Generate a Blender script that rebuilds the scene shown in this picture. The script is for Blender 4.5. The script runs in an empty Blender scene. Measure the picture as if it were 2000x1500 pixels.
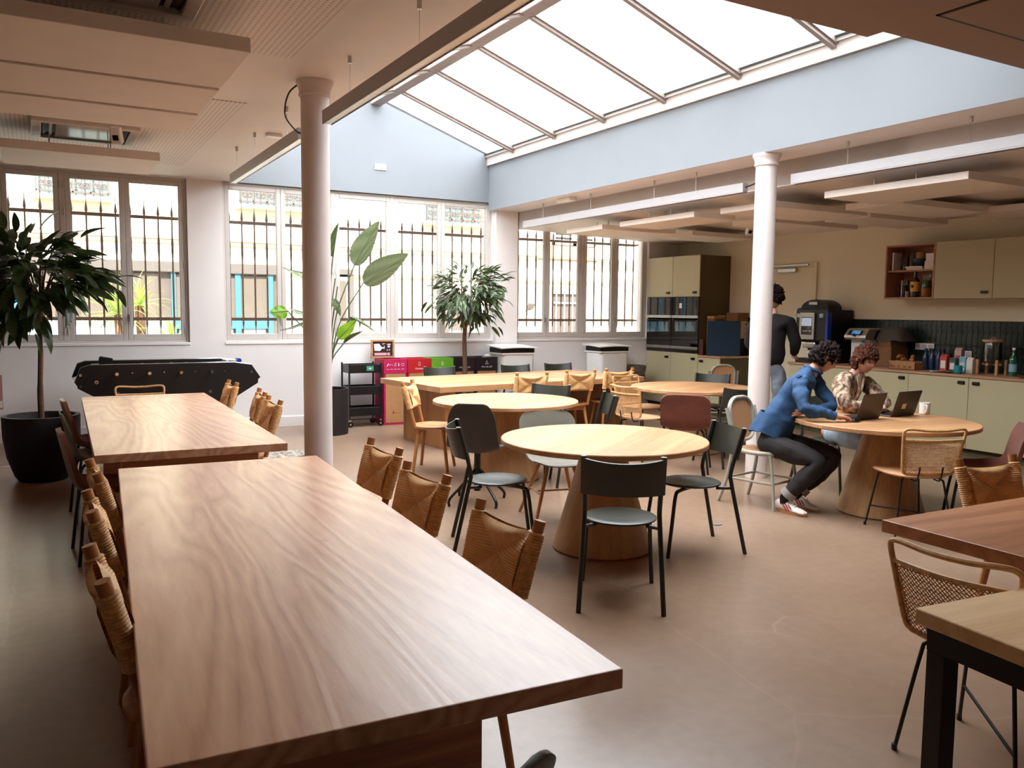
import bpy, bmesh, math, random
from mathutils import Vector, Matrix, Euler
import mathutils.noise as mnoise
PI = math.pi
random.seed(7)
SC = bpy.context.scene
COL = SC.collection

# ------------------------------------------------------------------ camera, light, exposure
def make_camera():
    yaw, pitch, roll = 0.51575, 0.08775, -0.00947
    f = Vector((math.sin(yaw)*math.cos(pitch), math.cos(yaw)*math.cos(pitch), -math.sin(pitch)))
    rt = Vector((math.cos(yaw), -math.sin(yaw), 0))
    dn = f.cross(rt)
    c, s = math.cos(roll), math.sin(roll)
    r2 = c*rt + s*dn
    d2 = -s*rt + c*dn
    M = Matrix((r2, -d2, -f)).transposed().to_4x4()
    M.translation = (0, 0, 1.6)
    cd = bpy.data.cameras.new('camera')
    cd.sensor_fit = 'HORIZONTAL'
    cd.sensor_width = 36.0
    cd.lens = 36.0*1628.5/2000
    cd.clip_start = 0.05
    o = bpy.data.objects.new('camera', cd)
    COL.objects.link(o)
    o.matrix_world = M
    SC.camera = o
make_camera()

wd = bpy.data.worlds.new('sky')
SC.world = wd
wd.use_nodes = True
wd.node_tree.nodes['Background'].inputs[0].default_value = (0.80, 0.90, 1.0, 1)
wd.node_tree.nodes['Background'].inputs[1].default_value = 1.8

def light(name, kind, loc, energy, color, rot=None, size=None, direction=None):
    ld = bpy.data.lights.new(name, kind)
    ld.energy = energy
    ld.color = color
    o = bpy.data.objects.new(name, ld)
    o.location = loc
    if rot: o.rotation_euler = rot
    if direction: o.rotation_euler = Vector(direction).to_track_quat('-Z', 'Y').to_euler()
    if size:
        ld.shape = 'RECTANGLE'
        ld.size, ld.size_y = size
    COL.objects.link(o)
    return o

sun = light('sun', 'SUN', (0, -5, 20), 15.0, (1.0, 0.95, 0.86), direction=(0.18, 0.62, -0.76))
sun.data.angle = math.radians(6)

SKY_PW = 220.0
SKY_COL = (0.86, 0.93, 1.0)
# daylight entering through the two frosted slopes of the rooflight
RX, RZ, EXR, EXL, EZ = 4.2, 4.55, 5.97, 2.27, 3.93      # ridge x/z, right eave x, left eave x, eave z
Y0, Y1 = 3.32, 11.3                                      # near and far end of the rooflight
for sx, ex in ((1, EXR), (-1, EXL)):
    mid = Vector(((RX+ex)/2, (Y0+Y1)/2, (RZ+EZ)/2 - 0.03))
    slope = Vector((ex-RX, 0, EZ-RZ))
    n = Vector((slope.z, 0, -slope.x)) if sx > 0 else Vector((-slope.z, 0, slope.x))
    n.normalize()
    if n.z > 0: n = -n
    o = light('rooflight_daylight', 'AREA', mid, SKY_PW if sx > 0 else SKY_PW*0.95, SKY_COL, size=(slope.length, Y1-Y0))
    o.data.spread = math.radians(150)
    X = slope.normalized(); Z = -n; Y = Z.cross(X)
    M = Matrix((X, Y, Z)).transposed().to_4x4()
    M.translation = mid
    o.matrix_world = M

vs = SC.view_settings
vs.view_transform = 'Standard'
vs.look = 'None'
vs.exposure = 0.66
vs.gamma = 1.0
vs.use_curve_mapping = False
SC.cycles.use_denoising = True
SC.cycles.max_bounces = 10
SC.cycles.diffuse_bounces = 6
SC.cycles.glossy_bounces = 4
SC.cycles.transparent_max_bounces = 16
SC.cycles.caustics_reflective = False
SC.cycles.caustics_refractive = False
SC.cycles.sample_clamp_indirect = 6.0

# ------------------------------------------------------------------ helpers
def hexc(h):
    r = [int(h[i:i+2], 16)/255 for i in (0, 2, 4)]
    return tuple(((c+0.055)/1.055)**2.4 if c > 0.04045 else c/12.92 for c in r)

class B:
    """collects shapes and links them as one mesh object"""
    def __init__(self):
        self.v = []; self.f = []
    def add(self, vs, fs):
        n = len(self.v)
        self.v += [tuple(p) for p in vs]
        self.f += [tuple(i+n for i in q) for q in fs]
        return self
    def box(self, c, s, rot=None, taper=None):
        hx, hy, hz = s[0]/2, s[1]/2, s[2]/2
        pts = []
        for z in (-1, 1):
            k = 1.0 if (taper is None or z < 0) else taper
            for x, y in ((-1, -1), (1, -1), (1, 1), (-1, 1)):
                p = Vector((x*hx*k, y*hy*k, z*hz))
                if rot is not None:
                    p = Euler(rot).to_matrix() @ p
                pts.append(p + Vector(c))
        return self.add(pts, [(3, 2, 1, 0), (4, 5, 6, 7), (0, 1, 5, 4), (1, 2, 6, 5), (2, 3, 7, 6), (3, 0, 4, 7)])
    def bx(self, x0, x1, y0, y1, z0, z1):
        return self.box(((x0+x1)/2, (y0+y1)/2, (z0+z1)/2), (x1-x0, y1-y0, z1-z0))
    def tube(self, path, r, n=8, closed=False, caps=True, squash=None):
        P = [Vector(p) for p in path]
        N = len(P)
        rs = r if isinstance(r, (list, tuple)) else [r]*N
        t0 = (P[1]-P[0]).normalized()
        up = Vector((0, 0, 1)) if abs(t0.z) < 0.9 else Vector((0, 1, 0))
        a = t0.cross(up).normalized()
        vs = []
        for i in range(N):
            if closed: t = P[(i+1) % N]-P[i-1]
            else: t = P[min(i+1, N-1)]-P[max(i-1, 0)]
            t.normalize()
            a = (a - t*a.dot(t)).normalized()
            b = t.cross(a)
            for k in range(n):
                w = 2*PI*k/n
                ca, sb = math.cos(w), math.sin(w)
                if squash: sb *= squash
                vs.append(P[i] + (a*ca + b*sb)*rs[i])
        fs = []
        for i in range(N if closed else N-1):
            j = (i+1) % N
            for k in range(n):
                k2 = (k+1) % n
                fs.append((i*n+k, i*n+k2, j*n+k2, j*n+k))
        if caps and not closed:
            fs.append(tuple(range(n-1, -1, -1)))
            fs.append(tuple((N-1)*n+k for k in range(n)))
        return self.add(vs, fs)
    def cyl(self, p0, p1, r0, r1=None, n=12):
        return self.tube([p0, p1], [r0, r0 if r1 is None else r1], n)
    def lathe(self, prof, n=24, c=(0, 0, 0), cap=True, sx=1.0, sy=1.0, axis=None):
        vs = []
        for r, z in prof:
            for k in range(n):
                w = 2*PI*k/n
                p = Vector((r*math.cos(w)*sx, r*math.sin(w)*sy, z))
                if axis is not None: p = axis @ p
                vs.append(p + Vector(c))
        fs = []
        m = len(prof)
        for i in range(m-1):
            for k in range(n):
                k2 = (k+1) % n
                fs.append((i*n+k, i*n+k2, (i+1)*n+k2, (i+1)*n+k))
        if cap:
            fs.append(tuple(range(n-1, -1, -1)))
            fs.append(tuple((m-1)*n+k for k in range(n)))
        return self.add(vs, fs)
    def prism(self, poly, d0, d1, plane='xz'):
        """extrude a 2d outline; plane gives its two axes, the third runs d0..d1"""
        def p3(a, b, d):
            return {'xz': (a, d, b), 'xy': (a, b, d), 'yz': (d, a, b)}[plane]
        n = len(poly)
        vs = [p3(a, b, d0) for a, b in poly] + [p3(a, b, d1) for a, b in poly]
        fs = [tuple(range(n)), tuple(range(2*n-1, n-1, -1))]
        for i in range(n):
            j = (i+1) % n
            fs.append((i, i+n, j+n, j))
        return self.add(vs, fs)
    def grid(self, fn, nu, nv, thick=0.0, nf=None):
        """surface fn(u,v); thick>0 gives it a back and rims along its normals"""
        P = [[Vector(fn(i/(nu-1), j/(nv-1))) for j in range(nv)] for i in range(nu)]
        fs = [(i*nv+j, (i+1)*nv+j, (i+1)*nv+j+1, i*nv+j+1) for i in range(nu-1) for j in range(nv-1)]
        flat = [p for row in P for p in row]
        if thick <= 0:
            return self.add(flat, fs)
        back = []
        for i in range(nu):
            for j in range(nv):
                du = P[min(i+1, nu-1)][j]-P[max(i-1, 0)][j]
                dv = P[i][min(j+1, nv-1)]-P[i][max(j-1, 0)]
                nn = du.cross(dv)
                nn = nn.normalized() if nn.length > 1e-12 else Vector((0, 0, 1))
                if nf: nn = nf(i/(nu-1), j/(nv-1))
                back.append(P[i][j]-nn*thick)
        m = nu*nv
        f2 = [tuple(reversed([a+m for a in q])) for q in fs]
        rim = [i*nv for i in range(nu)] + [(nu-1)*nv+j for j in range(1, nv)] + \
              [i*nv+nv-1 for i in range(nu-2, -1, -1)] + [j for j in range(nv-2, 0, -1)]
        f3 = [(rim[k], rim[k]+m, rim[(k+1) % len(rim)]+m, rim[(k+1) % len(rim)]) for k in range(len(rim))]
        return self.add(flat+back, fs+f2+f3)
    def obj(self, name, mat, parent=None, smooth=False, bevel=0.0, seg=1, sub=0, loc=None, kind=None, angle=35):
        me = bpy.data.meshes.new(name)
        me.from_pydata(self.v, [], self.f)
        bm = bmesh.new(); bm.from_mesh(me)
        bmesh.ops.recalc_face_normals(bm, faces=bm.faces)
        if bevel > 0:
            es = [e for e in bm.edges if len(e.link_faces) == 2 and e.calc_face_angle(0) > 0.5]
            bmesh.ops.bevel(bm, geom=es, offset=bevel, segments=seg, affect='EDGES', profile=0.6, clamp_overlap=True)
        bm.to_mesh(me); bm.free()
        if smooth:
            for p in me.polygons: p.use_smooth = True
            me.set_sharp_from_angle(angle=math.radians(angle))
        me.materials.append(mat)
        o = bpy.data.objects.new(name, me)
        COL.objects.link(o)
        if parent is not None: o.parent = parent
        if loc is not None: o.location = loc
        if kind: o['kind'] = kind
        if sub:
            md = o.modifiers.new('smooth', 'SUBSURF'); md.levels = sub; md.render_levels = sub
        return o

def inst(src, name=None, parent=None, loc=None, rot=None, scale=None):
    o = src.copy(); COL.objects.link(o)
    if parent is not None: o.parent = parent
    if loc is not None: o.location = loc
    if rot is not None: o.rotation_euler = rot
    if scale is not None: o.scale = scale
    return o

def tag(o, label, cat, group=None):
    o['label'] = label; o['category'] = cat
    if group: o['group'] = group
    return o

def thing(name, label, cat, loc=(0, 0, 0), rz=0.0, group=None):
    o = bpy.data.objects.new(name, None); COL.objects.link(o)
    o.empty_display_size = 0.1
    o.location = loc; o.rotation_euler = (0, 0, rz)
    return tag(o, label, cat, group)

def dup(root, loc, rz, label, group=None):
    r = root.copy(); COL.objects.link(r)
    r.location = loc; r.rotation_euler = (0, 0, rz)
    r['label'] = label
    if group: r['group'] = group
    for ch in root.children:
        c = ch.copy(); COL.objects.link(c); c.parent = r
        for g in ch.children:
            d = g.copy(); COL.objects.link(d); d.parent = c
    return r

def struct(o):
    o['kind'] = 'structure'
    return o

def bez(pts, n=8):
    """smooth path through points (catmull-rom)"""
    P = [Vector(p) for p in pts]
    Q = [P[0]*2-P[1]] + P + [P[-1]*2-P[-2]]
    out = []
    for i in range(1, len(Q)-2):
        for k in range(n):
            t = k/n
            a, b, c, d = Q[i-1], Q[i], Q[i+1], Q[i+2]
            out.append(0.5*((2*b) + (c-a)*t + (2*a-5*b+4*c-d)*t*t + (3*b-a-3*c+d)*t**3))
    out.append(P[-1])
    return out

def rrect(w, h, r, n=5, cx=0, cy=0):
    out = []
    for sx, sy, a0 in ((1, 1, 0), (-1, 1, PI/2), (-1, -1, PI), (1, -1, 1.5*PI)):
        for k in range(n+1):
            a = a0 + PI/2*k/n
            out.append((cx+sx*(w/2-r)+r*math.cos(a), cy+sy*(h/2-r)+r*math.sin(a)))
    return out

# ------------------------------------------------------------------ materials
MATS = {}
def base_mat(name):
    m = bpy.data.materials.new(name); m.use_nodes = True
    MATS[name] = m
    nt = m.node_tree
    return m, nt, nt.nodes['Principled BSDF']

def L(nt, a, ai, b, bi):
    nt.links.new(a.outputs[ai], b.inputs[bi])

def node(nt, t, **kw):
    n = nt.nodes.new(t)
    for k, v in kw.items(): setattr(n, k, v)
    return n

def ramp(nt, stops):
    r = node(nt, 'ShaderNodeValToRGB')
    e = r.color_ramp.elements
    e[0].position, e[0].color = stops[0][0], (*stops[0][1], 1)
    e[1].position, e[1].color = stops[-1][0], (*stops[-1][1], 1)
    for p, c in stops[1:-1]:
        x = e.new(p); x.color = (*c, 1)
    return r

def plain(name, h, rough=0.5, metal=0.0, var=0.06, scale=12.0, bump=0.0, bscale=120.0, spec=0.5, sheen=0.0):
    """one colour with a little procedural variation and optional fine relief"""
    m, nt, p = base_mat(name)
    c = hexc(h) if isinstance(h, str) else h
    tc = node(nt, 'ShaderNodeTexCoord')
    nz = node(nt, 'ShaderNodeTexNoise'); nz.inputs['Scale'].default_value = scale; nz.inputs['Detail'].default_value = 4
    L(nt, tc, 'Object', nz, 'Vector')
    r = ramp(nt, [(0.3, tuple(max(0, x*(1-var)) for x in c)), (0.7, tuple(min(1, x*(1+var)) for x in c))])
    L(nt, nz, 'Fac', r, 'Fac'); L(nt, r, 'Color', p, 'Base Color')
    p.inputs['Roughness'].default_value = rough
    p.inputs['Metallic'].default_value = metal
    p.inputs['Specular IOR Level'].default_value = spec
    if sheen: p.inputs['Sheen Weight'].default_value = sheen
    if bump:
        n2 = node(nt, 'ShaderNodeTexNoise'); n2.inputs['Scale'].default_value = bscale; n2.inputs['Detail'].default_value = 3
        L(nt, tc, 'Object', n2, 'Vector')
        b = node(nt, 'ShaderNodeBump'); b.inputs['Strength'].default_value = bump; b.inputs['Distance'].default_value = 0.004
        L(nt, n2, 'Fac', b, 'Height'); L(nt, b, 'Normal', p, 'Normal')
    return m

def wood(name, light_h, mid_h, dark_h, axis='Y', rough=0.35, fig=1.0, knots=0.0, coat=0.0, stave=0.0, relief=0.10, wide=1.0):
    """long-grain wood: stretched noise figure, fine fibres, optional knots and glued staves"""
    m, nt, p = base_mat(name)
    tc = node(nt, 'ShaderNodeTexCoord')
    mp = node(nt, 'ShaderNodeMapping')
    a = 4.0*wide
    k = 0.35 if wide == 1.0 else 0.22
    s = {'X': (k, a, a), 'Y': (a, k, a), 'Z': (a, a, k)}[axis]
    mp.inputs['Scale'].default_value = s
    L(nt, tc, 'Object', mp, 'Vector')
    n1 = node(nt, 'ShaderNodeTexNoise'); n1.inputs['Scale'].default_value = 0.9; n1.inputs['Detail'].default_value = 3; n1.inputs['Distortion'].default_value = 0.35
    L(nt, mp, 'Vector', n1, 'Vector')
    # growth rings: fold the noise into bands
    ml = node(nt, 'ShaderNodeMath', operation='MULTIPLY'); ml.inputs[1].default_value = 13.0*fig
    L(nt, n1, 'Fac', ml, 0)
    fr = node(nt, 'ShaderNodeMath', operation='PINGPONG'); fr.inputs[1].default_value = 1.0
    L(nt, ml, 'Value', fr, 0)
    n2 = node(nt, 'ShaderNodeTexNoise'); n2.inputs['Scale'].default_value = 22.0; n2.inputs['Detail'].default_value = 5
    L(nt, mp, 'Vector', n2, 'Vector')
    mx = node(nt, 'ShaderNodeMath', operation='MULTIPLY_ADD'); mx.inputs[1].default_value = 0.42
    L(nt, fr, 'Value', mx, 0); 
    sc = node(nt, 'ShaderNodeMath', operation='MULTIPLY'); sc.inputs[1].default_value = 0.62
    L(nt, n2, 'Fac', sc, 0); L(nt, sc, 'Value', mx, 2)
    r = ramp(nt, [(0.2, hexc(light_h)), (0.55, hexc(mid_h)), (0.95, hexc(dark_h))])
    L(nt, mx, 'Value', r, 'Fac')
    out = r
    if stave:
        sx = node(nt, 'ShaderNodeSeparateXYZ'); L(nt, tc, 'Object', sx, 'Vector')
        dv = node(nt, 'ShaderNodeMath', operation='DIVIDE'); dv.inputs[1].default_value = stave
        L(nt, sx, {'X': 'Y', 'Y': 'X', 'Z': 'X'}[axis], dv, 0)
        fl = node(nt, 'ShaderNodeMath', operation='FLOOR'); L(nt, dv, 'Value', fl, 0)
        wn = node(nt, 'ShaderNodeTexWhiteNoise'); wn.noise_dimensions = '1D'; L(nt, fl, 'Value', wn, 'W')
        hs = node(nt, 'ShaderNodeHueSaturation')
        mr = node(nt, 'ShaderNodeMapRange'); mr.inputs['To Min'].default_value = 0.9; mr.inputs['To Max'].default_value = 1.08
        L(nt, wn, 'Value', mr, 'Value'); L(nt, mr, 'Result', hs, 'Value'); L(nt, out, 'Color', hs, 'Color')
        out = hs
        # each stave shifts its figure
        cm = node(nt, 'ShaderNodeCombineXYZ'); 
        m3 = node(nt, 'ShaderNodeMath', operation='MULTIPLY'); m3.inputs[1].default_value = 7.0
        L(nt, wn, 'Value', m3, 0); L(nt, m3, 'Value', cm, 'Z'); L(nt, cm, 'Vector', mp, 'Location')
    if knots:
        vo = node(nt, 'ShaderNodeTexVoronoi'); vo.inputs['Scale'].default_value = 1.5
        m4 = node(nt, 'ShaderNodeMapping'); m4.inputs['Scale'].default_value = {'X': (0.7, 1.3, 1), 'Y': (1.3, 0.7, 1), 'Z': (1.3, 1, 0.7)}[axis]
        L(nt, tc, 'Object', m4, 'Vector'); L(nt, m4, 'Vector', vo, 'Vector')
        rk = ramp(nt, [(0.0, (1, 1, 1)), (0.035, (0, 0, 0))]); L(nt, vo, 'Distance', rk, 'Fac')
        mk = node(nt, 'ShaderNodeMix', data_type='RGBA')
        kk = node(nt, 'ShaderNodeMath', operation='MULTIPLY'); kk.inputs[1].default_value = knots
        L(nt, rk, 'Color', kk, 0); L(nt, kk, 'Value', mk, 0)
        L(nt, out, 'Color', mk, 6); mk.inputs[7].default_value = (*[x*0.35 for x in hexc(dark_h)], 1)
        nt.links.new(mk.outputs[2], p.inputs['Base Color'])
    else:
        L(nt, out, 'Color', p, 'Base Color')
    p.inputs['Roughness'].default_value = rough
    if coat:
        p.inputs['Coat Weight'].default_value = coat; p.inputs['Coat Roughness'].default_value = 0.26
    b = node(nt, 'ShaderNodeBump'); b.inputs['Strength'].default_value = relief; b.inputs['Distance'].default_value = 0.002
    L(nt, mx, 'Value', b, 'Height'); L(nt, b, 'Normal', p, 'Normal')
    return m

def glass(name, tint=(1, 1, 1), gloss=0.04, rough=0.02):
    m = bpy.data.materials.new(name); m.use_nodes = True
    nt = m.node_tree; nt.nodes.clear()
    o = node(nt, 'ShaderNodeOutputMaterial')
    t = node(nt, 'ShaderNodeBsdfTransparent'); t.inputs[0].default_value = (*tint, 1)
    g = node(nt, 'ShaderNodeBsdfGlossy'); g.inputs['Roughness'].default_value = rough
    fr = node(nt, 'ShaderNodeFresnel'); fr.inputs[0].default_value = 1.45
    ad = node(nt, 'ShaderNodeMath', operation='MULTIPLY_ADD'); ad.inputs[1].default_value = 0.8; ad.inputs[2].default_value = gloss*0.2
    L(nt, fr, 'Fac', ad, 0)
    mx = node(nt, 'ShaderNodeMixShader')
    L(nt, ad, 'Value', mx, 'Fac'); L(nt, t, 0, mx, 1); L(nt, g, 0, mx, 2); L(nt, mx, 0, o, 0)
    MATS[name] = m
    return m

def leafmat(name, h, back_h, trans=0.3, rough=0.4):
    m, nt, p = base_mat(name)
    o = [n for n in nt.nodes if n.type == 'OUTPUT_MATERIAL'][0]
    oi = node(nt, 'ShaderNodeObjectInfo')
    tc = node(nt, 'ShaderNodeTexCoord')
    mr = node(nt, 'ShaderNodeMapRange'); mr.inputs['To Min'].default_value = 0.65; mr.inputs['To Max'].default_value = 1.3
    L(nt, oi, 'Random', mr, 'Value')
    wv = node(nt, 'ShaderNodeTexWave'); wv.inputs['Scale'].default_value = 9.0; wv.inputs['Distortion'].default_value = 0.4
    wv.bands_direction = 'Y'
    L(nt, tc, 'Object', wv, 'Vector')
    r = ramp(nt, [(0.0, hexc(h)), (1.0, hexc(back_h))]); L(nt, wv, 'Fac', r, 'Fac')
    hs = node(nt, 'ShaderNodeHueSaturation'); L(nt, r, 'Color', hs, 'Color'); L(nt, mr, 'Result', hs, 'Value')
    L(nt, hs, 'Color', p, 'Base Color'); p.inputs['Roughness'].default_value = rough
    tr = node(nt, 'ShaderNodeBsdfTranslucent'); L(nt, hs, 'Color', tr, 'Color')
    mx = node(nt, 'ShaderNodeMixShader'); mx.inputs[0].default_value = trans
    L(nt, p, 0, mx, 1); L(nt, tr, 0, mx, 2); L(nt, mx, 0, o, 0)
    return m

def rushmat(name, h, dark):
    """woven rush: cords run across in the side triangles and up and down in the top and bottom ones"""
    m, nt, p = base_mat(name)
    tc = node(nt, 'ShaderNodeTexCoord')
    sx = node(nt, 'ShaderNodeSeparateXYZ'); L(nt, tc, 'Generated', sx, 'Vector')
    def absd(i):
        a = node(nt, 'ShaderNodeMath', operation='SUBTRACT'); L(nt, sx, i, a, 0); a.inputs[1].default_value = 0.5
        b = node(nt, 'ShaderNodeMath', operation='ABSOLUTE'); L(nt, a, 'Value', b, 0); return b
    ax, az = absd('X'), absd('Z')
    gt = node(nt, 'ShaderNodeMath', operation='GREATER_THAN'); L(nt, ax, 'Value', gt, 0); L(nt, az, 'Value', gt, 1)
    def stripes(i, k):
        a = node(nt, 'ShaderNodeMath', operation='MULTIPLY'); L(nt, sx, i, a, 0); a.inputs[1].default_value = k
        nz = node(nt, 'ShaderNodeTexNoise'); nz.inputs['Scale'].default_value = 6; L(nt, tc, 'Generated', nz, 'Vector')
        ad = node(nt, 'ShaderNodeMath', operation='ADD'); L(nt, a, 'Value', ad, 0)
        m2 = node(nt, 'ShaderNodeMath', operation='MULTIPLY'); m2.inputs[1].default_value = 3.0; L(nt, nz, 'Fac', m2, 0); L(nt, m2, 'Value', ad, 1)
        s = node(nt, 'ShaderNodeMath', operation='SINE'); L(nt, ad, 'Value', s, 0)
        b = node(nt, 'ShaderNodeMath', operation='MULTIPLY_ADD'); L(nt, s, 'Value', b, 0); b.inputs[1].default_value = 0.5; b.inputs[2].default_value = 0.5
        return b
    h1, h2 = stripes('Z', 150.0), stripes('X', 230.0)
    mx = node(nt, 'ShaderNodeMix', data_type='FLOAT')
    L(nt, gt, 'Value', mx, 0); L(nt, h2, 'Value', mx, 2); L(nt, h1, 'Value', mx, 3)
    n3 = node(nt, 'ShaderNodeTexNoise'); n3.inputs['Scale'].default_value = 9; L(nt, tc, 'Generated', n3, 'Vector')
    r = ramp(nt, [(0.0, hexc(dark)), (0.45, hexc(h)), (1.0, tuple(min(1, c*1.25) for c in hexc(h)))])
    av = node(nt, 'ShaderNodeMath', operation='MULTIPLY_ADD'); av.inputs[1].default_value = 0.6
    L(nt, mx, 0, av, 0)
    m5 = node(nt, 'ShaderNodeMath', operation='MULTIPLY'); m5.inputs[1].default_value = 0.5; L(nt, n3, 'Fac', m5, 0); L(nt, m5, 'Value', av, 2)
    L(nt, av, 'Value', r, 'Fac'); L(nt, r, 'Color', p, 'Base Color')
    p.inputs['Roughness'].default_value = 0.55
    b = node(nt, 'ShaderNodeBump'); b.inputs['Strength'].default_value = 0.6; b.inputs['Distance'].default_value = 0.004
    nt.links.new(mx.outputs[0], b.inputs['Height']); L(nt, b, 'Normal', p, 'Normal')
    return m

M_wall = plain('wall_paint', 'ebe5e3', 0.7, bump=0.08, bscale=60, var=0.02, scale=2)
M_well = plain('well_dimmed', '7e8287', 0.7, bump=0.05, bscale=60, var=0.02, scale=2)  # wall paint toned down, offsetting the strong rooflight by colour
M_ceil = plain('ceiling_paint', 'e8dfd8', 0.65, var=0.02, scale=2)
M_panel = plain('acoustic_panel_white', 'eadfd6', 0.75, var=0.03, scale=3, bump=0.1, bscale=300)
M_kwall = plain('kitchen_wall_paint', 'e8dec4', 0.7, var=0.02, scale=2)
M_col = plain('column_paint', 'dccfca', 0.5, var=0.04, scale=6, bump=0.35, bscale=14)
M_frame = plain('window_frame_paint', 'c4bcb6', 0.45, var=0.03)
M_bar = plain('skylight_bar_paint', '94867f', 0.5, var=0.04)
M_alu = plain('brushed_aluminium', 'c8c4c2', 0.35, 0.9, var=0.03)
M_lampwhite = plain('lamp_white', 'b0acae', 0.45, var=0.02)
M_white = plain('white_plastic', 'e8e4e0', 0.4, var=0.02)
M_black = plain('black_plastic', '120a09', 0.45, var=0.1, spec=0.3)
M_blackmetal = plain('black_powder_coat', '100a09', 0.4, var=0.1)
M_chrome = plain('chrome', 'd8d8d8', 0.15, 1.0, var=0.02)
M_iron = plain('wrought_iron', '6b564c', 0.6, var=0.15, scale=30, bump=0.2)
M_pine = wood('pine_table', 'e8bd9a', 'd9a686', 'b98260', 'Y', 0.32, 2.6, knots=0.85, coat=0.35, relief=0.45, wide=0.5)
M_dpine = wood('dark_pine', 'bd8660', 'aa714e', '875236', 'X', 0.36, 0.9, knots=0.6, coat=0.2)
M_oakx = wood('oak_board', 'cb9c72', 'bd8c62', 'a2744a', 'X', 0.42, 0.5, stave=0.11)
M_oakpale = wood('pale_wood_board', 'f2d0a0', 'e8c08c', 'd0a470', 'X', 0.42, 0.7)
M_oakz = wood('oak_upright', 'b98655', 'a87344', '8a5830', 'Z', 0.45, 0.6, knots=0.5, stave=0.12)
M_cone = wood('oak_cone', 'c29a6c', 'b38a5e', '97704a', 'Z', 0.45, 0.5)
M_chairwood = wood('chair_wood', 'c08a58', 'b07846', '905c30', 'Z', 0.4, 0.8)
M_pegwood = wood('peg_wood', 'c08752', 'ae7443', '8c5830', 'Z', 0.4, 0.8)
M_rush = rushmat('woven_rush', 'e6b67a', 'b8844c')
M_rushcord = plain('rush_cord', 'e0b176', 0.55, var=0.25, scale=60, bump=0.3, bscale=90)
M_cane = plain('rattan_cane', 'cf9f68', 0.5, var=0.2, scale=40)
M_seatply = wood('beech_ply', 'd3a47c', 'c59470', 'aa7a54', 'Y', 0.4, 0.4)
M_green = plain('dark_green_plastic', '2f3027', 0.42, var=0.06, scale=5)
M_greenm = plain('dark_green_steel', '231f1a', 0.42, 0.0, var=0.08)
M_sage = plain('sage_paint', 'a09d8f', 0.4, var=0.05)
M_greyshell = plain('grey_olive_shell', '7b7568', 0.45, var=0.04)
M_darkshell = plain('charcoal_shell', '3a3531', 0.5, var=0.06)
M_velvet = plain('brown_velvet', '66301f', 0.75, var=0.2, scale=9, sheen=0.12, bump=0.1, bscale=200)
M_leather = plain('brown_leather', '6b3f2a', 0.4, var=0.15, scale=8, bump=0.1, bscale=90)
M_oliveshell = plain('olive_shell', '5a5a48', 0.45, var=0.05)
M_potblack = plain('pot_dark', '150a09', 0.7, var=0.15, scale=8, bump=0.1, bscale=60)
M_soil = plain('soil', '3a241a', 0.9, var=0.4, scale=60, bump=0.8, bscale=50)
M_bark = plain('bark', '5e4030', 0.8, var=0.35, scale=30, bump=0.6, bscale=40)
M_khaki = plain('cabinet_khaki', 'bcb28f', 0.5, var=0.02, scale=3)
M_khakidk = plain('cabinet_side_olive', '564a2a', 0.55, var=0.04, scale=3)
M_handle = plain('bronze_handle', '2c1c16', 0.4, 0.4, var=0.1)
M_worktop = wood('worktop_oak', 'c79f80', 'b98d6d', '9a6c4c', 'Y', 0.35, 0.5)
M_shelfwood = wood('shelf_wood', 'c29070', 'b17d5c', '935f40', 'Y', 0.45, 0.6)
M_ovenglass = plain('oven_glass', '0d0808', 0.05, var=0.05, spec=0.9)
M_steel = plain('stainless', 'b8b2ac', 0.28, 0.95, var=0.03)
M_tile = plain('dark_green_tile', '1e2a22', 0.22, var=0.35, scale=9, bump=0.25, bscale=25)
M_grout = plain('grout', '3a3c34', 0.8)
M_denim = plain('blue_denim_shirt', '23466b', 0.8, var=0.14, scale=25, bump=1.0, bscale=20)
M_jeansdk = plain('charcoal_jeans', '221c1d', 0.85, var=0.2, scale=18, bump=0.8, bscale=24)
M_jeanslt = plain('light_jeans', '9fb0c0', 0.85, var=0.2, scale=14, bump=0.8, bscale=24)
M_jeansgr = plain('grey_jeans', '6d747e', 0.85, var=0.18, scale=12, bump=0.25, bscale=160)
M_skin = plain('skin', 'c48f75', 0.55, var=0.05)
M_hair = plain('dark_brown_hair', '1f120f', 0.75, spec=0.2, var=0.3, scale=40, bump=0.8, bscale=45)
M_hair2 = plain('auburn_hair', '4a2413', 0.75, spec=0.2, var=0.3, scale=40, bump=0.8, bscale=45)
M_blackcloth = plain('black_sweater', '0f0809', 0.9, var=0.15, scale=30, bump=0.3, bscale=120)
M_glass = glass('window_glass', (0.97, 0.98, 0.98), 0.03)
M_clear = glass('clear_glass', (0.86, 0.86, 0.84), 0.08)
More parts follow.
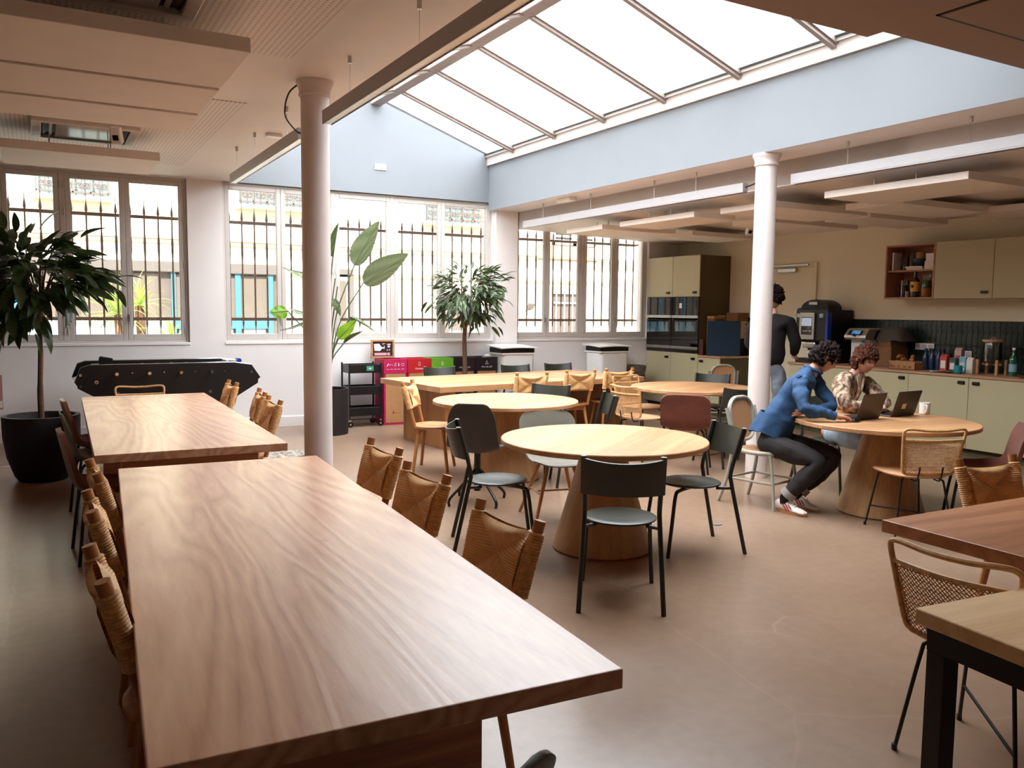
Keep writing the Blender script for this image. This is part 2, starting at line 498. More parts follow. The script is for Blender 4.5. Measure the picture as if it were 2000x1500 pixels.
# ------------------------------------------------------------------ setting
def floor_mat():
    m, nt, p = base_mat('polished_concrete')
    tc = node(nt, 'ShaderNodeTexCoord')
    n1 = node(nt, 'ShaderNodeTexNoise'); n1.inputs['Scale'].default_value = 0.9; n1.inputs['Detail'].default_value = 2; n1.inputs['Roughness'].default_value = 0.5
    L(nt, tc, 'Object', n1, 'Vector')
    r = ramp(nt, [(0.2, hexc('7f6550')), (0.5, hexc('8b715d')), (0.8, hexc('967c67'))]); L(nt, n1, 'Fac', r, 'Fac')
    # pale scratches and hairline cracks
    n0 = node(nt, 'ShaderNodeTexNoise'); n0.inputs['Scale'].default_value = 2.5; n0.inputs['Detail'].default_value = 2; L(nt, tc, 'Object', n0, 'Vector')
    va = node(nt, 'ShaderNodeVectorMath', operation='MULTIPLY_ADD'); va.inputs[1].default_value = (0.12, 0.12, 0.12)
    nt.links.new(n0.outputs['Color'], va.inputs[0]); L(nt, tc, 'Object', va, 2)
    vo = node(nt, 'ShaderNodeTexVoronoi', feature='DISTANCE_TO_EDGE'); vo.inputs['Scale'].default_value = 0.38
    L(nt, va, 'Vector', vo, 'Vector')
    rc = ramp(nt, [(0.0, (1, 1, 1)), (0.004, (0, 0, 0))]); L(nt, vo, 'Distance', rc, 'Fac')
    v2 = node(nt, 'ShaderNodeTexVoronoi', feature='DISTANCE_TO_EDGE'); v2.inputs['Scale'].default_value = 2.3
    L(nt, va, 'Vector', v2, 'Vector')
    rc2 = ramp(nt, [(0.0, (1, 1, 1)), (0.012, (0, 0, 0))]); L(nt, v2, 'Distance', rc2, 'Fac')
    n2 = node(nt, 'ShaderNodeTexNoise'); n2.inputs['Scale'].default_value = 1.1; L(nt, tc, 'Object', n2, 'Vector')
    rm = ramp(nt, [(0.55, (0, 0, 0)), (0.68, (1, 1, 1))]); L(nt, n2, 'Fac', rm, 'Fac'); n2.inputs['Detail'].default_value = 1
    mm = node(nt, 'ShaderNodeMath', operation='MULTIPLY'); L(nt, rc2, 'Color', mm, 0); L(nt, rm, 'Color', mm, 1)
    mx2 = node(nt, 'ShaderNodeMath', operation='MAXIMUM'); 
    h2 = node(nt, 'ShaderNodeMath', operation='MULTIPLY'); h2.inputs[1].default_value = 0.45; L(nt, rc, 'Color', h2, 0)
    L(nt, mm, 'Value', mx2, 0); L(nt, h2, 'Value', mx2, 1)
    h3 = node(nt, 'ShaderNodeMath', operation='MULTIPLY'); h3.inputs[1].default_value = 0.26; L(nt, mx2, 'Value', h3, 0)
    n5 = node(nt, 'ShaderNodeTexNoise'); n5.inputs['Scale'].default_value = 14; n5.inputs['Detail'].default_value = 6; L(nt, tc, 'Object', n5, 'Vector')
    r5 = ramp(nt, [(0.3, (0.90, 0.90, 0.90)), (0.7, (1.06, 1.06, 1.06))]); L(nt, n5, 'Fac', r5, 'Fac')
    m5 = node(nt, 'ShaderNodeMix', data_type='RGBA', blend_type='MULTIPLY'); m5.inputs[0].default_value = 1.0; L(nt, r, 'Color', m5, 6); L(nt, r5, 'Color', m5, 7)
    mk = node(nt, 'ShaderNodeMix', data_type='RGBA'); L(nt, h3, 'Value', mk, 0); nt.links.new(m5.outputs[2], mk.inputs[6]); mk.inputs[7].default_value = (*hexc('c4a68d'), 1)
    nt.links.new(mk.outputs[2], p.inputs['Base Color'])
    p.inputs['Roughness'].default_value = 0.29
    p.inputs['Specular IOR Level'].default_value = 0.5
    return m
M_floor = floor_mat()

def perf_mat():
    """white ceiling board, drilled with rows of small holes in the acoustic fields"""
    m, nt, p = base_mat('perforated_ceiling_board')
    tc = node(nt, 'ShaderNodeTexCoord'); sx = node(nt, 'ShaderNodeSeparateXYZ'); L(nt, tc, 'Object', sx, 'Vector')
    def cell(i, pitch):
        a = node(nt, 'ShaderNodeMath', operation='DIVIDE'); L(nt, sx, i, a, 0); a.inputs[1].default_value = pitch
        f = node(nt, 'ShaderNodeMath', operation='FRACT'); L(nt, a, 'Value', f, 0)
        s = node(nt, 'ShaderNodeMath', operation='SUBTRACT'); L(nt, f, 'Value', s, 0); s.inputs[1].default_value = 0.5
        q = node(nt, 'ShaderNodeMath', operation='MULTIPLY'); L(nt, s, 'Value', q, 0); L(nt, s, 'Value', q, 1)
        return q
    ad = node(nt, 'ShaderNodeMath', operation='ADD'); L(nt, cell('X', 0.034), 'Value', ad, 0); L(nt, cell('Y', 0.034), 'Value', ad, 1)
    hole = node(nt, 'ShaderNodeMath', operation='LESS_THAN'); L(nt, ad, 'Value', hole, 0); hole.inputs[1].default_value = 0.055
    mul = node(nt, 'ShaderNodeMath', operation='MULTIPLY'); mul.inputs[1].default_value = 0.5; L(nt, hole, 'Value', mul, 0)
    mk = node(nt, 'ShaderNodeMix', data_type='RGBA'); L(nt, mul, 'Value', mk, 0)
    mk.inputs[6].default_value = (*hexc('e8dfd8'), 1); mk.inputs[7].default_value = (*hexc('54382c'), 1)
    nt.links.new(mk.outputs[2], p.inputs['Base Color']); p.inputs['Roughness'].default_value = 0.7
    return m
M_perf = perf_mat()

XL, XR, YB, YF, ZC = -5.0, 9.68, 11.3, -4.0, 3.22
WX, BX0, BX1, ZS = 2.27, 5.97, 6.45, 3.10      # left edge of the well, downstand beam, its soffit height

b = B(); b.bx(XL, XR, YF, YB+0.3, -0.2, 0); struct(b.obj('floor', M_floor))

# openings in the window wall: x0, x1, z0, z1
OPEN = [(-1.06, 1.675, 1.13, 3.21), (2.105, 6.05, 1.13, 3.22), (6.45, 9.06, 1.13, 3.12)]
b = B()
b.bx(XL, OPEN[0][0], YB, YB+0.3, 0, ZC+0.2)
b.bx(OPEN[0][1], OPEN[1][0], YB, YB+0.3, 0, ZC+0.2)
b.bx(OPEN[1][1], OPEN[2][0], YB, YB+0.3, 0, 4.2)
b.bx(OPEN[2][1], XR+0.2, YB, YB+0.3, 0, 3.5)
for x0, x1, z0, z1 in OPEN:
    b.bx(x0, x1, YB, YB+0.3, 0, z0)
b.bx(OPEN[0][0], OPEN[0][1], YB, YB+0.3, OPEN[0][3], ZC+0.2)
b.bx(OPEN[2][0], OPEN[2][1], YB, YB+0.3, OPEN[2][3], 3.5)
wall_back = struct(b.obj('wall_back', M_wall))
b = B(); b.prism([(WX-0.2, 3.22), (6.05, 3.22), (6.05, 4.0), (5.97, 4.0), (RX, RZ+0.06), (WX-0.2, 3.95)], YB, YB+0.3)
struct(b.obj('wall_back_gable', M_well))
# pier under the beam end and the small return beside the third window
b = B(); b.bx(6.05, 6.43, YB-0.10, YB, 0, 3.1); struct(b.obj('wall_back_pier', M_wall))

b = B(); b.bx(XR, XR+0.2, YF, YB+0.3, 0, 3.0); wall_right = struct(b.obj('wall_right', M_kwall))
b = B(); b.bx(XL-0.2, XL, YF, YB+0.3, 0, 3.5); struct(b.obj('wall_left', M_wall))
b = B(); b.bx(XL-0.2, XR+0.2, YF-0.2, YF, 0, 3.5); struct(b.obj('wall_front', M_wall))

# ceilings
b = B(); b.bx(XL, WX, YF, YB, ZC, ZC+0.2); b.bx(WX-0.14, WX, 3.3, YB, ZC+0.2, 4.0)
ceiling = struct(b.obj('ceiling', M_ceil))
b = B(); b.bx(-3.0, 1.5, 3.6, 5.56, ZC-0.006, ZC); b.obj('perforated_field', M_perf, ceiling)
b = B(); b.bx(-3.0, 1.5, 6.95, 10.35, ZC-0.006, ZC); b.obj('perforated_field', M_perf, ceiling)
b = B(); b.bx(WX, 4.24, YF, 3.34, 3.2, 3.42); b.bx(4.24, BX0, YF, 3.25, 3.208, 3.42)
M_nceil = plain('near_ceiling_dimmed', '957a6a', 0.7, var=0.02, scale=2)  # ceiling paint browned, so the dim light here sits in the colour
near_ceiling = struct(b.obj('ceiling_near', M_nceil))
b = B(); b.bx(4.27, 5.6, 1.4, 2.9, 3.196, 3.206)
b.obj('access_hatch', M_nceil, near_ceiling, bevel=0.003)
b = B()
for x0, x1, y0, y1 in ((4.25, 5.62, 2.9, 2.92), (4.25, 4.27, 1.4, 2.92)): b.bx(x0, x1, y0, y1, 3.199, 3.207)
b.obj('hatch_joint', M_black, near_ceiling)
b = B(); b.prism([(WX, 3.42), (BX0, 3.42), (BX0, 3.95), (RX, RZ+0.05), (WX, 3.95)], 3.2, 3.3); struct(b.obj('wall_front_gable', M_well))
b = B(); b.prism([(BX1, 2.86), (XR+0.1, 2.752), (XR+0.1, 3.0), (BX1, 3.1)], YF, YB); struct(b.obj('ceiling_kitchen', M_ceil))
# downstand beam carrying the rooflight, with the lower fascia on the kitchen side
b = B(); b.bx(BX0+0.01, BX1+0.15, YF, YB, ZS, 4.0); b.bx(BX1, BX1+0.15, YF, YB, 2.85, ZS)
downstand = struct(b.obj('wall_right_downstand', M_wall))
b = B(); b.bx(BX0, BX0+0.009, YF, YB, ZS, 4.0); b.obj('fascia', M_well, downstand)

# baseboards
b = B(); b.bx(XL, 9.05, YB-0.016, YB, 0, 0.14); struct(b.obj('baseboard_back', M_wall, bevel=0.003))
b = B(); b.bx(XR-0.014, XR, 8.2, 9.45, 0, 0.12); struct(b.obj('baseboard_right', M_kwall, bevel=0.003))

# rooflight: eave trims, ridge, glazing bars and frosted panes
def slope_pt(ex, t, y, off=0.0):
    return Vector((RX+(ex-RX)*t, y, RZ+(EZ-RZ)*t+off))
roof = thing('rooflight', 'long ridged rooflight of frosted panes over the dining tables', 'skylight')
b = B(); b.bx(BX0-0.035, BX0, Y0, YB, EZ-0.17, EZ-0.02); b.bx(BX0-0.06, BX0, Y0, YB, EZ-0.05, EZ-0.02)
b.obj('eave_trim', M_frame, roof)
b = B(); b.bx(BX0-0.075, BX0-0.04, Y0, YB, EZ-0.02, EZ-0.004); b.obj('gasket', M_blackmetal, roof)
b = B(); b.bx(WX, WX+0.035, Y0, YB, EZ-0.17, EZ-0.02); b.obj('eave_trim', M_frame, roof)
b = B(); b.bx(RX-0.09, RX+0.07, Y0, YB, RZ-0.12, RZ-0.02); b.obj('ridge_beam', M_bar, roof, bevel=0.006)
BARS = [10.5, 9.4, 8.3, 7.2, 6.1, 5.0, 3.9]
M_frost = None
def frost_mat():
    m = bpy.data.materials.new('frosted_pane'); m.use_nodes = True
    nt = m.node_tree; nt.nodes.clear()
    o = node(nt, 'ShaderNodeOutputMaterial'); t = node(nt, 'ShaderNodeBsdfTranslucent'); t.inputs[0].default_value = (0.85, 0.87, 0.88, 1)
    d = node(nt, 'ShaderNodeBsdfDiffuse'); d.inputs[0].default_value = (0.8, 0.8, 0.8, 1)
    mx = node(nt, 'ShaderNodeMixShader'); mx.inputs[0].default_value = 0.35
    L(nt, t, 0, mx, 1); L(nt, d, 0, mx, 2); L(nt, mx, 0, o, 0)
    return m
M_frost = frost_mat()
edges = [YB] + BARS + [Y0]
for ex in (BX0, WX):
    for y in BARS:
        p0, p1 = slope_pt(ex, 0.02, y, -0.065), slope_pt(ex, 0.985, y, -0.065)
        w = (p1-p0).normalized(); nrm = Vector((0, 1, 0)).cross(w)
        b = B()
        for hw, z0, z1 in ((0.042, -0.016, 0.020), (0.024, -0.048, -0.016)):
            vs = []
            for pt in (p0, p1):
                for sy, sz in ((-1, z0), (1, z0), (1, z1), (-1, z1)):
                    vs.append(pt + Vector((0, sy*hw, 0)) + Vector((0, 0, sz)))
            b.add(vs, [(0, 1, 2, 3), (7, 6, 5, 4), (0, 4, 5, 1), (1, 5, 6, 2), (2, 6, 7, 3), (3, 7, 4, 0)])
        b.obj('glazing_bar', M_bar, roof)
    for i in range(len(edges)-1):
        ya, yb = edges[i+1], edges[i]
        b = B(); q = [slope_pt(ex, 0, ya), slope_pt(ex, 1, ya), slope_pt(ex, 1, yb), slope_pt(ex, 0, yb)]
        b.add(q + [p+Vector((0, 0, 0.02)) for p in q], [(0, 1, 2, 3), (7, 6, 5, 4), (0, 4, 5, 1), (1, 5, 6, 2), (2, 6, 7, 3), (3, 7, 4, 0)])
        b.obj('pane', M_frost, roof)

# columns
def column(x, y, z1, label):
    t = thing('column', label, 'column', (x, y, 0)); t['kind'] = 'structure'
    b = B(); b.lathe([(0.103, 0), (0.103, 0.9), (0.1, z1-0.2), (0.1, z1)], 40); b.obj('shaft', M_col, t, smooth=True)
    b = B(); b.lathe([(0.100, z1-0.115), (0.112, z1-0.11), (0.116, z1-0.10), (0.110, z1-0.085), (0.112, z1-0.06), (0.125, z1-0.03), (0.132, z1-0.02), (0.132, z1)], 40); b.obj('capital', M_col, t, smooth=True)
    return t
column(1.78, 6.05, ZC, 'pinkish white round iron column standing between the long pine tables')
column(6.08, 5.85, ZS, 'white round column behind the person in the blue shirt')

# windows
def casement(w, x0, x1, z0, z1, y, handle=None, hinges=None):
    st = 0.058
    b = B()
    b.bx(x0, x0+st, y, y+0.05, z0, z1); b.bx(x1-st, x1, y, y+0.05, z0, z1)
    b.bx(x0+st, x1-st, y, y+0.05, z0, z0+st+0.02); b.bx(x0+st, x1-st, y, y+0.05, z1-st, z1)
    s = b.obj('casement', M_frame, w, bevel=0.006)
    b = B(); b.bx(x0+st-0.01, x1-st+0.01, y+0.022, y+0.030, z0+st, z1-st+0.01); b.obj('pane', M_glass, s)
    if handle is not None:
        b = B(); b.bx(handle-0.012, handle+0.012, y-0.014, y, z0+0.24, z0+0.33)
        b.tube([(handle, y-0.012, z0+0.31), (handle, y-0.045, z0+0.31), (handle, y-0.05, z0+0.18)], 0.008, 8)
        b.obj('window_handle', M_alu, s, smooth=True)
    if hinges is not None:
        for hz in (z0+0.12, z0+0.95, z1-0.45, z1-0.14):
            b = B(); b.cyl((hinges, y-0.008, hz-0.045), (hinges, y-0.008, hz+0.045), 0.008, n=8); b.obj('hinge', M_frame, s)

def window(n, op, xs, mull, handles):
    x0, x1, z0, z1 = op
    t = bpy.data.objects.new('window_%d' % n, None); COL.objects.link(t); struct(t)
    y = YB+0.06
    b = B()
    fw = 0.035
    b.bx(x0, x0+fw, y-0.005, y+0.07, z0+0.03, z1); b.bx(x1-fw, x1, y-0.005, y+0.07, z0+0.03, z1)
    b.bx(x0+fw, x1-fw, y-0.005, y+0.07, z0+0.03, z0+0.055); b.bx(x0+fw, x1-fw, y-0.005, y+0.07, z1-fw, z1)
    for m in mull: b.bx(m-0.032, m+0.032, y-0.005, y+0.07, z0+0.055, z1-fw)
    b.obj('window_frame', M_frame, t, bevel=0.004)
    b = B(); b.bx(x0, x1, YB-0.012, YB+0.07, z0-0.005, z0+0.03); b.obj('window_sill', M_wall, t, bevel=0.004)
    for (a, c, hd, hg) in xs:
        casement(t, a, c, z0+0.055, z1-fw, y-0.002, hd, hg)
    return t
window(1, OPEN[0], [(-1.02, -0.392, None, None), (-0.328, 0.255, None, 0.268), (0.319, 0.96, None, 0.306), (0.963, 1.638, 0.985, 1.63)], [-0.36, 0.287], None)
window(2, OPEN[1], [(2.14, 2.86, 2.835, None), (2.863, 3.548, None, 3.56), (3.612, 4.418, None, 3.602), (4.482, 5.214, None, 4.472), (5.217, 6.015, 5.24, 6.005)], [3.58, 4.45], None)
window(3, OPEN[2], [(6.485, 7.058, None, None), (7.061, 7.708, 7.03, 7.715), (7.772, 8.388, None, 7.762), (8.391, 9.025, 8.41, None)], [7.74], None)

# wrought iron grilles outside the windows
def bar_mesh():
    b = B()
    b.tube([(0, 0, 1.14), (0, 0, 1.36)], [0.0045, 0.006], 6)
    b.tube([(0, 0, 1.33), (0, 0, 1.38), (0, 0, 1.44)], [0.006, 0.015, 0.012], 6)
    b.tube([(0, 0, 1.42), (0, 0, 1.8), (0, 0, 1.95), (0, 0, 2.25), (0, 0, 2.32), (0, 0, 2.44), (0, 0, 2.52), (0, 0, 2.78)],
           [0.013, 0.013, 0.014, 0.010, 0.016, 0.016, 0.010, 0.010], 6)
    b.tube([(0, 0, 2.77), (0, 0, 2.80), (0, 0, 2.84), (0, 0, 2.90), (0, 0, 3.05)], [0.010, 0.019, 0.014, 0.0045, 0.002], 6)
    return b
def grille(x0, x1, label):
    t = thing('window_grille', label, 'grille', ((x0+x1)/2, 11.75, 1.13))
    c = (x0+x1)/2
    for z in (1.45, 2.75):
        b = B(); b.bx(x0-c, x1-c, -0.012, 0.012, z-1.13-0.02, z-1.13+0.02); b.obj('rail', M_iron, t)
    for z in (1.45, 2.75):
        for x in (x0+0.02, x1-0.02):
            b = B(); b.bx(x-c-0.015, x-c+0.015, -0.1495, 0, z-1.13-0.015, z-1.13+0.015); b.obj('wall_bracket', M_iron, t)
    n = int((x1-x0)/0.1655)
    off = ((x1-x0)-n*0.1655)/2
    for i in range(n+1):
        x = x0-c+off+i*0.1655
        if not hasattr(grille, 'first'):
            grille.first = bar_mesh().obj('spear_bar', M_iron, t); o = grille.first
        else:
            o = inst(grille.first, parent=t)
        o.location = (x, 0, -1.13)
    return t
grille(-1.1, 1.72, 'iron spear grille outside the leftmost window behind the potted fig tree')
grille(2.08, 6.1, 'iron spear grille outside the middle window above the recycling bins')
grille(6.4, 9.1, 'iron spear grille outside the right window next to the ovens')

# ---------------------------------------------------------------- courtyard outside
M_facade = plain('cream_render', 'd0c6b4', 0.85, var=0.04, scale=1.5)
M_stone = plain('ledge_stone', 'a8977f', 0.85, var=0.1)
M_rust = plain('terracotta_trim', 'b78a68', 0.8, var=0.1)
M_blue = plain('sky_blue_joinery', '376a83', 0.6, var=0.06)
M_bluepale = plain('pale_blue_panel', '76898c', 0.6, var=0.04)
M_lintel = plain('grey_lintel', '5a5450', 0.7, var=0.06)
M_darkglass = plain('dark_interior', '5c534e', 0.35, var=0.2, scale=2)
M_curtain = plain('net_curtain', '5c534b', 0.8, var=0.08, scale=20)
M_paving = plain('courtyard_paving', 'd6cec2', 0.9, var=0.1, scale=2)
FY = 19.0
M_band = plain('beige_stone_band', '8f806a', 0.85, var=0.08)
b = B(); b.bx(-12, 24, YB+0.3, FY+1, -0.3, -0.02); struct(b.obj('ground_courtyard', M_paving))
b = B(); b.bx(-10, 24, FY, FY+0.4, -0.1, 8.5); facade = struct(b.obj('wall_courtyard', M_facade))
b = B(); b.bx(-10, 14.2, FY-0.05, FY, 3.03, 3.12); b.obj('cornice', M_facade, facade, bevel=0.01)
b = B(); b.bx(-10, 14.2, FY-0.03, FY, 2.94, 3.03); b.obj('cornice_band', M_band, facade)
b = B(); b.bx(5.0, 14.2, FY-0.05, FY, 2.35, 2.40); b.obj('string_course', M_band, facade)
b = B(); b.bx(11.5, 13.4, FY-0.06, FY, 2.98, 3.34); b.obj('terracotta_panel', M_rust, facade)
# glazed shopfront in blue joinery
sf = thing('blue_shopfront', 'blue framed glazed shopfront under a grey lintel across the courtyard', 'shopfront', (1.0, FY, 0))
b = B(); b.bx(-4.5, 3.75, -0.16, -0.02, 2.34, 2.56); b.obj('lintel', M_lintel, sf, bevel=0.01)
b = B(); b.bx(-4.5, 3.7, -0.04, -0.01, 0.0, 2.34); b.obj('back_panel', M_darkglass, sf)
for i, x in enumerate((-4.4, -3.4, -2.4, -1.4, -0.45, 0.5, 1.45, 2.05, 2.75, 3.45)):
    w = 0.09 if i < 7 else 0.12
    b = B(); b.bx(x, x+w, -0.12, -0.04, 0, 2.34); b.obj('post', M_blue, sf)
for x0, x1 in ((-4.31, -3.4), (-3.31, -2.4), (-2.31, -1.4), (-1.31, -0.45), (-0.36, 0.5), (0.59, 1.45)):
    b = B(); b.bx(x0, x1, -0.09, -0.04, 0.0, 1.32); b.obj('lower_panel', M_bluepale, sf)
    b = B(); b.bx(x0+0.1, x1-0.25, -0.075, -0.045, 1.32, 2.3); b.obj('curtain', M_curtain, sf)
for x0, x1 in ((1.54, 2.05), (2.17, 2.75), (2.87, 3.45)):
    b = B(); b.bx(x0, x1, -0.11, -0.04, 1.15, 1.32); b.obj('mid_rail', M_blue, sf)
    b = B(); b.bx(x0+0.05, x1-0.05, -0.08, -0.04, 0.3, 1.15); b.obj('lower_panel', M_bluepale, sf)
    b = B(); b.bx(x0, x1, -0.075, -0.045, 1.32, 2.3); b.obj('curtain', M_curtain, sf)
b = B(); b.lathe([(0.0, -0.05), (0.04, -0.03), (0.05, 0), (0.04, 0.03), (0.0, 0.05)], 10, (2.45, -0.25, 2.08)); b.cyl((2.45, -0.25, 2.12), (2.45, -0.1, 2.36), 0.006, n=5)
b.obj('bulb_lamp', M_white, sf)
def facade_door(x, w, label, h=2.4):
    t = thing('courtyard_door', label, 'door', (x, FY, 0))
    b = B(); b.bx(-0.08, w+0.08, -0.1, 0, h, h+0.12); b.bx(-0.1, 0, -0.08, 0, 0, h); b.bx(w, w+0.1, -0.08, 0, 0, h); b.obj('door_frame', M_lintel, t)
    b = B(); b.bx(0, w, -0.05, 0, 0, h); b.obj('leaf', M_bluepale, t)
    b = B(); b.bx(0.08, w-0.08, -0.06, -0.05, 1.1, h-0.15); b.obj('pane', M_curtain, t)
    return t
facade_door(5.35, 1.0, 'pale blue courtyard door seen past the column through the middle window')
facade_door(8.9, 0.5, 'narrow pale blue door seen below the small fig tree', 1.9)
# balconies with scrolled railings
def scroll(cx, cz, r, d, flip=1):
    return [(cx+flip*(r*(1-k/16))*math.cos(d+k*0.62), 0, cz+(r*(1-k/16))*math.sin(d+k*0.62)) for k in range(13)]
def balcony(x0, x1, z0, label):
    t = thing('balcony_railing', label, 'railing', (x0, FY-0.25, z0))
    w = x1-x0
    b = B(); b.bx(-0.05, w+0.05, -0.04, 0.25, -0.12, -0.02); b.obj('ledge', M_stone, t, bevel=0.01)
    b = B()
    for z in (0.03, 0.62, 0.8): b.bx(0, w, -0.012, 0.012, z, z+0.03)
    b.obj('rail', M_iron, t)
    n = max(2, int(round(w/0.3)))
    for i in range(n+1):
        b = B(); b.bx(i*w/n-0.014, i*w/n+0.014, -0.012, 0.012, 0, 0.83); b.obj('post', M_iron, t)
    for i in range(n):
        cx = (i+0.5)*w/n
        b = B()
        for s in (-1, 1):
            b.tube(scroll(cx+s*0.065, 0.47, 0.07, 0.5, s), 0.012, 5)
            b.tube(scroll(cx+s*0.065, 0.2, 0.07, 3.4, s), 0.012, 5)
            b.tube([(cx+s*0.01, 0, 0.33), (cx+s*0.12, 0, 0.33), (cx+s*0.13, 0, 0.4)], 0.010, 5)
        b.cyl((cx, 0, 0.05), (cx, 0, 0.62), 0.012, n=5)
        b.obj('scrollwork', M_iron, t)
    return t
balcony(0.04, 1.3, 3.8, 'scrolled iron balcony railing above the leftmost window view')
balcony(3.85, 5.3, 3.86, 'scrolled iron balcony railing seen behind the big column')
balcony(8.25, 9.83, 3.76, 'scrolled iron balcony railing above the small fig tree')
b = B(); b.bx(0.0, 1.35, FY-0.02, FY, 3.8, 6.0); b.bx(3.9, 5.3, FY-0.02, FY, 3.85, 6.0); b.bx(8.3, 9.8, FY-0.02, FY, 3.75, 6.0)
b.obj('window_recess', M_bluepale, facade)
sh = thing('louvred_shutter', 'white louvred shutters over the courtyard wall at the right window', 'shutter', (11.95, FY, 3.36))
b = B()
for x in (0, 0.62, 0.68, 1.3): b.bx(x, x+0.06, -0.08, 0, 0, 1.4)
for z in (0, 1.34): b.bx(0, 1.36, -0.08, 0, z, z+0.06)
b.obj('frame', M_white, sh)
for x in (0.06, 0.74):
    for i in range(11):
        b = B(); b.box((x+0.28, -0.04, 0.12+i*0.115), (0.56, 0.09, 0.014), (0.7, 0, 0)); b.obj('slat', M_white, sh)
b = B(); b.bx(0, 1.36, -0.005, 0, 0, 1.4); b.obj('backing', M_lintel, sh)
lw = thing('barred_window', 'low courtyard window behind white bars and a grey lintel', 'window', (12.0, FY, 0))
b = B(); b.bx(-0.05, 0.95, -0.08, 0, 2.06, 2.26); b.obj('lintel', M_stone, lw)
b = B(); b.bx(0, 0.9, -0.02, 0, 0.6, 2.06); b.obj('pane', M_darkglass, lw)
for i in range(4):
    b = B(); b.bx(0.06+i*0.26, 0.09+i*0.26, -0.07, -0.05, 0.6, 2.06); b.obj('bar', M_white, lw)
b = B(); b.bx(0, 0.92, -0.08, -0.05, 1.8, 1.84); b.obj('cross_bar', M_white, lw)
b = B(); b.lathe([(0.0, 0), (0.1, 0), (0.12, 0.03), (0.07, 0.05), (0.0, 0.05)], 16, (14.0, FY-0.001, 2.02), axis=Euler((PI/2, 0, 0)).to_matrix())
tag(b.obj('wall_vent', M_rust, smooth=True), 'round brown vent on the cream courtyard wall', 'vent')
t = thing('courtyard_lamp', 'small grey floodlight on the courtyard wall with dangling cable', 'lamp', (11.25, FY-0.002, 1.65))
b = B(); b.box((0, -0.12, 0.08), (0.2, 0.08, 0.16), (0.5, 0, 0.2)); b.obj('head', M_lintel, t, bevel=0.01)
b = B(); b.bx(-0.03, 0.03, -0.1, 0, -0.03, 0.05); b.obj('bracket', M_lintel, t)
b = B(); b.tube(bez([(0, -0.02, 0), (-0.3, -0.02, -0.12), (-0.6, -0.02, -0.05), (-0.75, -0.02, -0.5)], 6), 0.008, 5); b.obj('cable', M_iron, t)
b = B(); b.cyl((14.45, FY-0.13, 0), (14.45, FY-0.13, 2.9), 0.05, n=12); 
for z in (0.6, 1.6, 2.5): b.cyl((14.45, FY-0.1, z), (14.45, FY-0.1, z+0.06), 0.065, n=12)
b.cyl((14.45, FY-0.13, 2.9), (14.45, FY-0.06, 2.96), 0.05, n=12)
tag(b.obj('downpipe', M_white, smooth=True), 'white downpipe on the courtyard wall at the right window', 'pipe')

M_yucca = leafmat('yucca_leaf', '8fb045', 'b6c96a', 0.45, 0.45)
def yucca_leaf(l):
    b = B()
    def fn(u, v):
        w = 0.028*(1-u)**0.7*(0.5+u*1.2 if u < 0.4 else 1.0)
        return ((v-0.5)*2*w, u*l, 0.28*l*math.sin(u*1.9)-0.12*l*u*u+abs(v-0.5)*0.02)
    b.grid(fn, 8, 3); return b
yl = None
def yucca(x, y, z, l, n, label, trunk):
    global yl
    t = thing('yucca', label, 'plant', (x, y, 0))
    if trunk:
        b = B(); b.tube(bez([(0, 0, 0), (0.03, 0, z*0.5), (0, 0, z)], 5), 0.07, 8); b.obj('trunk', M_bark, t, smooth=True)
    rnd = random.Random(int(x*100))
    for i in range(n):
        if yl is None: yl = yucca_leaf(1.0).obj('leaf', M_yucca); o = yl; o.parent = t
        else: o = inst(yl, parent=t)
        k = l*rnd.uniform(0.75, 1.1)
        o.location = (0, 0, z); o.scale = (k*1.2, k, k)
        o.rotation_euler = (rnd.uniform(-0.9, 1.2), rnd.uniform(-0.3, 0.3), rnd.uniform(0, 2*PI))
yucca(1.06, 14.0, 1.48, 0.62, 46, 'tall bright green yucca left of the window mullion', True)
yucca(1.38, 14.3, 1.62, 0.55, 40, 'tall yucca with bare trunk right of the window mullion', True)
yucca(1.80, 14.0, 1.08, 0.5, 40, 'low yucca at the right edge of the leftmost window', True)
# ------------------------------------------------------------------ tables
def slab_table(name, label, corners, z, th, mat, leg_fn, loc=None):
    cx = sum(c[0] for c in corners)/4; cy = sum(c[1] for c in corners)/4
    t = thing(name, label, 'table', (cx, cy, 0))
    return t, cx, cy
def rect_table(name, label, c, size, rz, z, th, mat, legs, legmat, group=None):
    t = thing(name, label, 'table', (c[0], c[1], 0), rz, group)
    b = B(); b.bx(-size[0]/2, size[0]/2, -size[1]/2, size[1]/2, z-th, z)
    b.obj('tabletop', mat, t, bevel=0.004, seg=2)
    for (x0, x1, y0, y1) in legs:
        b = B(); b.bx(x0, x1, y0, y1, 0, z-th); b.obj('leg', legmat, t, bevel=0.003)
    return t
# two long pine tables end to end on the left
rect_table('pine_table', 'long pine table with a shiny knotty top nearest in front', (0.762, 3.17), (1.045, 3.20), -0.060, 0.75, 0.05, M_pine,
           [(-0.36, 0.37, -1.12, -1.0), (-0.36, 0.37, 1.0, 1.12)], M_dpine)
rect_table('pine_table', 'long pine table behind the nearest one, beside the football table', (0.836, 7.03), (1.10, 3.52), -0.021, 0.75, 0.05, M_pine,
           [(-0.40, 0.40, -1.60, -1.48), (-0.40, 0.40, 1.2, 1.32)], M_dpine)
# oak table by the window wall
rect_table('oak_table', 'long pale oak table with slab legs in front of the recycling bins', (5.30, 9.24), (3.12, 1.45), 0.105, 0.75, 0.065, M_oakx,
           [(-1.36, -1.22, -0.5, 0.5), (1.22, 1.36, -0.5, 0.5)], M_oakz)
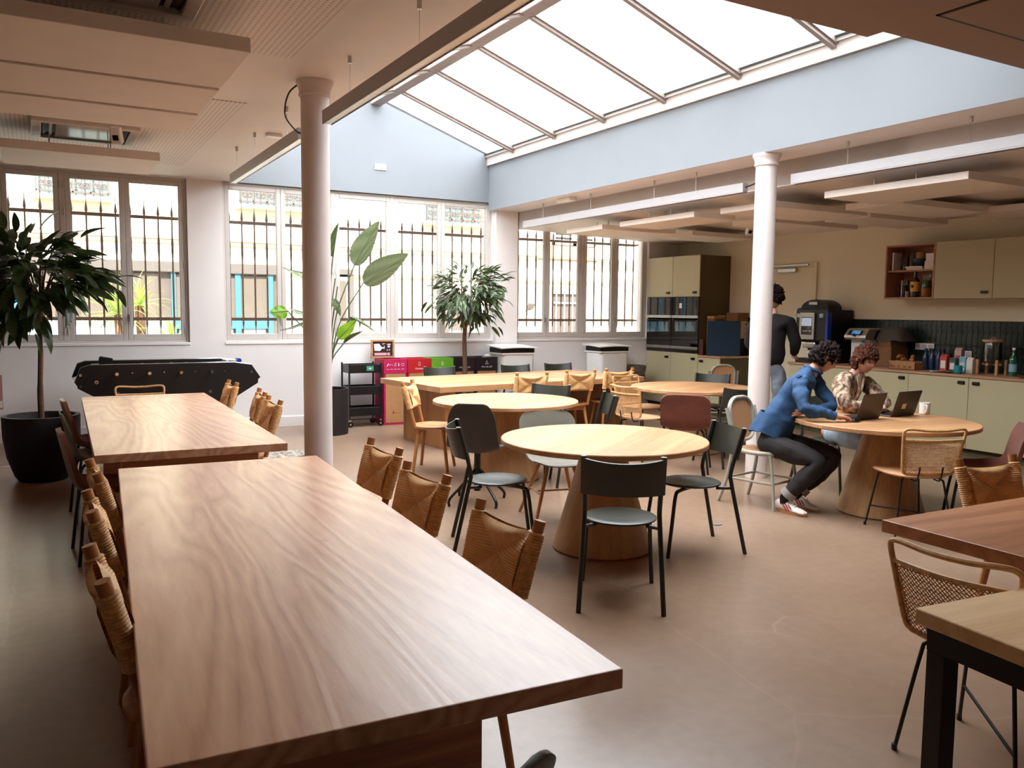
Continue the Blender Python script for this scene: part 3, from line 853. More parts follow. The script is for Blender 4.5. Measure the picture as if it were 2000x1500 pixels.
# dark pine table on the right and the small table in front of it
rect_table('pine_table', 'dark reddish pine table behind the nearest rattan chair at right', (3.98, 1.80), (2.05, 0.66), -0.03, 0.765, 0.05, M_dpine,
           [(-0.12, 0.12, -0.25, 0.25)], M_dpine)
t = thing('side_table', 'pale wood table on black steel legs in the near right corner', 'table', (2.165, 1.455, 0), 0.0)
rz = math.atan2(1.406-1.454, 2.627-2.165)
t.rotation_euler[2] = rz
b = B(); b.bx(0, 1.5, -0.82, 0, 0.715, 0.76); b.obj('tabletop', M_oakpale, t, bevel=0.003)
for x in (0.03, 1.41):
    for y in (-0.08, -0.8):
        b = B(); b.bx(x, x+0.06, y-0.0, y+0.06, 0, 0.64); b.obj('leg', M_blackmetal, t, bevel=0.002)
b = B(); b.bx(0.03, 1.47, -0.08, -0.02, 0.64, 0.715); b.bx(0.03, 1.47, -0.8, -0.74, 0.64, 0.715); b.bx(0.03, 0.09, -0.74, -0.08, 0.64, 0.715); b.bx(1.41, 1.47, -0.74, -0.08, 0.64, 0.715)
b.obj('frame', M_blackmetal, t)

def round_table(x, y, r, rz, label, first=[None]):
    if first[0] is None:
        t = thing('round_table', label, 'table', (x, y, 0), rz, 'round oak tables on cone bases')
        b = B(); b.lathe([(0.0, 0.712), (r-0.02, 0.712), (r, 0.720), (r, 0.745), (r-0.004, 0.75), (0.0, 0.75)], 72, cap=False)
        b.obj('tabletop', M_oakx, t, smooth=True)
        b = B(); b.lathe([(0.325, 0.0), (0.335, 0.012), (0.135, 0.712)], 56); b.obj('cone_base', M_cone, t, smooth=True)
        first[0] = t
        return t
    return dup(first[0], (x, y, 0), rz, label)
round_table(3.29, 4.54, 0.695, 0.6, 'round oak table nearest the middle, ringed by dark green chairs')
round_table(3.86, 6.93, 0.685, 0.4, 'round oak table between the charcoal shell chair and the long oak table')
round_table(6.52, 7.30, 0.72, 0.3, 'round oak table by the ovens with two rattan chairs')
round_table(5.90, 4.32, 0.715, -0.2, 'round oak table with the two laptops on it')

# ------------------------------------------------------------------ chairs (all face +Y in their own frame)
GR_RUSH, GR_STEEL, GR_RAT, GR_SHELL = 'rush back wooden chairs', 'dark green steel chairs', 'rattan back chairs', 'moulded shell chairs'
def make_rush():
    t = thing('rush_chair', '', 'chair', group=GR_RUSH)
    b = B(); b.lathe([(0.0, 0.425), (0.20, 0.425), (0.222, 0.436), (0.222, 0.452), (0.205, 0.458), (0.15, 0.452), (0.0, 0.447)], 36, cap=False, sx=1.0, sy=0.96)
    b.obj('seat', M_chairwood, t, smooth=True)
    for sx in (-1, 1):
        for y0, y1 in ((0.12, 0.18), (-0.12, -0.17)):
            b = B(); b.tube([(sx*0.185, y1, 0), (sx*0.13, y0, 0.43)], [0.015, 0.02], 10); b.obj('leg', M_chairwood, t, smooth=True)
    b = B(); b.bx(-0.13, 0.13, 0.11, 0.13, 0.375, 0.425); b.bx(-0.13, 0.13, -0.13, -0.11, 0.375, 0.425); b.obj('apron', M_chairwood, t)
    def post(s, z):
        k = (z-0.45)/0.43
        return Vector((s*(0.165+0.028*k), -0.155-0.105*k-0.01*k*k, z))
    for s in (-1, 1):
        b = B(); b.tube([post(s, 0.44), post(s, 0.6), post(s, 0.75), post(s, 0.885)], [0.017, 0.019, 0.021, 0.021], 12)
        b.obj('back_post', M_pegwood, t, smooth=True)
        b = B()                                       # rush cord wound round the post
        n = 22
        path, rad = [], []
        for k in range(n*2+1):
            z = 0.625+0.222*k/(n*2)
            path.append(post(s, z)); rad.append(0.0315 if k % 2 else 0.0265)
        b.tube(path, rad, 10)
        b.obj('rush_winding', M_rushcord, t, smooth=True, angle=80)
    b = B()                                           # the woven panel, pillowed into four fields
    def face(sgn):
        def fn(u, v):
            x = (u-0.5)*2; w = (v-0.5)*2
            z = 0.736+w*0.112
            p = post(1, z)
            ax, aw = abs(x), abs(w)
            d = abs(ax-aw)
            h = 0.008+0.026*min(1, d*2.2)**0.8+0.006*max(ax, aw)
            edge = min(1.0, (1-aw)*5+0.05)
            h *= edge**0.5
            sag = -0.014*(1-ax*ax)*max(0, w)
            return (x*(p.x-0.012), p.y+sgn*h, z+sag)
        return fn
    b.grid(face(1), 21, 21); b.grid(face(-1), 21, 21)
    b.obj('rush_panel', M_rush, t, smooth=True, angle=60)
    return t

def make_steel():
    t = thing('steel_chair', '', 'chair', group=GR_STEEL)
    b = B(); b.lathe([(0.0, 0.447), (0.13, 0.444), (0.19, 0.446), (0.203, 0.452), (0.203, 0.460), (0.192, 0.465), (0.13, 0.457), (0.0, 0.453)], 40, cap=False, c=(0, 0.02, 0))
    b.obj('seat', M_green, t, smooth=True)
    for s in (-1, 1):
        b = B(); b.tube(bez([(s*0.205, 0.265, 0), (s*0.19, 0.235, 0.22), (s*0.178, 0.21, 0.40), (s*0.160, 0.175, 0.432), (s*0.09, 0.07, 0.436)], 5), 0.0125, 10)
        b.obj('leg', M_greenm, t, smooth=True)
        b = B(); b.tube(bez([(s*0.225, -0.28, 0), (s*0.213, -0.225, 0.25), (s*0.202, -0.178, 0.47), (s*0.200, -0.170, 0.54), (s*0.203, -0.205, 0.68), (s*0.208, -0.250, 0.842)], 5), 0.0135, 10)
        b.obj('leg', M_greenm, t, smooth=True)
        b = B(); b.tube([(s*0.203, -0.182, 0.445), (s*0.14, -0.10, 0.436)], 0.011, 8); b.obj('side_rail', M_greenm, t, smooth=True)
        b = B(); b.lathe([(0.0, 0.0), (0.0165, 0.0), (0.0165, 0.005), (0.0, 0.007)], 14, (s*0.2085, -0.2515, 0.839)); b.obj('end_cap', M_sage, t, smooth=True)
    b = B()
    def fn(u, v):
        x = (u-0.5)*2
        z = 0.632+v*0.203 - 0.020*v*(1-x*x)
        yb = -0.172-0.018*(z-0.54)/0.1 - 0.0 if z < 0.6 else -0.183-(z-0.6)*0.275
        return (x*0.224, yb-0.016-0.078*(1-abs(x)**2.2), z)
    b.grid(fn, 19, 6, 0.010)
    b.obj('backrest', M_green, t, smooth=True)
    return t

M_weave = M_cane
def make_rattan():
    t = thing('rattan_chair', '', 'chair', group=GR_RAT)
    b = B()
    out = rrect(0.46, 0.44, 0.16, 7, 0, 0.03)
    n = len(out)
    vs = []
    for z, k in ((0.435, 0.96), (0.443, 1.0), (0.449, 1.0), (0.453, 0.97)):
        vs += [(x*k, y*k, z+0.012*(abs(x)/0.23)**2) for x, y in out]
    fs = [tuple(range(n-1, -1, -1)), tuple(range(3*n, 4*n))]
    for r in range(3):
        for i in range(n): fs.append((r*n+i, r*n+(i+1) % n, (r+1)*n+(i+1) % n, (r+1)*n+i))
    b.add(vs, fs); b.obj('seat', M_seatply, t, smooth=True)
    for sx in (-1, 1):
        for sy in (-1, 1):
            b = B(); b.tube(bez([(sx*0.215, 0.02+sy*0.215, 0.0), (sx*0.165, 0.02+sy*0.165, 0.36), (sx*0.15, 0.02+sy*0.15, 0.415), (sx*0.10, 0.02+sy*0.10, 0.432), (0, 0.02, 0.433)], 5), 0.0075, 8)
            b.lathe([(0.0105, 0), (0.0105, 0.022)], 8, (sx*0.215, 0.02+sy*0.215, 0))
            b.obj('leg', M_blackmetal, t, smooth=True)
        b = B(); b.tube([(sx*0.193, 0.02-sx*0.193, 0.155), (-sx*0.193, 0.02+sx*0.193, 0.155)], 0.006, 8); b.obj('cross_brace', M_blackmetal, t)
    def yb(z): return -0.185-(z-0.46)*0.24
    def bow(x): return -0.035*(1-(x/0.23)**2)
    def P(x, z): return Vector((x, yb(z)+bow(x), z))
    def loop(w0, w1, z0, z1, r):
        pts = rrect(1, 1, r, 6)
        return [P(px*2*(w0+(w1-w0)*(pz+0.5)), z0+(pz+0.5)*(z1-z0)) for px, pz in pts]
    b = B()
    # outer frame with the raised handle loop on top
    pts = [(-0.165, 0.475), (-0.19, 0.50), (-0.207, 0.60), (-0.219, 0.70), (-0.226, 0.775), (-0.212, 0.80), (-0.17, 0.805), (-0.08, 0.797), (0.0, 0.795)]
    full = pts + [(-x, z) for x, z in reversed(pts[:-1])]
    b.tube(bez([P(x, z) for x, z in full], 5), 0.0105, 8)
    b.tube(bez([P(-0.165, 0.475), P(-0.08, 0.468), P(0, 0.467), P(0.08, 0.468), P(0.165, 0.475)], 4), 0.0105, 8)
    b.obj('cane_frame', M_cane, t, smooth=True)
    b = B(); b.tube(bez([P(-0.217, 0.725), P(-0.1, 0.722), P(0, 0.72), P(0.1, 0.722), P(0.217, 0.725)], 4), 0.010, 8); b.obj('cane_rail', M_cane, t, smooth=True)
    b = B()                                            # diagonal open weave
    def inside(x, z):
        w = 0.175+(z-0.475)/(0.72-0.475)*0.035
        if not 0.474 < z < 0.716 or abs(x) > w: return False
        return True
    pitch = 0.0165
    for d in (-1, 1):
        k = -60
        while k < 60:
            c = k*pitch
            seg = []
            steps = 26
            for i in range(steps+1):
                z = 0.470+0.25*i/steps
                x = c + d*(z-0.595)
                if inside(x, z): seg.append(P(x, z)+Vector((0, 0.0015*d, 0)))
            if len(seg) >= 2:
                b.tube([seg[0]] + seg[3:-3:5] + [seg[-1]], 0.0021, 4, caps=False)
            k += 1
    for i in range(10):                                # horizontal strands
        z = 0.480+i*0.025
        w = 0.178+(z-0.475)/0.245*0.034
        b.tube([P(-w, z), P(-w/2, z), P(0, z), P(w/2, z), P(w, z)], 0.0016, 4, caps=False)
    b.obj('cane_weave', M_weave, t, kind='stuff')
    b = B()                                            # lashing round the edge of the weave
    for i in range(21):
        z = 0.482+i*0.0115
        w = 0.184+(z-0.475)/0.245*0.036
        for s in (-1, 1): b.tube([P(s*w, z)+Vector((0, 0.008, 0)), P(s*(w-0.02), z+0.004)], 0.0042, 4)
    for i in range(30):
        x = -0.19+0.38*i/29
        b.tube([P(x, 0.724)+Vector((0, 0.006, 0)), P(x+0.004, 0.706)], 0.0042, 4)
        if abs(x) < 0.165: b.tube([P(x, 0.468), P(x+0.004, 0.486)], 0.0042, 4)
    b.obj('lashing', M_rushcord, t, kind='stuff')
    for s in (-1, 1):
        b = B(); b.tube(bez([P(s*0.085, 0.53)+Vector((0, -0.012, 0)), P(s*0.085, 0.47)+Vector((0, -0.012, 0)), (s*0.085, -0.205, 0.425), (s*0.085, -0.14, 0.424)], 4), 0.006, 8); b.obj('back_hook', M_blackmetal, t, smooth=True)
    return t

def make_shell(mat, legmat, w=0.47, back=0.40, legs='wood', top=0.82, thick=0.012, taper=1.0, rough=None):
    t = thing('shell_chair', '', 'chair', group=GR_SHELL)
    prof = bez([(0, 0.235, 0.435), (0, 0.20, 0.452), (0, 0.10, 0.446), (0, -0.02, 0.440), (0, -0.12, 0.452), (0, -0.185, 0.50), (0, -0.215, 0.60), (0, -0.235, 0.70), (0, -0.262, top)], 6)
    m = len(prof)
    def fn(u, v):
        k = u*(m-1); i = min(int(k), m-2); f = k-i
        p = prof[i].lerp(prof[i+1], f)
        x = (v-0.5)*2
        hw = w/2
        s = u
        if s > 0.875:
            q = min(1, (s-0.875)/0.125); hw -= 0.105*(1-math.sqrt(max(0, 1-q*q)))
        if s > 0.6: hw *= 1-(1-taper)*(s-0.6)/0.4
        if s < 0.10: hw *= 0.86+1.4*s
        if 0.30 < s < 0.55: hw *= 1-0.05*math.sin((s-0.30)/0.25*PI)
        cup = abs(x)**2.6
        seat = max(0, 1-s*1.9); bk = max(0, min(1, (s-0.42)*2.2))
        fl = 1-0.85*max(0, min(1, (s-0.55)/0.4))
        return (x*hw, p.y+cup*0.055*bk*fl, p.z+cup*(0.035*seat+0.05*max(0, 1-abs(s-0.45)*4)))
    b = B(); um = lambda u: u if u < 0.5 else 1-0.5*(2*(1-u))**1.5
    def nf(u, v):
        k = um(u)*(m-1); i = min(int(k), m-2); d = (prof[i+1]-prof[i]).normalized()
        return Vector((0, d.z, -d.y))
    b.grid(lambda u, v: fn(um(u), v), 44, 17, thick, nf)
    b.obj('shell', mat, t, smooth=True, angle=50)
    if legs == 'wood':
        for sx in (-1, 1):
            for sy in (-1, 1):
                b = B(); b.tube([(sx*0.23, 0.02+sy*0.22, 0), (sx*0.10, 0.02+sy*0.10, 0.43)], [0.012, 0.017], 10); b.obj('leg', legmat, t, smooth=True)
        b = B()
        for sx in (-1, 1): b.cyl((sx*0.165, 0.02-0.16, 0.21), (sx*0.165, 0.02+0.16, 0.21), 0.008, n=8)
        b.cyl((-0.165, 0.02, 0.21), (0.165, 0.02, 0.21), 0.008, n=8)
        b.obj('stretcher', legmat, t, smooth=True)
    elif legs == 'steel':
        for sx in (-1, 1):
            for sy in (-1, 1):
                b = B(); b.tube(bez([(sx*0.235, 0.01+sy*0.215, 0.0), (sx*0.195, 0.01+sy*0.18, 0.30), (sx*0.17, 0.01+sy*0.15, 0.415), (sx*0.12, 0.01+sy*0.08, 0.428)], 5), 0.011, 8); b.obj('leg', legmat, t, smooth=True)
    elif legs == 'star':
        b = B(); b.cyl((0, 0.02, 0.10), (0, 0.02, 0.43), 0.028, n=14); b.obj('pedestal', legmat, t, smooth=True)
        for k in range(4):
            a = PI/4+k*PI/2
            b = B(); b.tube(bez([(0, 0.02, 0.30), (0.14*math.cos(a), 0.02+0.14*math.sin(a), 0.17), (0.27*math.cos(a), 0.02+0.27*math.sin(a), 0.06), (0.275*math.cos(a), 0.02+0.275*math.sin(a), 0.0)], 5), 0.012, 8); b.obj('leg', legmat, t, smooth=True)
    return t

def make_bentwood():
    t = thing('bentwood_chair', '', 'chair')
    b = B(); b.tube([(0.205*math.cos(a), 0.02+0.205*math.sin(a), 0.455) for a in [2*PI*k/32 for k in range(32)]], 0.018, 10, closed=True); b.obj('seat_ring', M_sage, t, smooth=True)
    b = B(); b.lathe([(0.0, 0.458), (0.195, 0.462), (0.195, 0.468), (0.0, 0.465)], 32, (0, 0.02, 0), cap=False); b.obj('seat_cane', M_canecloth, t, smooth=True)
    for s in (-1, 1):
        b = B(); b.tube(bez([(s*0.185, 0.235, 0), (s*0.165, 0.20, 0.25), (s*0.155, 0.165, 0.445)], 5), [0.013]*10+[0.018], 10); b.obj('leg', M_sage, t, smooth=True)
        b = B(); b.tube(bez([(s*0.215, -0.29, 0), (s*0.195, -0.225, 0.2), (s*0.185, -0.185, 0.45), (s*0.19, -0.20, 0.62), (s*0.195, -0.245, 0.80)], 6), 0.0155, 10); b.obj('leg', M_sage, t, smooth=True)
    pts = rrect(0.315, 0.36, 0.12, 7)
    def P(x, z): return Vector((x, -0.205-(z-0.55)*0.17, z))
    b = B(); b.tube([P(x*(1+0.15*z), 0.70+z) for x, z in pts], 0.0155, 10, closed=True, squash=1.3); b.obj('back_frame', M_sage, t, smooth=True)
    b = B(); vs = [P(x*(1+0.15*z)*0.96, 0.70+z*0.97) for x, z in pts]; b.add(vs+[v+Vector((0, -0.004, 0)) for v in vs], [tuple(range(len(vs))), tuple(range(2*len(vs)-1, len(vs)-1, -1))])
    b.obj('back_cane', M_canecloth, t)
    b = B(); b.tube([(-0.175, 0.205, 0.215), (0.175, 0.205, 0.215), (0.195, 0.1, 0.215), (0.197, -0.215, 0.215), (-0.197, -0.215, 0.215), (-0.195, 0.1, 0.215)], 0.0105, 8, closed=True); b.obj('stretcher_ring', M_sage, t, smooth=True)
    return t

def canecloth():
    m, nt, p = base_mat('cane_webbing')
    tc = node(nt, 'ShaderNodeTexCoord'); ck = node(nt, 'ShaderNodeTexChecker'); ck.inputs['Scale'].default_value = 130
    L(nt, tc, 'Object', ck, 'Vector'); ck.inputs[1].default_value = (*hexc('c99468'), 1); ck.inputs[2].default_value = (*hexc('a97850'), 1)
    L(nt, ck, 'Color', p, 'Base Color'); p.inputs['Roughness'].default_value = 0.5
    return m
M_canecloth = canecloth()

def face(dx, dy): return math.atan2(-dx, dy)      # rotation that turns local +Y to (dx, dy)
rush = make_rush(); steel = make_steel(); rattan = make_rattan()
USED = set()
def place(proto, x, y, rz, label, group=None):
    if id(proto) not in USED:
        USED.add(id(proto))
        proto.location = (x, y, 0); proto.rotation_euler = (0, 0, rz); proto['label'] = label
        return proto
    return dup(proto, (x, y, 0), rz, label, group)
d2r = math.radians
# rush chairs along the two pine tables
for x, y, a, l in ((1.185, 2.56, 94, 'rush chair on the right of the nearest pine table, closest to the camera'),
                   (1.24, 3.42, 94, 'rush chair on the right of the nearest pine table, middle of the three'),
                   (1.33, 4.19, 92, 'rush chair on the right of the nearest pine table, furthest of the three'),
                   (0.385, 2.58, -88, 'rush chair on the left of the nearest pine table, closest to the camera'),
                   (0.41, 3.42, -90, 'rush chair on the left of the nearest pine table, middle of the three'),
                   (0.46, 4.17, -88, 'rush chair on the left of the nearest pine table, beside the brown leather shell'),
                   (1.37, 8.45, 90, 'rush chair at the far end of the second pine table, by the football table'),
                   (1.42, 7.45, 84, 'rush chair on the right of the second pine table, middle of the three'),
                   (1.36, 6.74, 90, 'rush chair on the right of the second pine table, nearest the round column')):
    place(rush, x, y, d2r(a), l)
for x, y, dx, dy, l in ((3.42, 7.62, 0.75, -0.55, 'pale rush chair at the round table, in front of the oak table leg'),
                        (5.02, 9.05-0.45, 0.10, 1, 'rush chair at the long oak table, under the small fig tree'),
                        (5.78, 9.13-0.42, 0.10, 1, 'rush chair at the long oak table, middle of its three'),
                        (6.42, 9.16-0.38, 0.10, 1, 'rush chair at the right end of the long oak table'),
                        (4.12, 2.18, -0.12, -1, 'rush chair tucked under the dark reddish table at right')):
    place(rush, x, y, face(dx, dy), l)
# dark green steel chairs
for x, y, dx, dy, l in ((2.79, 3.68, 0.565, 0.825, 'dark green steel chair with its back to the camera at the middle round table'),
                        (2.66, 4.92, 0.83, -0.38, 'dark green steel chair left of the middle round table'),
                        (3.83, 4.25, -0.90, 0.25, 'dark green steel chair right of the middle round table'),
                        (4.42, 7.22, -0.75, -0.45, 'grey green steel chair behind the second round table, low back seen over it'),
                        (4.36, 6.36, -0.95, 0.4, 'green steel chair seen edge-on between the two middle round tables'),
                        (7.16, 7.72, -0.7, -0.5, 'grey green steel chair behind the round table by the ovens'),
                        (4.65, 9.98, -0.1, -1, 'green steel chair behind the long oak table, in front of the green bin'),
                        (5.85, 10.02, -0.1, -1, 'green steel chair behind the long oak table, in front of the first white bin'),
                        (6.62, 10.10, -0.1, -1, 'green steel chair behind the right end of the long oak table'),
                        (6.24, 5.10, 0.05, -1, 'dark green steel chair under the person in the patterned cardigan')):
    place(steel, x, y, face(dx, dy), l)
# rattan chairs
for x, y, dx, dy, l in ((2.90, 1.66, 1.0, 0.05, 'rattan chair with open cane weave nearest the camera at right'),
                        (5.53, 3.80, 0.42, 0.90, 'rattan chair in front of the laptops at the round table'),
                        (5.72, 7.20, 0.98, 0.12, 'rattan chair at the left of the round table by the ovens, nearer one'),
                        (6.38, 8.05, 0.15, -0.98, 'rattan chair behind the round table by the ovens, beside the white bin'),
                        (0.86, 8.88, -0.02, -1, 'rattan chair at the far end of the second pine table, before the football table')):
    place(rattan, x, y, face(dx, dy), l)
# shell chairs
s = make_shell(M_greyshell, M_chairwood, 0.47, legs='wood', top=0.80); place(s, 3.47, 5.42, face(-0.25, -0.97), 'grey olive shell chair on wooden legs behind the middle round table')
s = make_shell(M_darkshell, M_blackmetal, 0.44, legs='star', top=0.86, taper=0.85); place(s, 3.13, 6.10, face(0.62, 0.78), 'charcoal shell chair with a tall plain back at the second round table')
s = make_shell(M_velvet, M_blackmetal, 0.49, legs='steel', top=0.80, thick=0.03); place(s, 5.68, 6.42, face(0.72, 0.70), 'brown velvet shell chair with its back to the camera at the table by the ovens')
place(s, 6.16, 3.66, face(-0.62, 0.78), 'brown velvet shell chair right of the laptops table')
s2 = make_shell(M_leather, M_blackmetal, 0.46, legs='steel', top=0.83, thick=0.03); place(s2, 0.36, 5.92, face(1, 0.05), 'brown leather shell chair beside the dark plant pot')
place(s2, 0.42, 7.86, face(1, 0.05), 'brown leather shell chair at the far left of the second pine table')
s3 = make_shell(M_oliveshell, M_blackmetal, 0.46, legs='steel', top=0.81); place(s3, 0.38, 7.05, face(1, 0.05), 'olive shell chair between the two brown leather shells')
s4 = make_shell(M_oliveshell, M_blackmetal, 0.44, legs='steel', top=0.79); place(s4, 0.545, 1.43, face(-0.42, 0.91), 'olive shell chair at the near end of the nearest pine table, top edge only')
# bentwood chairs
bw = make_bentwood(); place(bw, 5.26, 4.98, face(0.17, -0.98), 'sage bentwood chair with cane back under the person in blue')
tag(bw, 'sage bentwood chair with cane back under the person in blue', 'chair', 'sage bentwood chairs')
t = place(bw, 8.35, 8.75, face(0.6, 0.8), 'pale bentwood chair behind the column, before the kitchen counter')
# dark chair at right of the oven table, hidden behind the sage chair
place(steel, 6.30, 6.52, face(0.1, 0.99), 'dark steel chair between the brown velvet shell and the sage bentwood chair')
# ------------------------------------------------------------------ kitchen (fronts at x = KX, along the right wall)
KX = 9.05
def cab_handle(parent, y, z, w=0.07):
    b = B(); b.bx(KX-0.045, KX-0.02, y-w/2, y+w/2, z-0.013, z+0.013); b.bx(KX-0.022, KX-0.019, y-w/2-0.006, y+w/2+0.006, z-0.02, z+0.02)
    return b.obj('handle', M_handle, parent, bevel=0.003)
def base_cab(y0, y1, label, hinge=1, z1=0.90):
    t = thing('base_cabinet', label, 'cabinet', (0, 0, 0)); 
    b = B(); b.bx(KX+0.001, XR-0.003, y0+0.001, y1-0.001, 0.09, z1); b.obj('body', M_khakidk, t)
    b = B(); b.bx(KX+0.06, KX+0.08, y0+0.001, y1-0.001, 0.0, 0.09); b.obj('plinth', M_khakidk, t)
    b = B(); b.bx(KX-0.019, KX, y0+0.0025, y1-0.0025, 0.10, z1-0.006); d = b.obj('door', M_khaki, t, bevel=0.002)
    b_ = cab_handle(d, (y0+0.085) if hinge > 0 else (y1-0.085), z1-0.06)
    return t
GB = 'kitchen base cabinets'
ys = [8.15, 7.817, 7.067, 6.317, 5.569, 4.82, 4.07]
names = ['narrow khaki base cabinet at the far end under the coffee machine', 'khaki base cabinet under the water dispenser', 'khaki base cabinet behind the patterned cardigan',
         'khaki base cabinet behind the white mug', 'khaki base cabinet under the glass drinks dispenser', 'khaki base cabinet at the right edge under the sink']
for i, nme in enumerate(names):
    base_cab(ys[i+1], ys[i], nme, hinge=-1 if i >= 4 else 1)['group'] = GB
b = B(); b.bx(KX-0.03, XR-0.012, 4.0, 8.17, 0.90, 0.93)
wt_ = tag(b.obj('worktop', M_worktop, bevel=0.003), 'long brown wood worktop along the kitchen wall', 'worktop')
# splashback tiles, part of the kitchen wall
b = B(); b.bx(XR-0.004, XR, 4.0, 8.2, 0.93, 1.53); b.bx(XR-0.004, XR, 9.45, 10.0, 0.93, 1.53); b.obj('grout', M_grout, wall_right)
tile0 = None
def tiles(y0, y1):
    global tile0
    n = int((y1-y0)/0.066)
    for i in range(n):
        for k in range(2):
            y = y0+(i+0.5)*0.066; z = 0.932+0.15+k*0.299
            if tile0 is None:
                b = B(); b.bx(-0.012, -0.002, -0.0315, 0.0315, -0.148, 0.148); tile0 = b.obj('tile', M_tile, wall_right, bevel=0.002); o = tile0
            else: o = inst(tile0, parent=wall_right)
            o.location = (XR-0.002, y, z); o.rotation_euler = (random.uniform(-0.004, 0.004), random.uniform(-0.012, 0.012), random.uniform(-0.02, 0.02))
tiles(4.3, 8.2); tiles(9.45, 10.0)
# wall units
FX = 9.33
os_ = thing('open_shelf_unit', 'open oak box shelf of jars and bottles on the kitchen wall', 'shelf')
z0, z1, y0, y1 = 1.79, 2.455, 6.24, 6.91
b = B(); b.bx(FX-0.02, XR-0.002, y0, y1, z0, z0+0.02); b.obj('bottom_board', M_shelfwood, os_)
b = B(); b.bx(FX-0.02, XR-0.002, y0, y1, z1-0.02, z1); b.obj('top_board', M_shelfwood, os_)
for y in (y0, y1-0.02):
    b = B(); b.bx(FX-0.02, XR-0.002, y, y+0.02, z0+0.02, z1-0.02); b.obj('side_board', M_shelfwood, os_)
b = B(); b.bx(FX+0.01, XR-0.012, y0+0.02, y1-0.02, 2.125, 2.145); b.obj('shelf', M_shelfwood, os_)
b = B(); b.bx(XR-0.012, XR-0.002, y0+0.02, y1-0.02, z0+0.02, z1-0.02); b.obj('back_board', M_shelfwood, os_)
for i, (ya, yb, l) in enumerate(((5.53, 6.24, 'khaki wall cabinet right beside the open oak shelf'), (4.82, 5.53, 'khaki wall cabinet at the right edge of the picture'))):
    t = thing('wall_cabinet', l, 'cabinet')
    b = B(); b.bx(FX, XR-0.002, ya+0.001, yb-0.001, z0, z1); b.obj('body', M_khaki, t)
    b = B(); b.bx(FX-0.019, FX, ya+0.003, yb-0.003, z0, z1); d = b.obj('door', M_khaki, t, bevel=0.002)
    b = B(); b.bx(FX-0.045, FX-0.02, ya+0.05, ya+0.125, z0+0.055, z0+0.082); b.obj('handle', M_handle, d, bevel=0.003)
# tall unit with four ovens
TY0, TY1 = 10.0, 11.285
TM = (TY0+TY1)/2
t = thing('tall_cabinet', 'tall khaki oven housing with a dark olive side by the window wall', 'cabinet')
b = B(); b.bx(KX+0.35, XR-0.003, TY0+0.001, TY1, 0.09, 2.5); b.bx(KX+0.001, KX+0.35, TY0+0.001, TY0+0.022, 0.09, 2.5); b.bx(KX+0.001, KX+0.35, TY1-0.02, TY1, 0.09, 2.5)
b.bx(KX+0.001, KX+0.35, TY0+0.02, TY1-0.02, 1.845, 2.5); b.bx(KX+0.001, KX+0.35, TY0+0.02, TY1-0.02, 0.09, 0.95); b.bx(KX+0.001, KX+0.35, TM-0.012, TM+0.012, 0.95, 1.845)
b.bx(KX+0.05, KX+0.35, TY0+0.01, TY1, 0, 0.09)
b.obj('body', M_khakidk, t)
for ya, yb in ((TY0, TM), (TM, TY1)):
    b = B(); b.bx(KX-0.019, KX, ya+0.003, yb-0.003, 1.85, 2.50); d = b.obj('door', M_khaki, t, bevel=0.002); cab_handle(d, ya+0.10, 1.915)
    b = B(); b.bx(KX-0.019, KX, ya+0.003, yb-0.003, 0.10, 0.945); d = b.obj('door', M_khaki, t, bevel=0.002); cab_handle(d, ya+0.10, 0.865)
k = 0
M_screen = plain('oven_display', '241a1c', 0.1)
for za, zb, rown in ((1.50, 1.842, 'upper'), (1.0, 1.485, 'lower')):
    for ya, yb, side in ((TM, TY1, 'by the window'), (TY0, TM, 'beside the dark cabinet side')):
        t = thing('built_in_oven', '%s black glass oven in the tall cabinet, %s' % (rown, side), 'oven')
        b = B(); b.bx(KX+0.0, KX+0.33, ya+0.025, yb-0.025, za+0.005, zb-0.005); b.obj('body', M_black, t)
        b = B(); b.bx(KX-0.022, KX-0.001, ya+0.004, yb-0.004, za+0.05, zb-0.002); d = b.obj('door', M_ovenglass, t, bevel=0.002)
        b = B(); b.bx(KX-0.034, KX-0.022, ya+0.006, yb-0.006, za+0.005, za+0.05); b.obj('control_strip', M_steel, t, bevel=0.003)
        b = B(); b.bx(KX-0.0225, KX-0.0215, ya+0.03, ya+0.10, zb-0.16, zb-0.05); b.obj('display', M_screen, d)
b = B(); b.bx(KX-0.019, KX, TY0+0.003, TY1-0.003, 0.948, 0.998); tag(b.obj('warming_drawer', M_ovenglass, bevel=0.002), 'low black glass drawer strip beneath the ovens', 'drawer')
b = B(); b.bx(KX-0.0232, KX-0.0222, 10.40, 10.46, 1.665, 1.745); tag(b.obj('paper_note', M_white), 'small white note stuck on the upper oven door', 'note')
# short base unit with its worktop
t = thing('base_cabinet', 'short khaki base cabinet with a dark olive end, right of the ovens', 'cabinet')
b = B(); b.bx(KX+0.001, XR-0.003, 9.5, 9.998, 0.09, 0.90); b.obj('body', M_khakidk, t)
b = B(); b.bx(KX-0.019, KX, 9.503, 9.997, 0.10, 0.894); d = b.obj('door', M_khaki, t, bevel=0.002); cab_handle(d, 9.91, 0.84)
b = B(); b.bx(KX+0.05, XR-0.003, 9.51, 9.998, 0, 0.09); b.obj('plinth', M_khakidk, t)
b = B(); b.bx(KX-0.03, XR-0.012, 9.48, 9.998, 0.90, 0.93); tag(b.obj('worktop', M_worktop, bevel=0.003), 'short piece of wood worktop under the cardboard boxes', 'worktop')

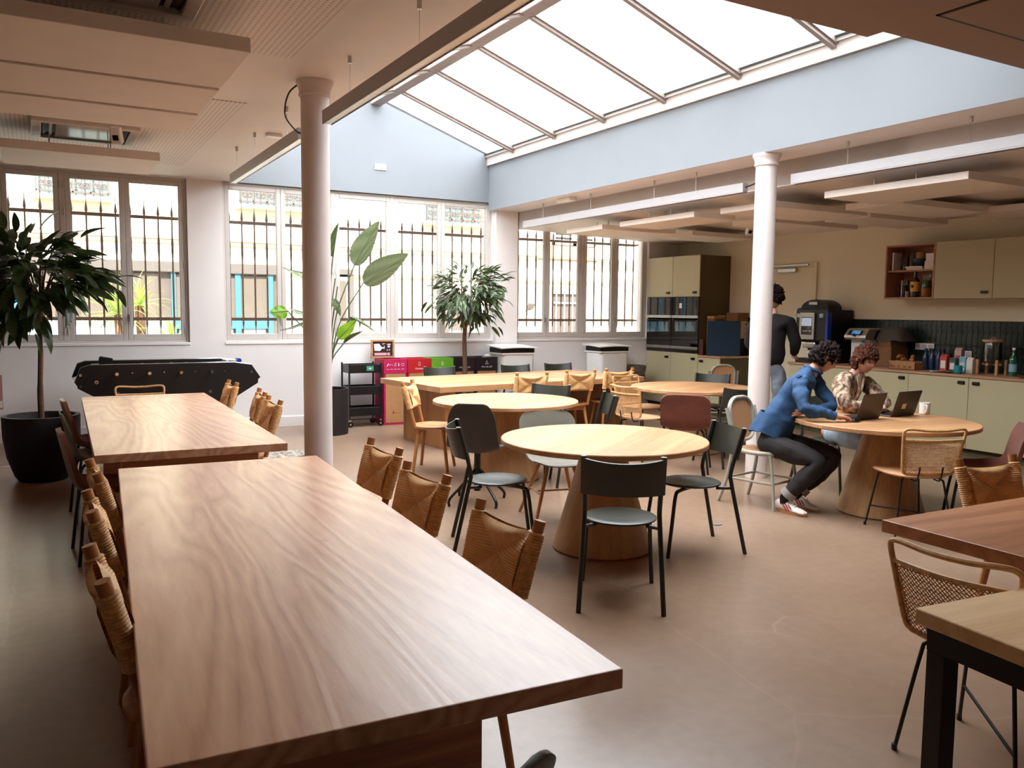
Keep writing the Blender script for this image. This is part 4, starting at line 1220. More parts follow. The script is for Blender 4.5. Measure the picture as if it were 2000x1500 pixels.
# door in the kitchen wall
dr = bpy.data.objects.new('door_1', None); COL.objects.link(dr); struct(dr)
b = B(); b.bx(XR-0.03, XR, 8.27, 8.33, 0, 2.33); b.bx(XR-0.03, XR, 9.22, 9.28, 0, 2.33); b.bx(XR-0.03, XR, 8.33, 9.22, 2.27, 2.33); b.obj('door_frame', M_kwall, dr, bevel=0.004)
b = B(); b.bx(XR-0.02, XR-0.001, 8.335, 9.215, 0.01, 2.265); b.obj('leaf', M_kwall, dr, bevel=0.003)
b = B(); b.bx(XR-0.07, XR-0.02, 8.62, 8.95, 2.20, 2.255); b.bx(XR-0.06, XR-0.03, 8.4, 9.05, 2.285, 2.31); b.obj('door_closer', M_alu, dr, bevel=0.004)
M_signdk = plain('sign_dark', '3a3530', 0.5)
b = B(); b.lathe([(0.0, 0), (0.075, 0), (0.075, 0.004), (0.0, 0.004)], 28, (XR-0.021, 8.55, 1.63), axis=Euler((0, -PI/2, 0)).to_matrix()); sg = b.obj('no_entry_sign', M_white, dr)
b = B(); b.lathe([(0.0, 0), (0.052, 0), (0.052, 0.002), (0.0, 0.002)], 28, (XR-0.0255, 8.55, 1.63), axis=Euler((0, -PI/2, 0)).to_matrix()); b.obj('sign_disc', M_signdk, sg)
b = B(); b.bx(XR-0.0295, XR-0.0285, 8.518, 8.582, 1.622, 1.638); b.obj('sign_bar', M_white, sg)
b = B(); b.bx(XR-0.026, XR-0.021, 8.42, 8.6, 1.40, 1.49); b.obj('door_notice', plain('pale_green_notice', 'b9c7bd', 0.6), dr)

# ------------------------------------------------------------------ things on the worktop
M_blue2 = plain('cobalt_plastic', '1739a0', 0.35)
M_teal = plain('teal_glaze', '1f8f98', 0.35)
M_card = plain('kraft_card', 'a8794e', 0.8, var=0.06)
M_carddk = plain('brown_card', '7d5532', 0.8, var=0.08)
M_paper = plain('paper_white', 'e4dcd2', 0.8, var=0.03)
M_navy = plain('redaction_square', '13304a', 0.6, var=0.03)
M_orange = plain('warm_orange', 'd27a2a', 0.5)
M_yellow = plain('label_yellow', 'e0a83a', 0.5)
M_redb = plain('carton_red', 'c24a40', 0.6)
M_greenglass = plain('green_glass', '1f5a3c', 0.1, spec=0.8)
M_darkglassb = plain('dark_bottle_glass', '160f0c', 0.08, spec=0.9)
M_bluebtl = plain('dark_blue_plastic', '1d2c48', 0.3)
M_bluelight = plain('pale_blue_box', '7fb2c8', 0.6)
def emit(name, h, s):
    m, nt, p = base_mat(name); p.inputs['Base Color'].default_value = (0.02, 0.02, 0.02, 1)
    p.inputs['Emission Color'].default_value = (*hexc(h), 1); p.inputs['Emission Strength'].default_value = s; p.inputs['Roughness'].default_value = 0.15
    return m
M_lcd = emit('lit_screen', 'aab2c2', 0.55)
M_lcdblue = emit('lit_blue_screen', '4f8fc0', 0.5)

# coffee machine: front towards -x, y 7.52 .. 8.10
t = thing('coffee_machine', 'black coffee machine with touch screen and blue side stripe on the worktop', 'coffee machine', (9.36, 7.88, 0.93))
b = B(); b.bx(-0.20, 0.29, -0.27, 0.27, 0.28, 0.72); b.bx(0.02, 0.29, -0.27, 0.27, 0.0, 0.28); b.obj('body', M_black, t, bevel=0.02, seg=2)
b = B(); b.bx(-0.24, 0.04, -0.25, 0.25, 0.0, 0.06); b.obj('drip_tray', M_blackmetal, t, bevel=0.008)
b = B(); b.bx(-0.225, -0.19, -0.27, 0.27, 0.30, 0.73); b.obj('front_fascia', M_blackmetal, t, bevel=0.025, seg=3)
b = B(); b.prism(rrect(0.25, 0.36, 0.015, 3, 0.06, 0.50), -0.25, -0.222, 'yz'); f_ = b.obj('screen_surround', M_steel, t)
b = B(); b.bx(-0.252, -0.2495, -0.03, 0.15, 0.38, 0.62); b.obj('screen_glass', M_ovenglass, f_)
b = B(); b.bx(-0.2535, -0.2515, -0.025, 0.145, 0.50, 0.61); b.obj('screen', M_lcd, f_)
for yy in (-0.01, 0.05, 0.09): 
    b = B(); b.bx(-0.2535, -0.2515, yy, yy+0.025, 0.425, 0.437); b.obj('screen_icon', M_paper, f_)
for yy in (-0.17, 0.21):
    b = B(); b.bx(-0.235, -0.222, yy-0.03, yy+0.04, 0.61, 0.67); b.obj('chrome_corner', M_chrome, t, bevel=0.006)
b = B(); b.bx(-0.232, -0.15, -0.275, -0.235, 0.30, 0.69); b.obj('blue_stripe', M_blue2, t, bevel=0.006)
b = B(); b.bx(-0.21, -0.05, -0.06, 0.16, 0.20, 0.28); b.obj('spout', M_steel, t, bevel=0.02, seg=2)
b = B()
pts = [(-0.23, 0.72)] + [(0.03-0.24*math.cos(a), 0.72+0.14*math.sin(a)) for a in [PI*k/14 for k in range(15)]] + [(0.27, 0.72)]
b.prism([(y, z) for y, z in pts], -0.14, 0.12, 'yz'); b.obj('bean_hopper', M_black, t, smooth=True)
b = B(); b.bx(-0.15, -0.141, -0.02, 0.12, 0.79, 0.825); b.obj('hopper_label', M_steel, t)
def paper_cup(x, y, z, label):
    b = B(); b.lathe([(0.03, 0), (0.041, 0.1), (0.043, 0.102), (0.043, 0.106), (0.038, 0.104), (0.028, 0.006), (0.0, 0.006)], 20, cap=False); b.lathe([(0, 0.001), (0.03, 0.001)], 20, cap=False)
    o = b.obj('paper_cup', M_paper, smooth=True); o.location = (x, y, z); tag(o, label, 'cup'); return o
paper_cup(9.21, 7.96, 0.991, 'white paper cup under the coffee machine spout')

# water dispenser with curved top
t = thing('water_dispenser', 'silver water dispenser with blue display and blue tape beside the coffee machine', 'water dispenser', (9.36, 7.14, 0.93))
b = B(); b.bx(-0.15, 0.22, -0.13, 0.15, 0.0, 0.36); b.obj('body', plain('dispenser_white', 'c9c4be', 0.4), t, bevel=0.015, seg=2)
b = B()
prof = [(-0.25, 0.34), (-0.27, 0.37), (-0.26, 0.40), (-0.20, 0.47), (-0.17, 0.485), (0.20, 0.485), (0.23, 0.46), (0.23, 0.34)]
b.prism([(x, z) for x, z in prof], -0.15, 0.17, 'xz'); b.obj('top_hood', M_steel, t, bevel=0.008, seg=2)
b = B(); b.prism([(-0.10, 0.345), (-0.05, 0.44), (-0.02, 0.465), (0.18, 0.465), (0.20, 0.44), (0.20, 0.345)], -0.155, -0.149, 'xz'); b.obj('dark_side', M_black, t)
b = B(); b.box((-0.243, 0.02, 0.43), (0.004, 0.20, 0.075), (0, 0.70, 0)); b.obj('panel', M_blackmetal, t)
b = B(); b.box((-0.247, 0.0, 0.435), (0.004, 0.12, 0.055), (0, 0.70, 0)); b.obj('display', M_lcdblue, t)
b = B(); b.lathe([(0, 0), (0.022, 0), (0.022, 0.01), (0, 0.012)], 16, (-0.27, 0.02, 0.40), axis=Euler((0, -0.9, 0)).to_matrix()); b.obj('button', M_blue2, t)
b = B(); b.bx(-0.153, -0.151, -0.06, -0.015, 0.10, 0.33); b.obj('blue_tape', plain('bright_blue_tape', '2a9be6', 0.6), t)
b = B(); b.bx(-0.22, -0.15, -0.10, 0.12, 0.0, 0.03); b.obj('drip_tray', M_blackmetal, t)
# dark mesh food cover draped behind
b = B()
b.grid(lambda u, v: ((u-0.5)*0.34, (v-0.5)*0.46, 0.20*math.cos((u-0.5)*PI)**0.6*math.cos((v-0.5)*PI)**0.6+0.02*math.sin(v*9)*math.cos((v-0.5)*PI)), 13, 17, 0.004)
o = b.obj('food_cover', plain('grey_mesh', '4a423a', 0.8, var=0.3, scale=150), smooth=True); o.location = (9.47, 6.86, 1.263)
t2 = tag(o, 'grey mesh food cover lying on boxes behind the water dispenser', 'food cover')
b = B(); b.bx(9.30, 9.64, 6.76, 6.985, 0.93, 1.19); b2 = b.obj('storage_box', M_carddk, bevel=0.004); tag(b2, 'brown cardboard box under the grey mesh food cover', 'box')
b = B(); b.bx(9.31, 9.63, 6.78, 6.97, 1.19, 1.262); tag(b.obj('storage_box', M_carddk, bevel=0.004), 'flat brown box on top, holding up the mesh cover', 'box')
# crate of pastries
t = thing('pastry_box', 'open printed cardboard tray of pastries on the worktop', 'box', (9.30, 6.52, 0.93))
b = B(); b.bx(-0.12, 0.12, -0.18, 0.18, 0, 0.006); b.bx(-0.12, -0.114, -0.18, 0.18, 0, 0.10); b.bx(0.114, 0.12, -0.18, 0.18, 0, 0.10); b.bx(-0.12, 0.12, -0.18, -0.174, 0, 0.085); b.bx(-0.12, 0.12, 0.174, 0.18, 0, 0.085); b.obj('tray', M_card, t)
b = B()
for yy in (-0.13, -0.06, 0.02, 0.09): b.bx(-0.1215, -0.12, yy, yy+0.04, 0.02, 0.045)
b.lathe([(0, 0), (0.022, 0)], 14, (-0.1212, 0.15, 0.04), axis=Euler((0, -PI/2, 0)).to_matrix(), cap=False); b.obj('print', M_carddk, t)
for i in range(7):
    b = B(); b.tube([(0, -0.05, 0), (0, -0.02, 0.01), (0, 0.02, 0.01), (0, 0.05, 0)], [0.012, 0.028, 0.028, 0.012], 8)
    o = b.obj('pastry', plain('pastry_crust', '9a6230', 0.6, var=0.3, scale=30) if i == 0 else MATS['pastry_crust'], smooth=True)
    o.location = (9.30+random.uniform(-0.05, 0.05), 6.40+0.04*i, 1.0+0.035*(i % 3)); o.rotation_euler = (0, 0, random.uniform(0, 3))
    tag(o, 'golden pastry heaped in the printed cardboard tray', 'pastry', 'pastries in the tray')
# wall sockets above the worktop
def socket_plate(name, label, x, y, z, n, axis='x'):
    t = thing(name, label, 'socket', (x, y, z))
    w = 0.085*n
    b = B()
    if axis == 'x': b.bx(-0.012, 0, -w/2, w/2, -0.042, 0.042)
    else: b.bx(-w/2, w/2, -0.012, 0, -0.042, 0.042)
    b.obj('plate', M_white, t, bevel=0.003)
    for i in range(n):
        c = -w/2+0.0425+0.085*i
        b = B(); R_ = Euler((0, -PI/2, 0)).to_matrix() if axis == 'x' else Euler((PI/2, 0, 0)).to_matrix()
        b.lathe([(0.0, 0.001), (0.024, 0.001), (0.026, 0.006), (0.03, 0.006), (0.03, 0)], 18, (-0.0125, c, 0) if axis == 'x' else (c, -0.0125, 0), cap=False, axis=R_)
        b.obj('outlet', M_frame, t, smooth=True)
    return t
socket_plate('wall_socket', 'white double socket on the dark tiles above the blue bottles', XR-0.016, 6.55, 1.20, 3)
socket_plate('wall_socket', 'white double socket high on the pale gable wall', 4.25, YB-0.001, 3.59, 2, 'y')
socket_plate('wall_socket', 'white single socket on the dark tiles behind the teal mug', XR-0.016, 5.98, 1.13, 1)
# blue bottles in a pack
def bottle_mesh(r, h, neck, nh):
    return [(0.0, 0.0), (r*0.95, 0.0), (r, 0.01), (r, h*0.6), (r*0.93, h*0.68), (neck, h-nh), (neck, h)]
pk = None
for i in range(6):
    x, y = 9.38+0.085*(i // 3), 6.17+0.085*(i % 3)
    if pk is None:
        pk = thing('bottle', '', 'bottle', group='dark blue bottles in the pack')
        b = B(); b.lathe(bottle_mesh(0.040, 0.235, 0.016, 0.03), 16); b.obj('body', M_bluebtl, pk, smooth=True)
        b = B(); b.cyl((0, 0, 0.235), (0, 0, 0.26), 0.018, n=12); b.obj('cap', M_bluebtl, pk)
        o = pk; o.location = (x, y, 0.93); o['label'] = 'dark blue bottle in the pack below the double socket'
    else: dup(pk, (x, y, 0.93), 0, 'dark blue bottle in the pack below the double socket')
def carton(x, y, w, d, h, mat, label, cat='carton', rz=0.0, lab=None):
    t = thing('carton', label, cat, (x, y, 0.93), rz)
    b = B(); b.bx(-d/2, d/2, -w/2, w/2, 0, h); b.obj('body', mat, t, bevel=0.003)
    b = B(); b.prism([(-d/2, h), (d/2, h), (0, h+0.025)], -w/2, w/2, 'xz'); b.obj('gable_top', mat, t)
    b = B(); b.bx(-d/2-0.001, -d/2, -w*0.34, w*0.34, h*0.25, h*0.75); b.obj('print', lab or M_paper, t)
    return t
carton(9.27, 6.02, 0.085, 0.07, 0.18, M_redb, 'red and white carton beside the dark blue bottles', lab=M_paper)
carton(9.42, 5.94, 0.085, 0.07, 0.26, plain('pale_pink_card', 'c9a8a4', 0.6), 'tall pale pink carton behind the red one', lab=M_redb)
carton(9.26, 5.90, 0.08, 0.07, 0.15, plain('slate_card', '4d5860', 0.6), 'slate grey tea box beside the red carton')
carton(9.30, 5.81, 0.08, 0.06, 0.165, M_bluelight, 'pale blue tea box behind the teal mug')
t = carton(9.27, 5.705, 0.075, 0.06, 0.16, M_paper, 'plain white carton right of the teal mug', lab=M_paper)
b = B(); b.lathe([(0.03, 0), (0.042, 0.012), (0.047, 0.085), (0.047, 0.095), (0.042, 0.095), (0.040, 0.02), (0.0, 0.014)], 24, cap=False); b.lathe([(0, 0.001), (0.03, 0.001)], 24, cap=False)
t = thing('mug', 'teal mug at the front of the worktop', 'mug', (9.10, 5.745, 0.93)); b.obj('body', M_teal, t, smooth=True)
b = B(); b.tube(bez([(0, -0.042, 0.08), (0, -0.078, 0.075), (0, -0.078, 0.035), (0, -0.042, 0.025)], 5), 0.006, 8); b.obj('handle', M_teal, t, smooth=True)
for i, (x, y, r) in enumerate(((9.13, 5.96, 0.3), (9.17, 5.87, 1.2))):
    b = B(); b.grid(lambda u, v: ((u-0.5)*0.16, (v-0.5)*0.22, 0.012+0.012*math.sin(u*7+i)*math.sin(v*6)), 9, 9, 0.002)
    o = b.obj('crumpled_bag', M_steel if i == 0 else M_black, smooth=True); o.location = (x, y, 0.936); o.rotation_euler = (0, 0, r)
    tag(o, 'crumpled silver foil bag lying on the worktop' if i == 0 else 'crumpled dark bag lying on the worktop behind the teal mug', 'bag')
# drinks dispenser on a wooden stand
t = thing('drinks_dispenser', 'glass drinks dispenser with wooden lid on a wooden stand', 'drinks dispenser', (9.37, 5.52, 0.93))
for sx in (-0.09, 0.09):
    for sy in (-0.11, 0.11):
        b = B(); b.bx(sx-0.014, sx+0.014, sy-0.014, sy+0.014, 0, 0.17 if True else 0); b.obj('stand_leg', M_oakx, t)
b = B(); b.bx(-0.1, 0.1, -0.014, 0.014, 0.105, 0.13); b.bx(-0.014, 0.014, -0.11, 0.11, 0.105, 0.13); b.obj('stand_cross', M_oakx, t)
b = B(); b.lathe([(0.0, 0.131), (0.085, 0.131), (0.095, 0.145), (0.095, 0.36), (0.09, 0.37), (0.09, 0.362), (0.091, 0.15), (0.0, 0.138)], 28, cap=False); b.obj('glass_jar', M_clear, t, smooth=True)
b = B(); b.cyl((0, 0, 0.371), (0, 0, 0.395), 0.11, n=28); b.obj('lid', M_shelfwood, t); 
b = B(); b.tube(bez([(0, -0.03, 0.395), (0, 0, 0.42), (0, 0.03, 0.395)], 5), 0.005, 6); b.obj('lid_loop', M_card, t)
b = B(); b.cyl((-0.09, 0, 0.165), (-0.125, 0, 0.165), 0.012, n=10); b.cyl((-0.12, 0, 0.165), (-0.12, 0, 0.20), 0.008, n=8); b.obj('tap', M_steel, t)
# green water bottle, strainer, sink
t = thing('bottle', 'green glass water bottle with blue label right of the drinks dispenser', 'bottle', (9.33, 5.26, 0.93))
b = B(); b.lathe(bottle_mesh(0.042, 0.29, 0.014, 0.05), 20); b.obj('body', M_greenglass, t, smooth=True)
b = B(); b.lathe([(0.0425, 0.05), (0.0428, 0.055), (0.0428, 0.13), (0.0425, 0.135)], 20, cap=False); b.obj('label_band', M_bluelight, t, smooth=True)
b = B(); b.cyl((0, 0, 0.29), (0, 0, 0.315), 0.017, n=12); b.obj('cap', M_white, t)
t = thing('cutlery_holder', 'perforated steel cutlery holder at the right edge of the worktop', 'holder', (9.20, 4.98, 0.93))
b = B(); b.lathe([(0.045, 0), (0.055, 0.15), (0.058, 0.155), (0.052, 0.15), (0.043, 0.005), (0, 0.005)], 24, cap=False); b.obj('cup', M_steel, t, smooth=True)
b = B()
for k in range(5):
    for a in range(10):
        w = 2*PI*a/10; r = 0.0475+0.0088*k/5
        b.box((r*math.cos(w), r*math.sin(w), 0.03+0.023*k), (0.004, 0.008, 0.009), (0, 0, w))
b.obj('holes', M_black, t, kind='stuff')
b = B(); b.bx(9.16, 9.55, 4.45, 5.10, 0.930, 0.934)
tag(b.obj('sink_drainer', M_blackmetal, bevel=0.002), 'flat black sink drainer let into the worktop at the right edge', 'sink')
# things in the open shelf
def at_shelf(b, name, mat, x, y, z, label, cat, smooth=True):
    o = b.obj(name, mat, smooth=smooth); o.location = (x, y, z); tag(o, label, cat); return o
SH1, SH2 = 1.81, 2.145
b = B(); b.bx(-0.08, 0.08, -0.012, 0.012, 0, 0.225); at_shelf(b, 'book', M_paper, 9.44, 6.84, SH2, 'white spined book standing at the left of the top shelf', 'book', False)
for i, (y, h, r) in enumerate(((6.755, 0.20, 0.045), (6.66, 0.24, 0.035))):
    b = B(); b.lathe([(0.0, 0), (r, 0), (r, h*0.8), (r*0.7, h*0.9), (r*0.7, h), (r*0.65, h), (r*0.65, h*0.9), (r*0.95, h*0.79), (r*0.95, 0.005), (0, 0.005)], 18, cap=False)
    at_shelf(b, 'glass_jar', M_clear, 9.48, y, SH2, ('wide' if i == 0 else 'tall narrow')+' clear glass jar on the top shelf', 'jar')
b = B(); b.lathe([(0.035, 0), (0.08, 0.05), (0.085, 0.09), (0.08, 0.09), (0.075, 0.05), (0.0, 0.01)], 24, cap=False); b.lathe([(0, 0.001), (0.035, 0.001)], 24, cap=False)
at_shelf(b, 'bowl', plain('navy_bowl', '20304c', 0.35), 9.44, 6.52, SH2+0.045, 'navy bowl stacked on papers on the top shelf', 'bowl')
b = B(); b.lathe([(0.055, 0), (0.045, 0.08), (0.0, 0.08)], 20); at_shelf(b, 'upturned_cup', plain('tan_cup', 'b08a6c', 0.5), 9.44, 6.52, SH2+0.135, 'tan upturned cup on top of the navy bowl', 'cup')
for i in range(3):
    b = B(); b.bx(-0.09, 0.09, -0.11, 0.11, 0, 0.014); o = at_shelf(b, 'magazine', M_paper if i != 1 else M_frame, 9.44, 6.53+0.01*i, SH2+0.0142*i+0.0002, 'magazine in the pile under the navy bowl', 'magazine', False); o['group'] = 'magazines under the navy bowl'
b = B(); b.bx(-0.1, 0.1, -0.065, 0.065, 0, 0.10); at_shelf(b, 'white_box', M_paper, 9.45, 6.335, SH2+0.0005, 'larger white box at the right of the top shelf', 'box', False)
b = B(); b.bx(-0.06, 0.06, -0.05, 0.05, 0, 0.09); at_shelf(b, 'white_box', M_white, 9.43, 6.35, SH2+0.101, 'small white box on top of the larger one on the shelf', 'box', False)
t = thing('jug', 'clear glass jug with a loop handle on the lower shelf', 'jug', (9.44, 6.72, SH1))
b = B(); b.lathe([(0.0, 0), (0.05, 0), (0.052, 0.2), (0.055, 0.215), (0.05, 0.2), (0.047, 0.006), (0, 0.006)], 22, cap=False); b.obj('body', M_clear, t, smooth=True)
b = B(); b.tube(bez([(-0.01, 0.048, 0.18), (-0.02, 0.085, 0.16), (-0.02, 0.085, 0.09), (-0.01, 0.05, 0.05)], 5), 0.006, 8); b.obj('handle', M_clear, t, smooth=True)
b = B(); b.cyl((0, 0, 0.008), (0, 0, 0.15), 0.045, n=20); b.obj('coffee_fill', plain('dark_drink', '191a22', 0.3), t)
t = thing('bottle', 'dark bottle with a yellow label on the lower shelf', 'bottle', (9.40, 6.545, SH1))
b = B(); b.lathe(bottle_mesh(0.052, 0.305, 0.016, 0.06), 22); b.obj('body', M_darkglassb, t, smooth=True)
b = B(); b.lathe([(0.0525, 0.07), (0.0535, 0.07), (0.0535, 0.19), (0.0525, 0.19)], 22, cap=False); lb = b.obj('label_band', M_yellow, t, smooth=True)
b = B(); b.bx(-0.056, -0.0536, -0.016, 0.016, 0.115, 0.15); b.obj('label_mark', M_black, lb)
b = B(); b.cyl((0, 0, 0.305), (0, 0, 0.325), 0.018, n=12); b.obj('cap', M_black, t)
b = B(); b.cyl((0, 0, 0), (0, 0, 0.075), 0.026, n=16); at_shelf(b, 'small_pot', plain('beige_pot', 'a98f76', 0.5), 9.38, 6.632, SH1, 'small beige pot between jug and dark bottle', 'pot')
t = thing('preserve_jar', 'glass jar of orange and green preserves on the lower shelf', 'jar', (9.42, 6.41, SH1))
b = B(); b.lathe([(0.0, 0), (0.055, 0), (0.062, 0.03), (0.055, 0.2), (0.045, 0.23), (0.05, 0.27)], 20); b.obj('glass_body', M_clear, t, smooth=True)
b = B(); b.lathe([(0.0, 0.006), (0.05, 0.006), (0.056, 0.03), (0.052, 0.11), (0, 0.11)], 18); b.obj('orange_layer', M_orange, t, smooth=True)
b = B(); b.lathe([(0.0, 0.112), (0.05, 0.112), (0.047, 0.2), (0, 0.2)], 18); b.obj('green_layer', plain('herb_green', '4c6a2c', 0.6), t, smooth=True)
b = B(); b.bx(-0.09, 0.09, -0.012, 0.012, 0, 0.24); at_shelf(b, 'notebook', M_paper, 9.44, 6.275, SH1, 'pale notebook standing at the right end of the lower shelf', 'book', False)

# boxes, binder and made-up redaction square on the short worktop
b = B(); b.bx(9.40, 9.64, 9.56, 9.80, 0.93, 1.20); tag(b.obj('carton_box', M_black, bevel=0.003), 'black box at the bottom of the stack right of the ovens', 'box')
for i, (z0_, z1_, l) in enumerate(((1.20, 1.335, 'white holed archive box, lower of the two behind the column'), (1.335, 1.47, 'white holed archive box, upper of the two behind the column'))):
    t = thing('archive_box', l, 'box')
    b = B(); b.bx(9.39, 9.65, 9.55, 9.80, z0_+0.0005, z1_-0.0005); b.obj('body', M_card if i < 0 else plain('box_cream%d' % i, 'c2a88e', 0.8), t, bevel=0.003)
    b = B(); b.lathe([(0, 0), (0.014, 0)], 12, (9.60, 9.549, z0_+0.085), axis=Euler((PI/2, 0, 0)).to_matrix(), cap=False); b.obj('finger_hole', M_black, t)
    b = B(); b.bx(9.585, 9.64, 9.5485, 9.5495, z0_+0.02, z0_+0.035); b.obj('print', M_carddk, t)
b = B(); b.bx(9.42, 9.65, 9.55, 9.80, 1.4705, 1.60); tag(b.obj('carton_box', M_carddk, bevel=0.003), 'brown cardboard box topping the archive boxes', 'box')
b = B(); b.bx(9.19, 9.385, 9.81, 9.985, 0.93, 1.50); tag(b.obj('carton_box', M_carddk, bevel=0.003), 'tall brown box against the oven housing', 'box')
b = B(); b.bx(9.17, 9.37, 9.80, 9.96, 1.5005, 1.545); tag(b.obj('carton_box', M_card, bevel=0.003), 'flat pale box lying on the tall brown one', 'box')
b = B(); b.bx(9.42, 9.62, 9.83, 9.985, 0.93, 1.56); tag(b.obj('carton_box', M_card, bevel=0.003), 'upright kraft box at the back of the stack', 'box')
b = B(); b.bx(9.045, 9.07, 9.90, 9.98, 0.93, 1.18); tag(b.obj('binder', plain('maroon_binder', '4a1716', 0.5), bevel=0.003), 'maroon binder standing beside the tall brown box', 'binder')
b = B(); b.box((0, 0, 0.27), (0.50, 0.012, 0.54)); o = b.obj('redaction_square', M_navy, bevel=0.002); o.location = (9.22, 9.63, 0.931); o.rotation_euler = (0, 0, -0.63)  # invented board copying a redaction mark, not a real panel
tag(o, 'made-up navy blue square copying a redaction mark, on the short worktop', 'panel')
# ------------------------------------------------------------------ ceiling fittings
def baffle(x0, x1, y0, y1, z, label, zc=ZC, group='acoustic ceiling panels', th=0.078):
    t = thing('acoustic_panel', label, 'panel', ((x0+x1)/2, (y0+y1)/2, z), 0, group)
    hx, hy = (x1-x0)/2, (y1-y0)/2
    b = B(); b.bx(-hx, hx, -hy, hy, 0, th); b.obj('board', M_panel, t, bevel=0.003)
    for sx in (-0.4, 0.4):
        for sy in (-0.1, 0.5):
            b = B(); b.cyl((sx*hx, sy*hy, th), (sx*hx, sy*hy, zc-z-0.001), 0.006, n=6); b.obj('hanger', M_alu, t)
    return t
for y0, y1, l in ((4.66, 5.50, 'white ceiling baffle at left, nearest of the stepped row'), (5.56, 6.28, 'white ceiling baffle at left, second of the stepped row'),
                  (6.35, 6.98, 'white ceiling baffle at left, third of the stepped row'), (8.47, 9.42, 'white ceiling baffle hanging right before the leftmost window')):
    baffle(-0.24, 1.03, y0, y1, 2.95, l)
KP = [(6.37, 7.60, 8.92, 9.75, 'kitchen ceiling panel nearest the right window, first of the inner row'), (6.39, 7.02, 7.2, 8.57, 'kitchen ceiling panel beside the big beam, left of the column'),
      (6.45, 7.85, 6.08, 6.85, 'kitchen ceiling panel seen just behind the column'), (6.36, 7.16, 4.02, 5.40, 'kitchen ceiling panel at right, longest front edge'),
      (7.25, 8.66, 5.22, 5.88, 'kitchen ceiling panel tucked behind the longest one'), (8.0, 9.38, 6.15, 6.77, 'kitchen ceiling panel above the open shelf'),
      (7.88, 9.05, 8.9, 9.65, 'kitchen ceiling panel in front of the oven housing'), (8.62, 9.5, 4.3, 5.43, 'kitchen ceiling panel at the right edge of the picture'),
      (7.5, 9.0, 7.1, 7.75, 'kitchen ceiling panel right of the column, above the door')]
for x0, x1, y0, y1, l in KP:
    baffle(x0, x1, y0, y1, 2.660, l, zc=2.752+(9.68-x1)*0.033, th=0.062)
# suspended linear lamps (switched off)
def linear_lamp(x, y0, y1, z, hang, zc, label, cable=None):
    t = thing('linear_lamp', label, 'lamp', (x, (y0+y1)/2, z), 0, 'suspended linear lamps')
    h = (y1-y0)/2
    b = B(); b.bx(-0.035, 0.035, -h, h, 0.012, 0.095); b.bx(-0.035, -0.029, -h, h, 0, 0.012); b.bx(0.029, 0.035, -h, h, 0, 0.012); b.obj('housing', M_lampwhite, t, bevel=0.002)
    b = B(); b.bx(-0.029, 0.029, -h, h, 0.006, 0.0115); b.obj('diffuser', M_alu, t)
    for y in hang:
        b = B(); b.cyl((0, y-(y0+y1)/2, 0.095), (0, y-(y0+y1)/2, zc-z-0.03), 0.0018, n=5); b.obj('suspension_wire', M_alu, t)
        b = B(); b.cyl((0, y-(y0+y1)/2, zc-z-0.045), (0, y-(y0+y1)/2, zc-z-0.001), 0.014, n=10); b.obj('ceiling_grip', M_alu, t)
    if cable:
        b = B(); b.tube(bez([(p[0]-x, p[1]-(y0+y1)/2, p[2]-z) for p in cable], 6), 0.006, 6); b.obj('power_cable', M_black, t, smooth=True)
    return t
linear_lamp(1.80, 1.2, 5.83, 2.88, (2.2, 4.2, 5.33), 3.22, 'long white linear lamp at left, running towards the camera')
linear_lamp(1.80, 6.46, 9.07, 2.88, (6.9, 8.05, 8.85), 3.22, 'shorter white linear lamp beyond the left column', cable=[(1.69, 6.06, 3.21), (1.62, 6.15, 3.14), (1.63, 6.3, 3.02), (1.74, 6.44, 2.95), (1.79, 6.46, 2.93)])
linear_lamp(6.20, 2.0, 5.63, 2.80, (2.8, 3.92, 5.03), 3.10, 'white linear lamp under the beam, right of the right column')
linear_lamp(6.20, 6.24, 10.60, 2.80, (6.97, 7.67, 8.94, 10.1), 3.10, 'white linear lamp under the beam, between right column and window', cable=[(6.2, 6.05, 3.09), (6.26, 6.08, 3.0), (6.27, 6.15, 2.9), (6.2, 6.24, 2.85)])
# air conditioning cassettes
M_slot = plain('cassette_slot', '2a1c17', 0.5)
M_cass = plain('cassette_white', 'd9cfc8', 0.4, var=0.02)
def cassette(x0, x1, y0, y1, label):
    t = thing('air_conditioner', label, 'air conditioner', ((x0+x1)/2, (y0+y1)/2, ZC-0.006))
    hx, hy = (x1-x0)/2, (y1-y0)/2
    b = B()
    b.bx(-hx, hx, -hy, -hy+0.075, -0.045, 0); b.bx(-hx, hx, hy-0.075, hy, -0.045, 0); b.bx(-hx, -hx+0.075, -hy+0.075, hy-0.075, -0.045, 0); b.bx(hx-0.075, hx, -hy+0.075, hy-0.075, -0.045, 0)
    b.obj('bezel', M_cass, t, bevel=0.006)
    b = B(); b.bx(-hx+0.06, hx-0.06, -hy+0.06, hy-0.06, -0.008, -0.004); b.obj('dark_recess', M_slot, t)
    for s in (-1, 1):
        for k in (0.10, 0.15):
            b = B(); b.box((s*(hx-k), 0, -0.018), (0.028, 2*hy-0.2, 0.006), (0, s*0.5, 0)); b.obj('louvre', M_cass if k > 0.1 else M_slot, t)
    b = B(); b.bx(-hx+0.19, hx-0.19, -hy+0.08, hy-0.08, -0.03, -0.02); b.obj('intake_panel', plain('satin_panel', 'cfccc8', 0.12, 0.0, var=0.01), t, bevel=0.004)
    return t
cassette(0.0, 0.86, 8.30, 9.15, 'white ceiling air conditioner with shiny panel behind the third baffle')
cassette(-0.06, 0.80, 4.16, 5.02, 'white ceiling air conditioner at the top edge of the picture')
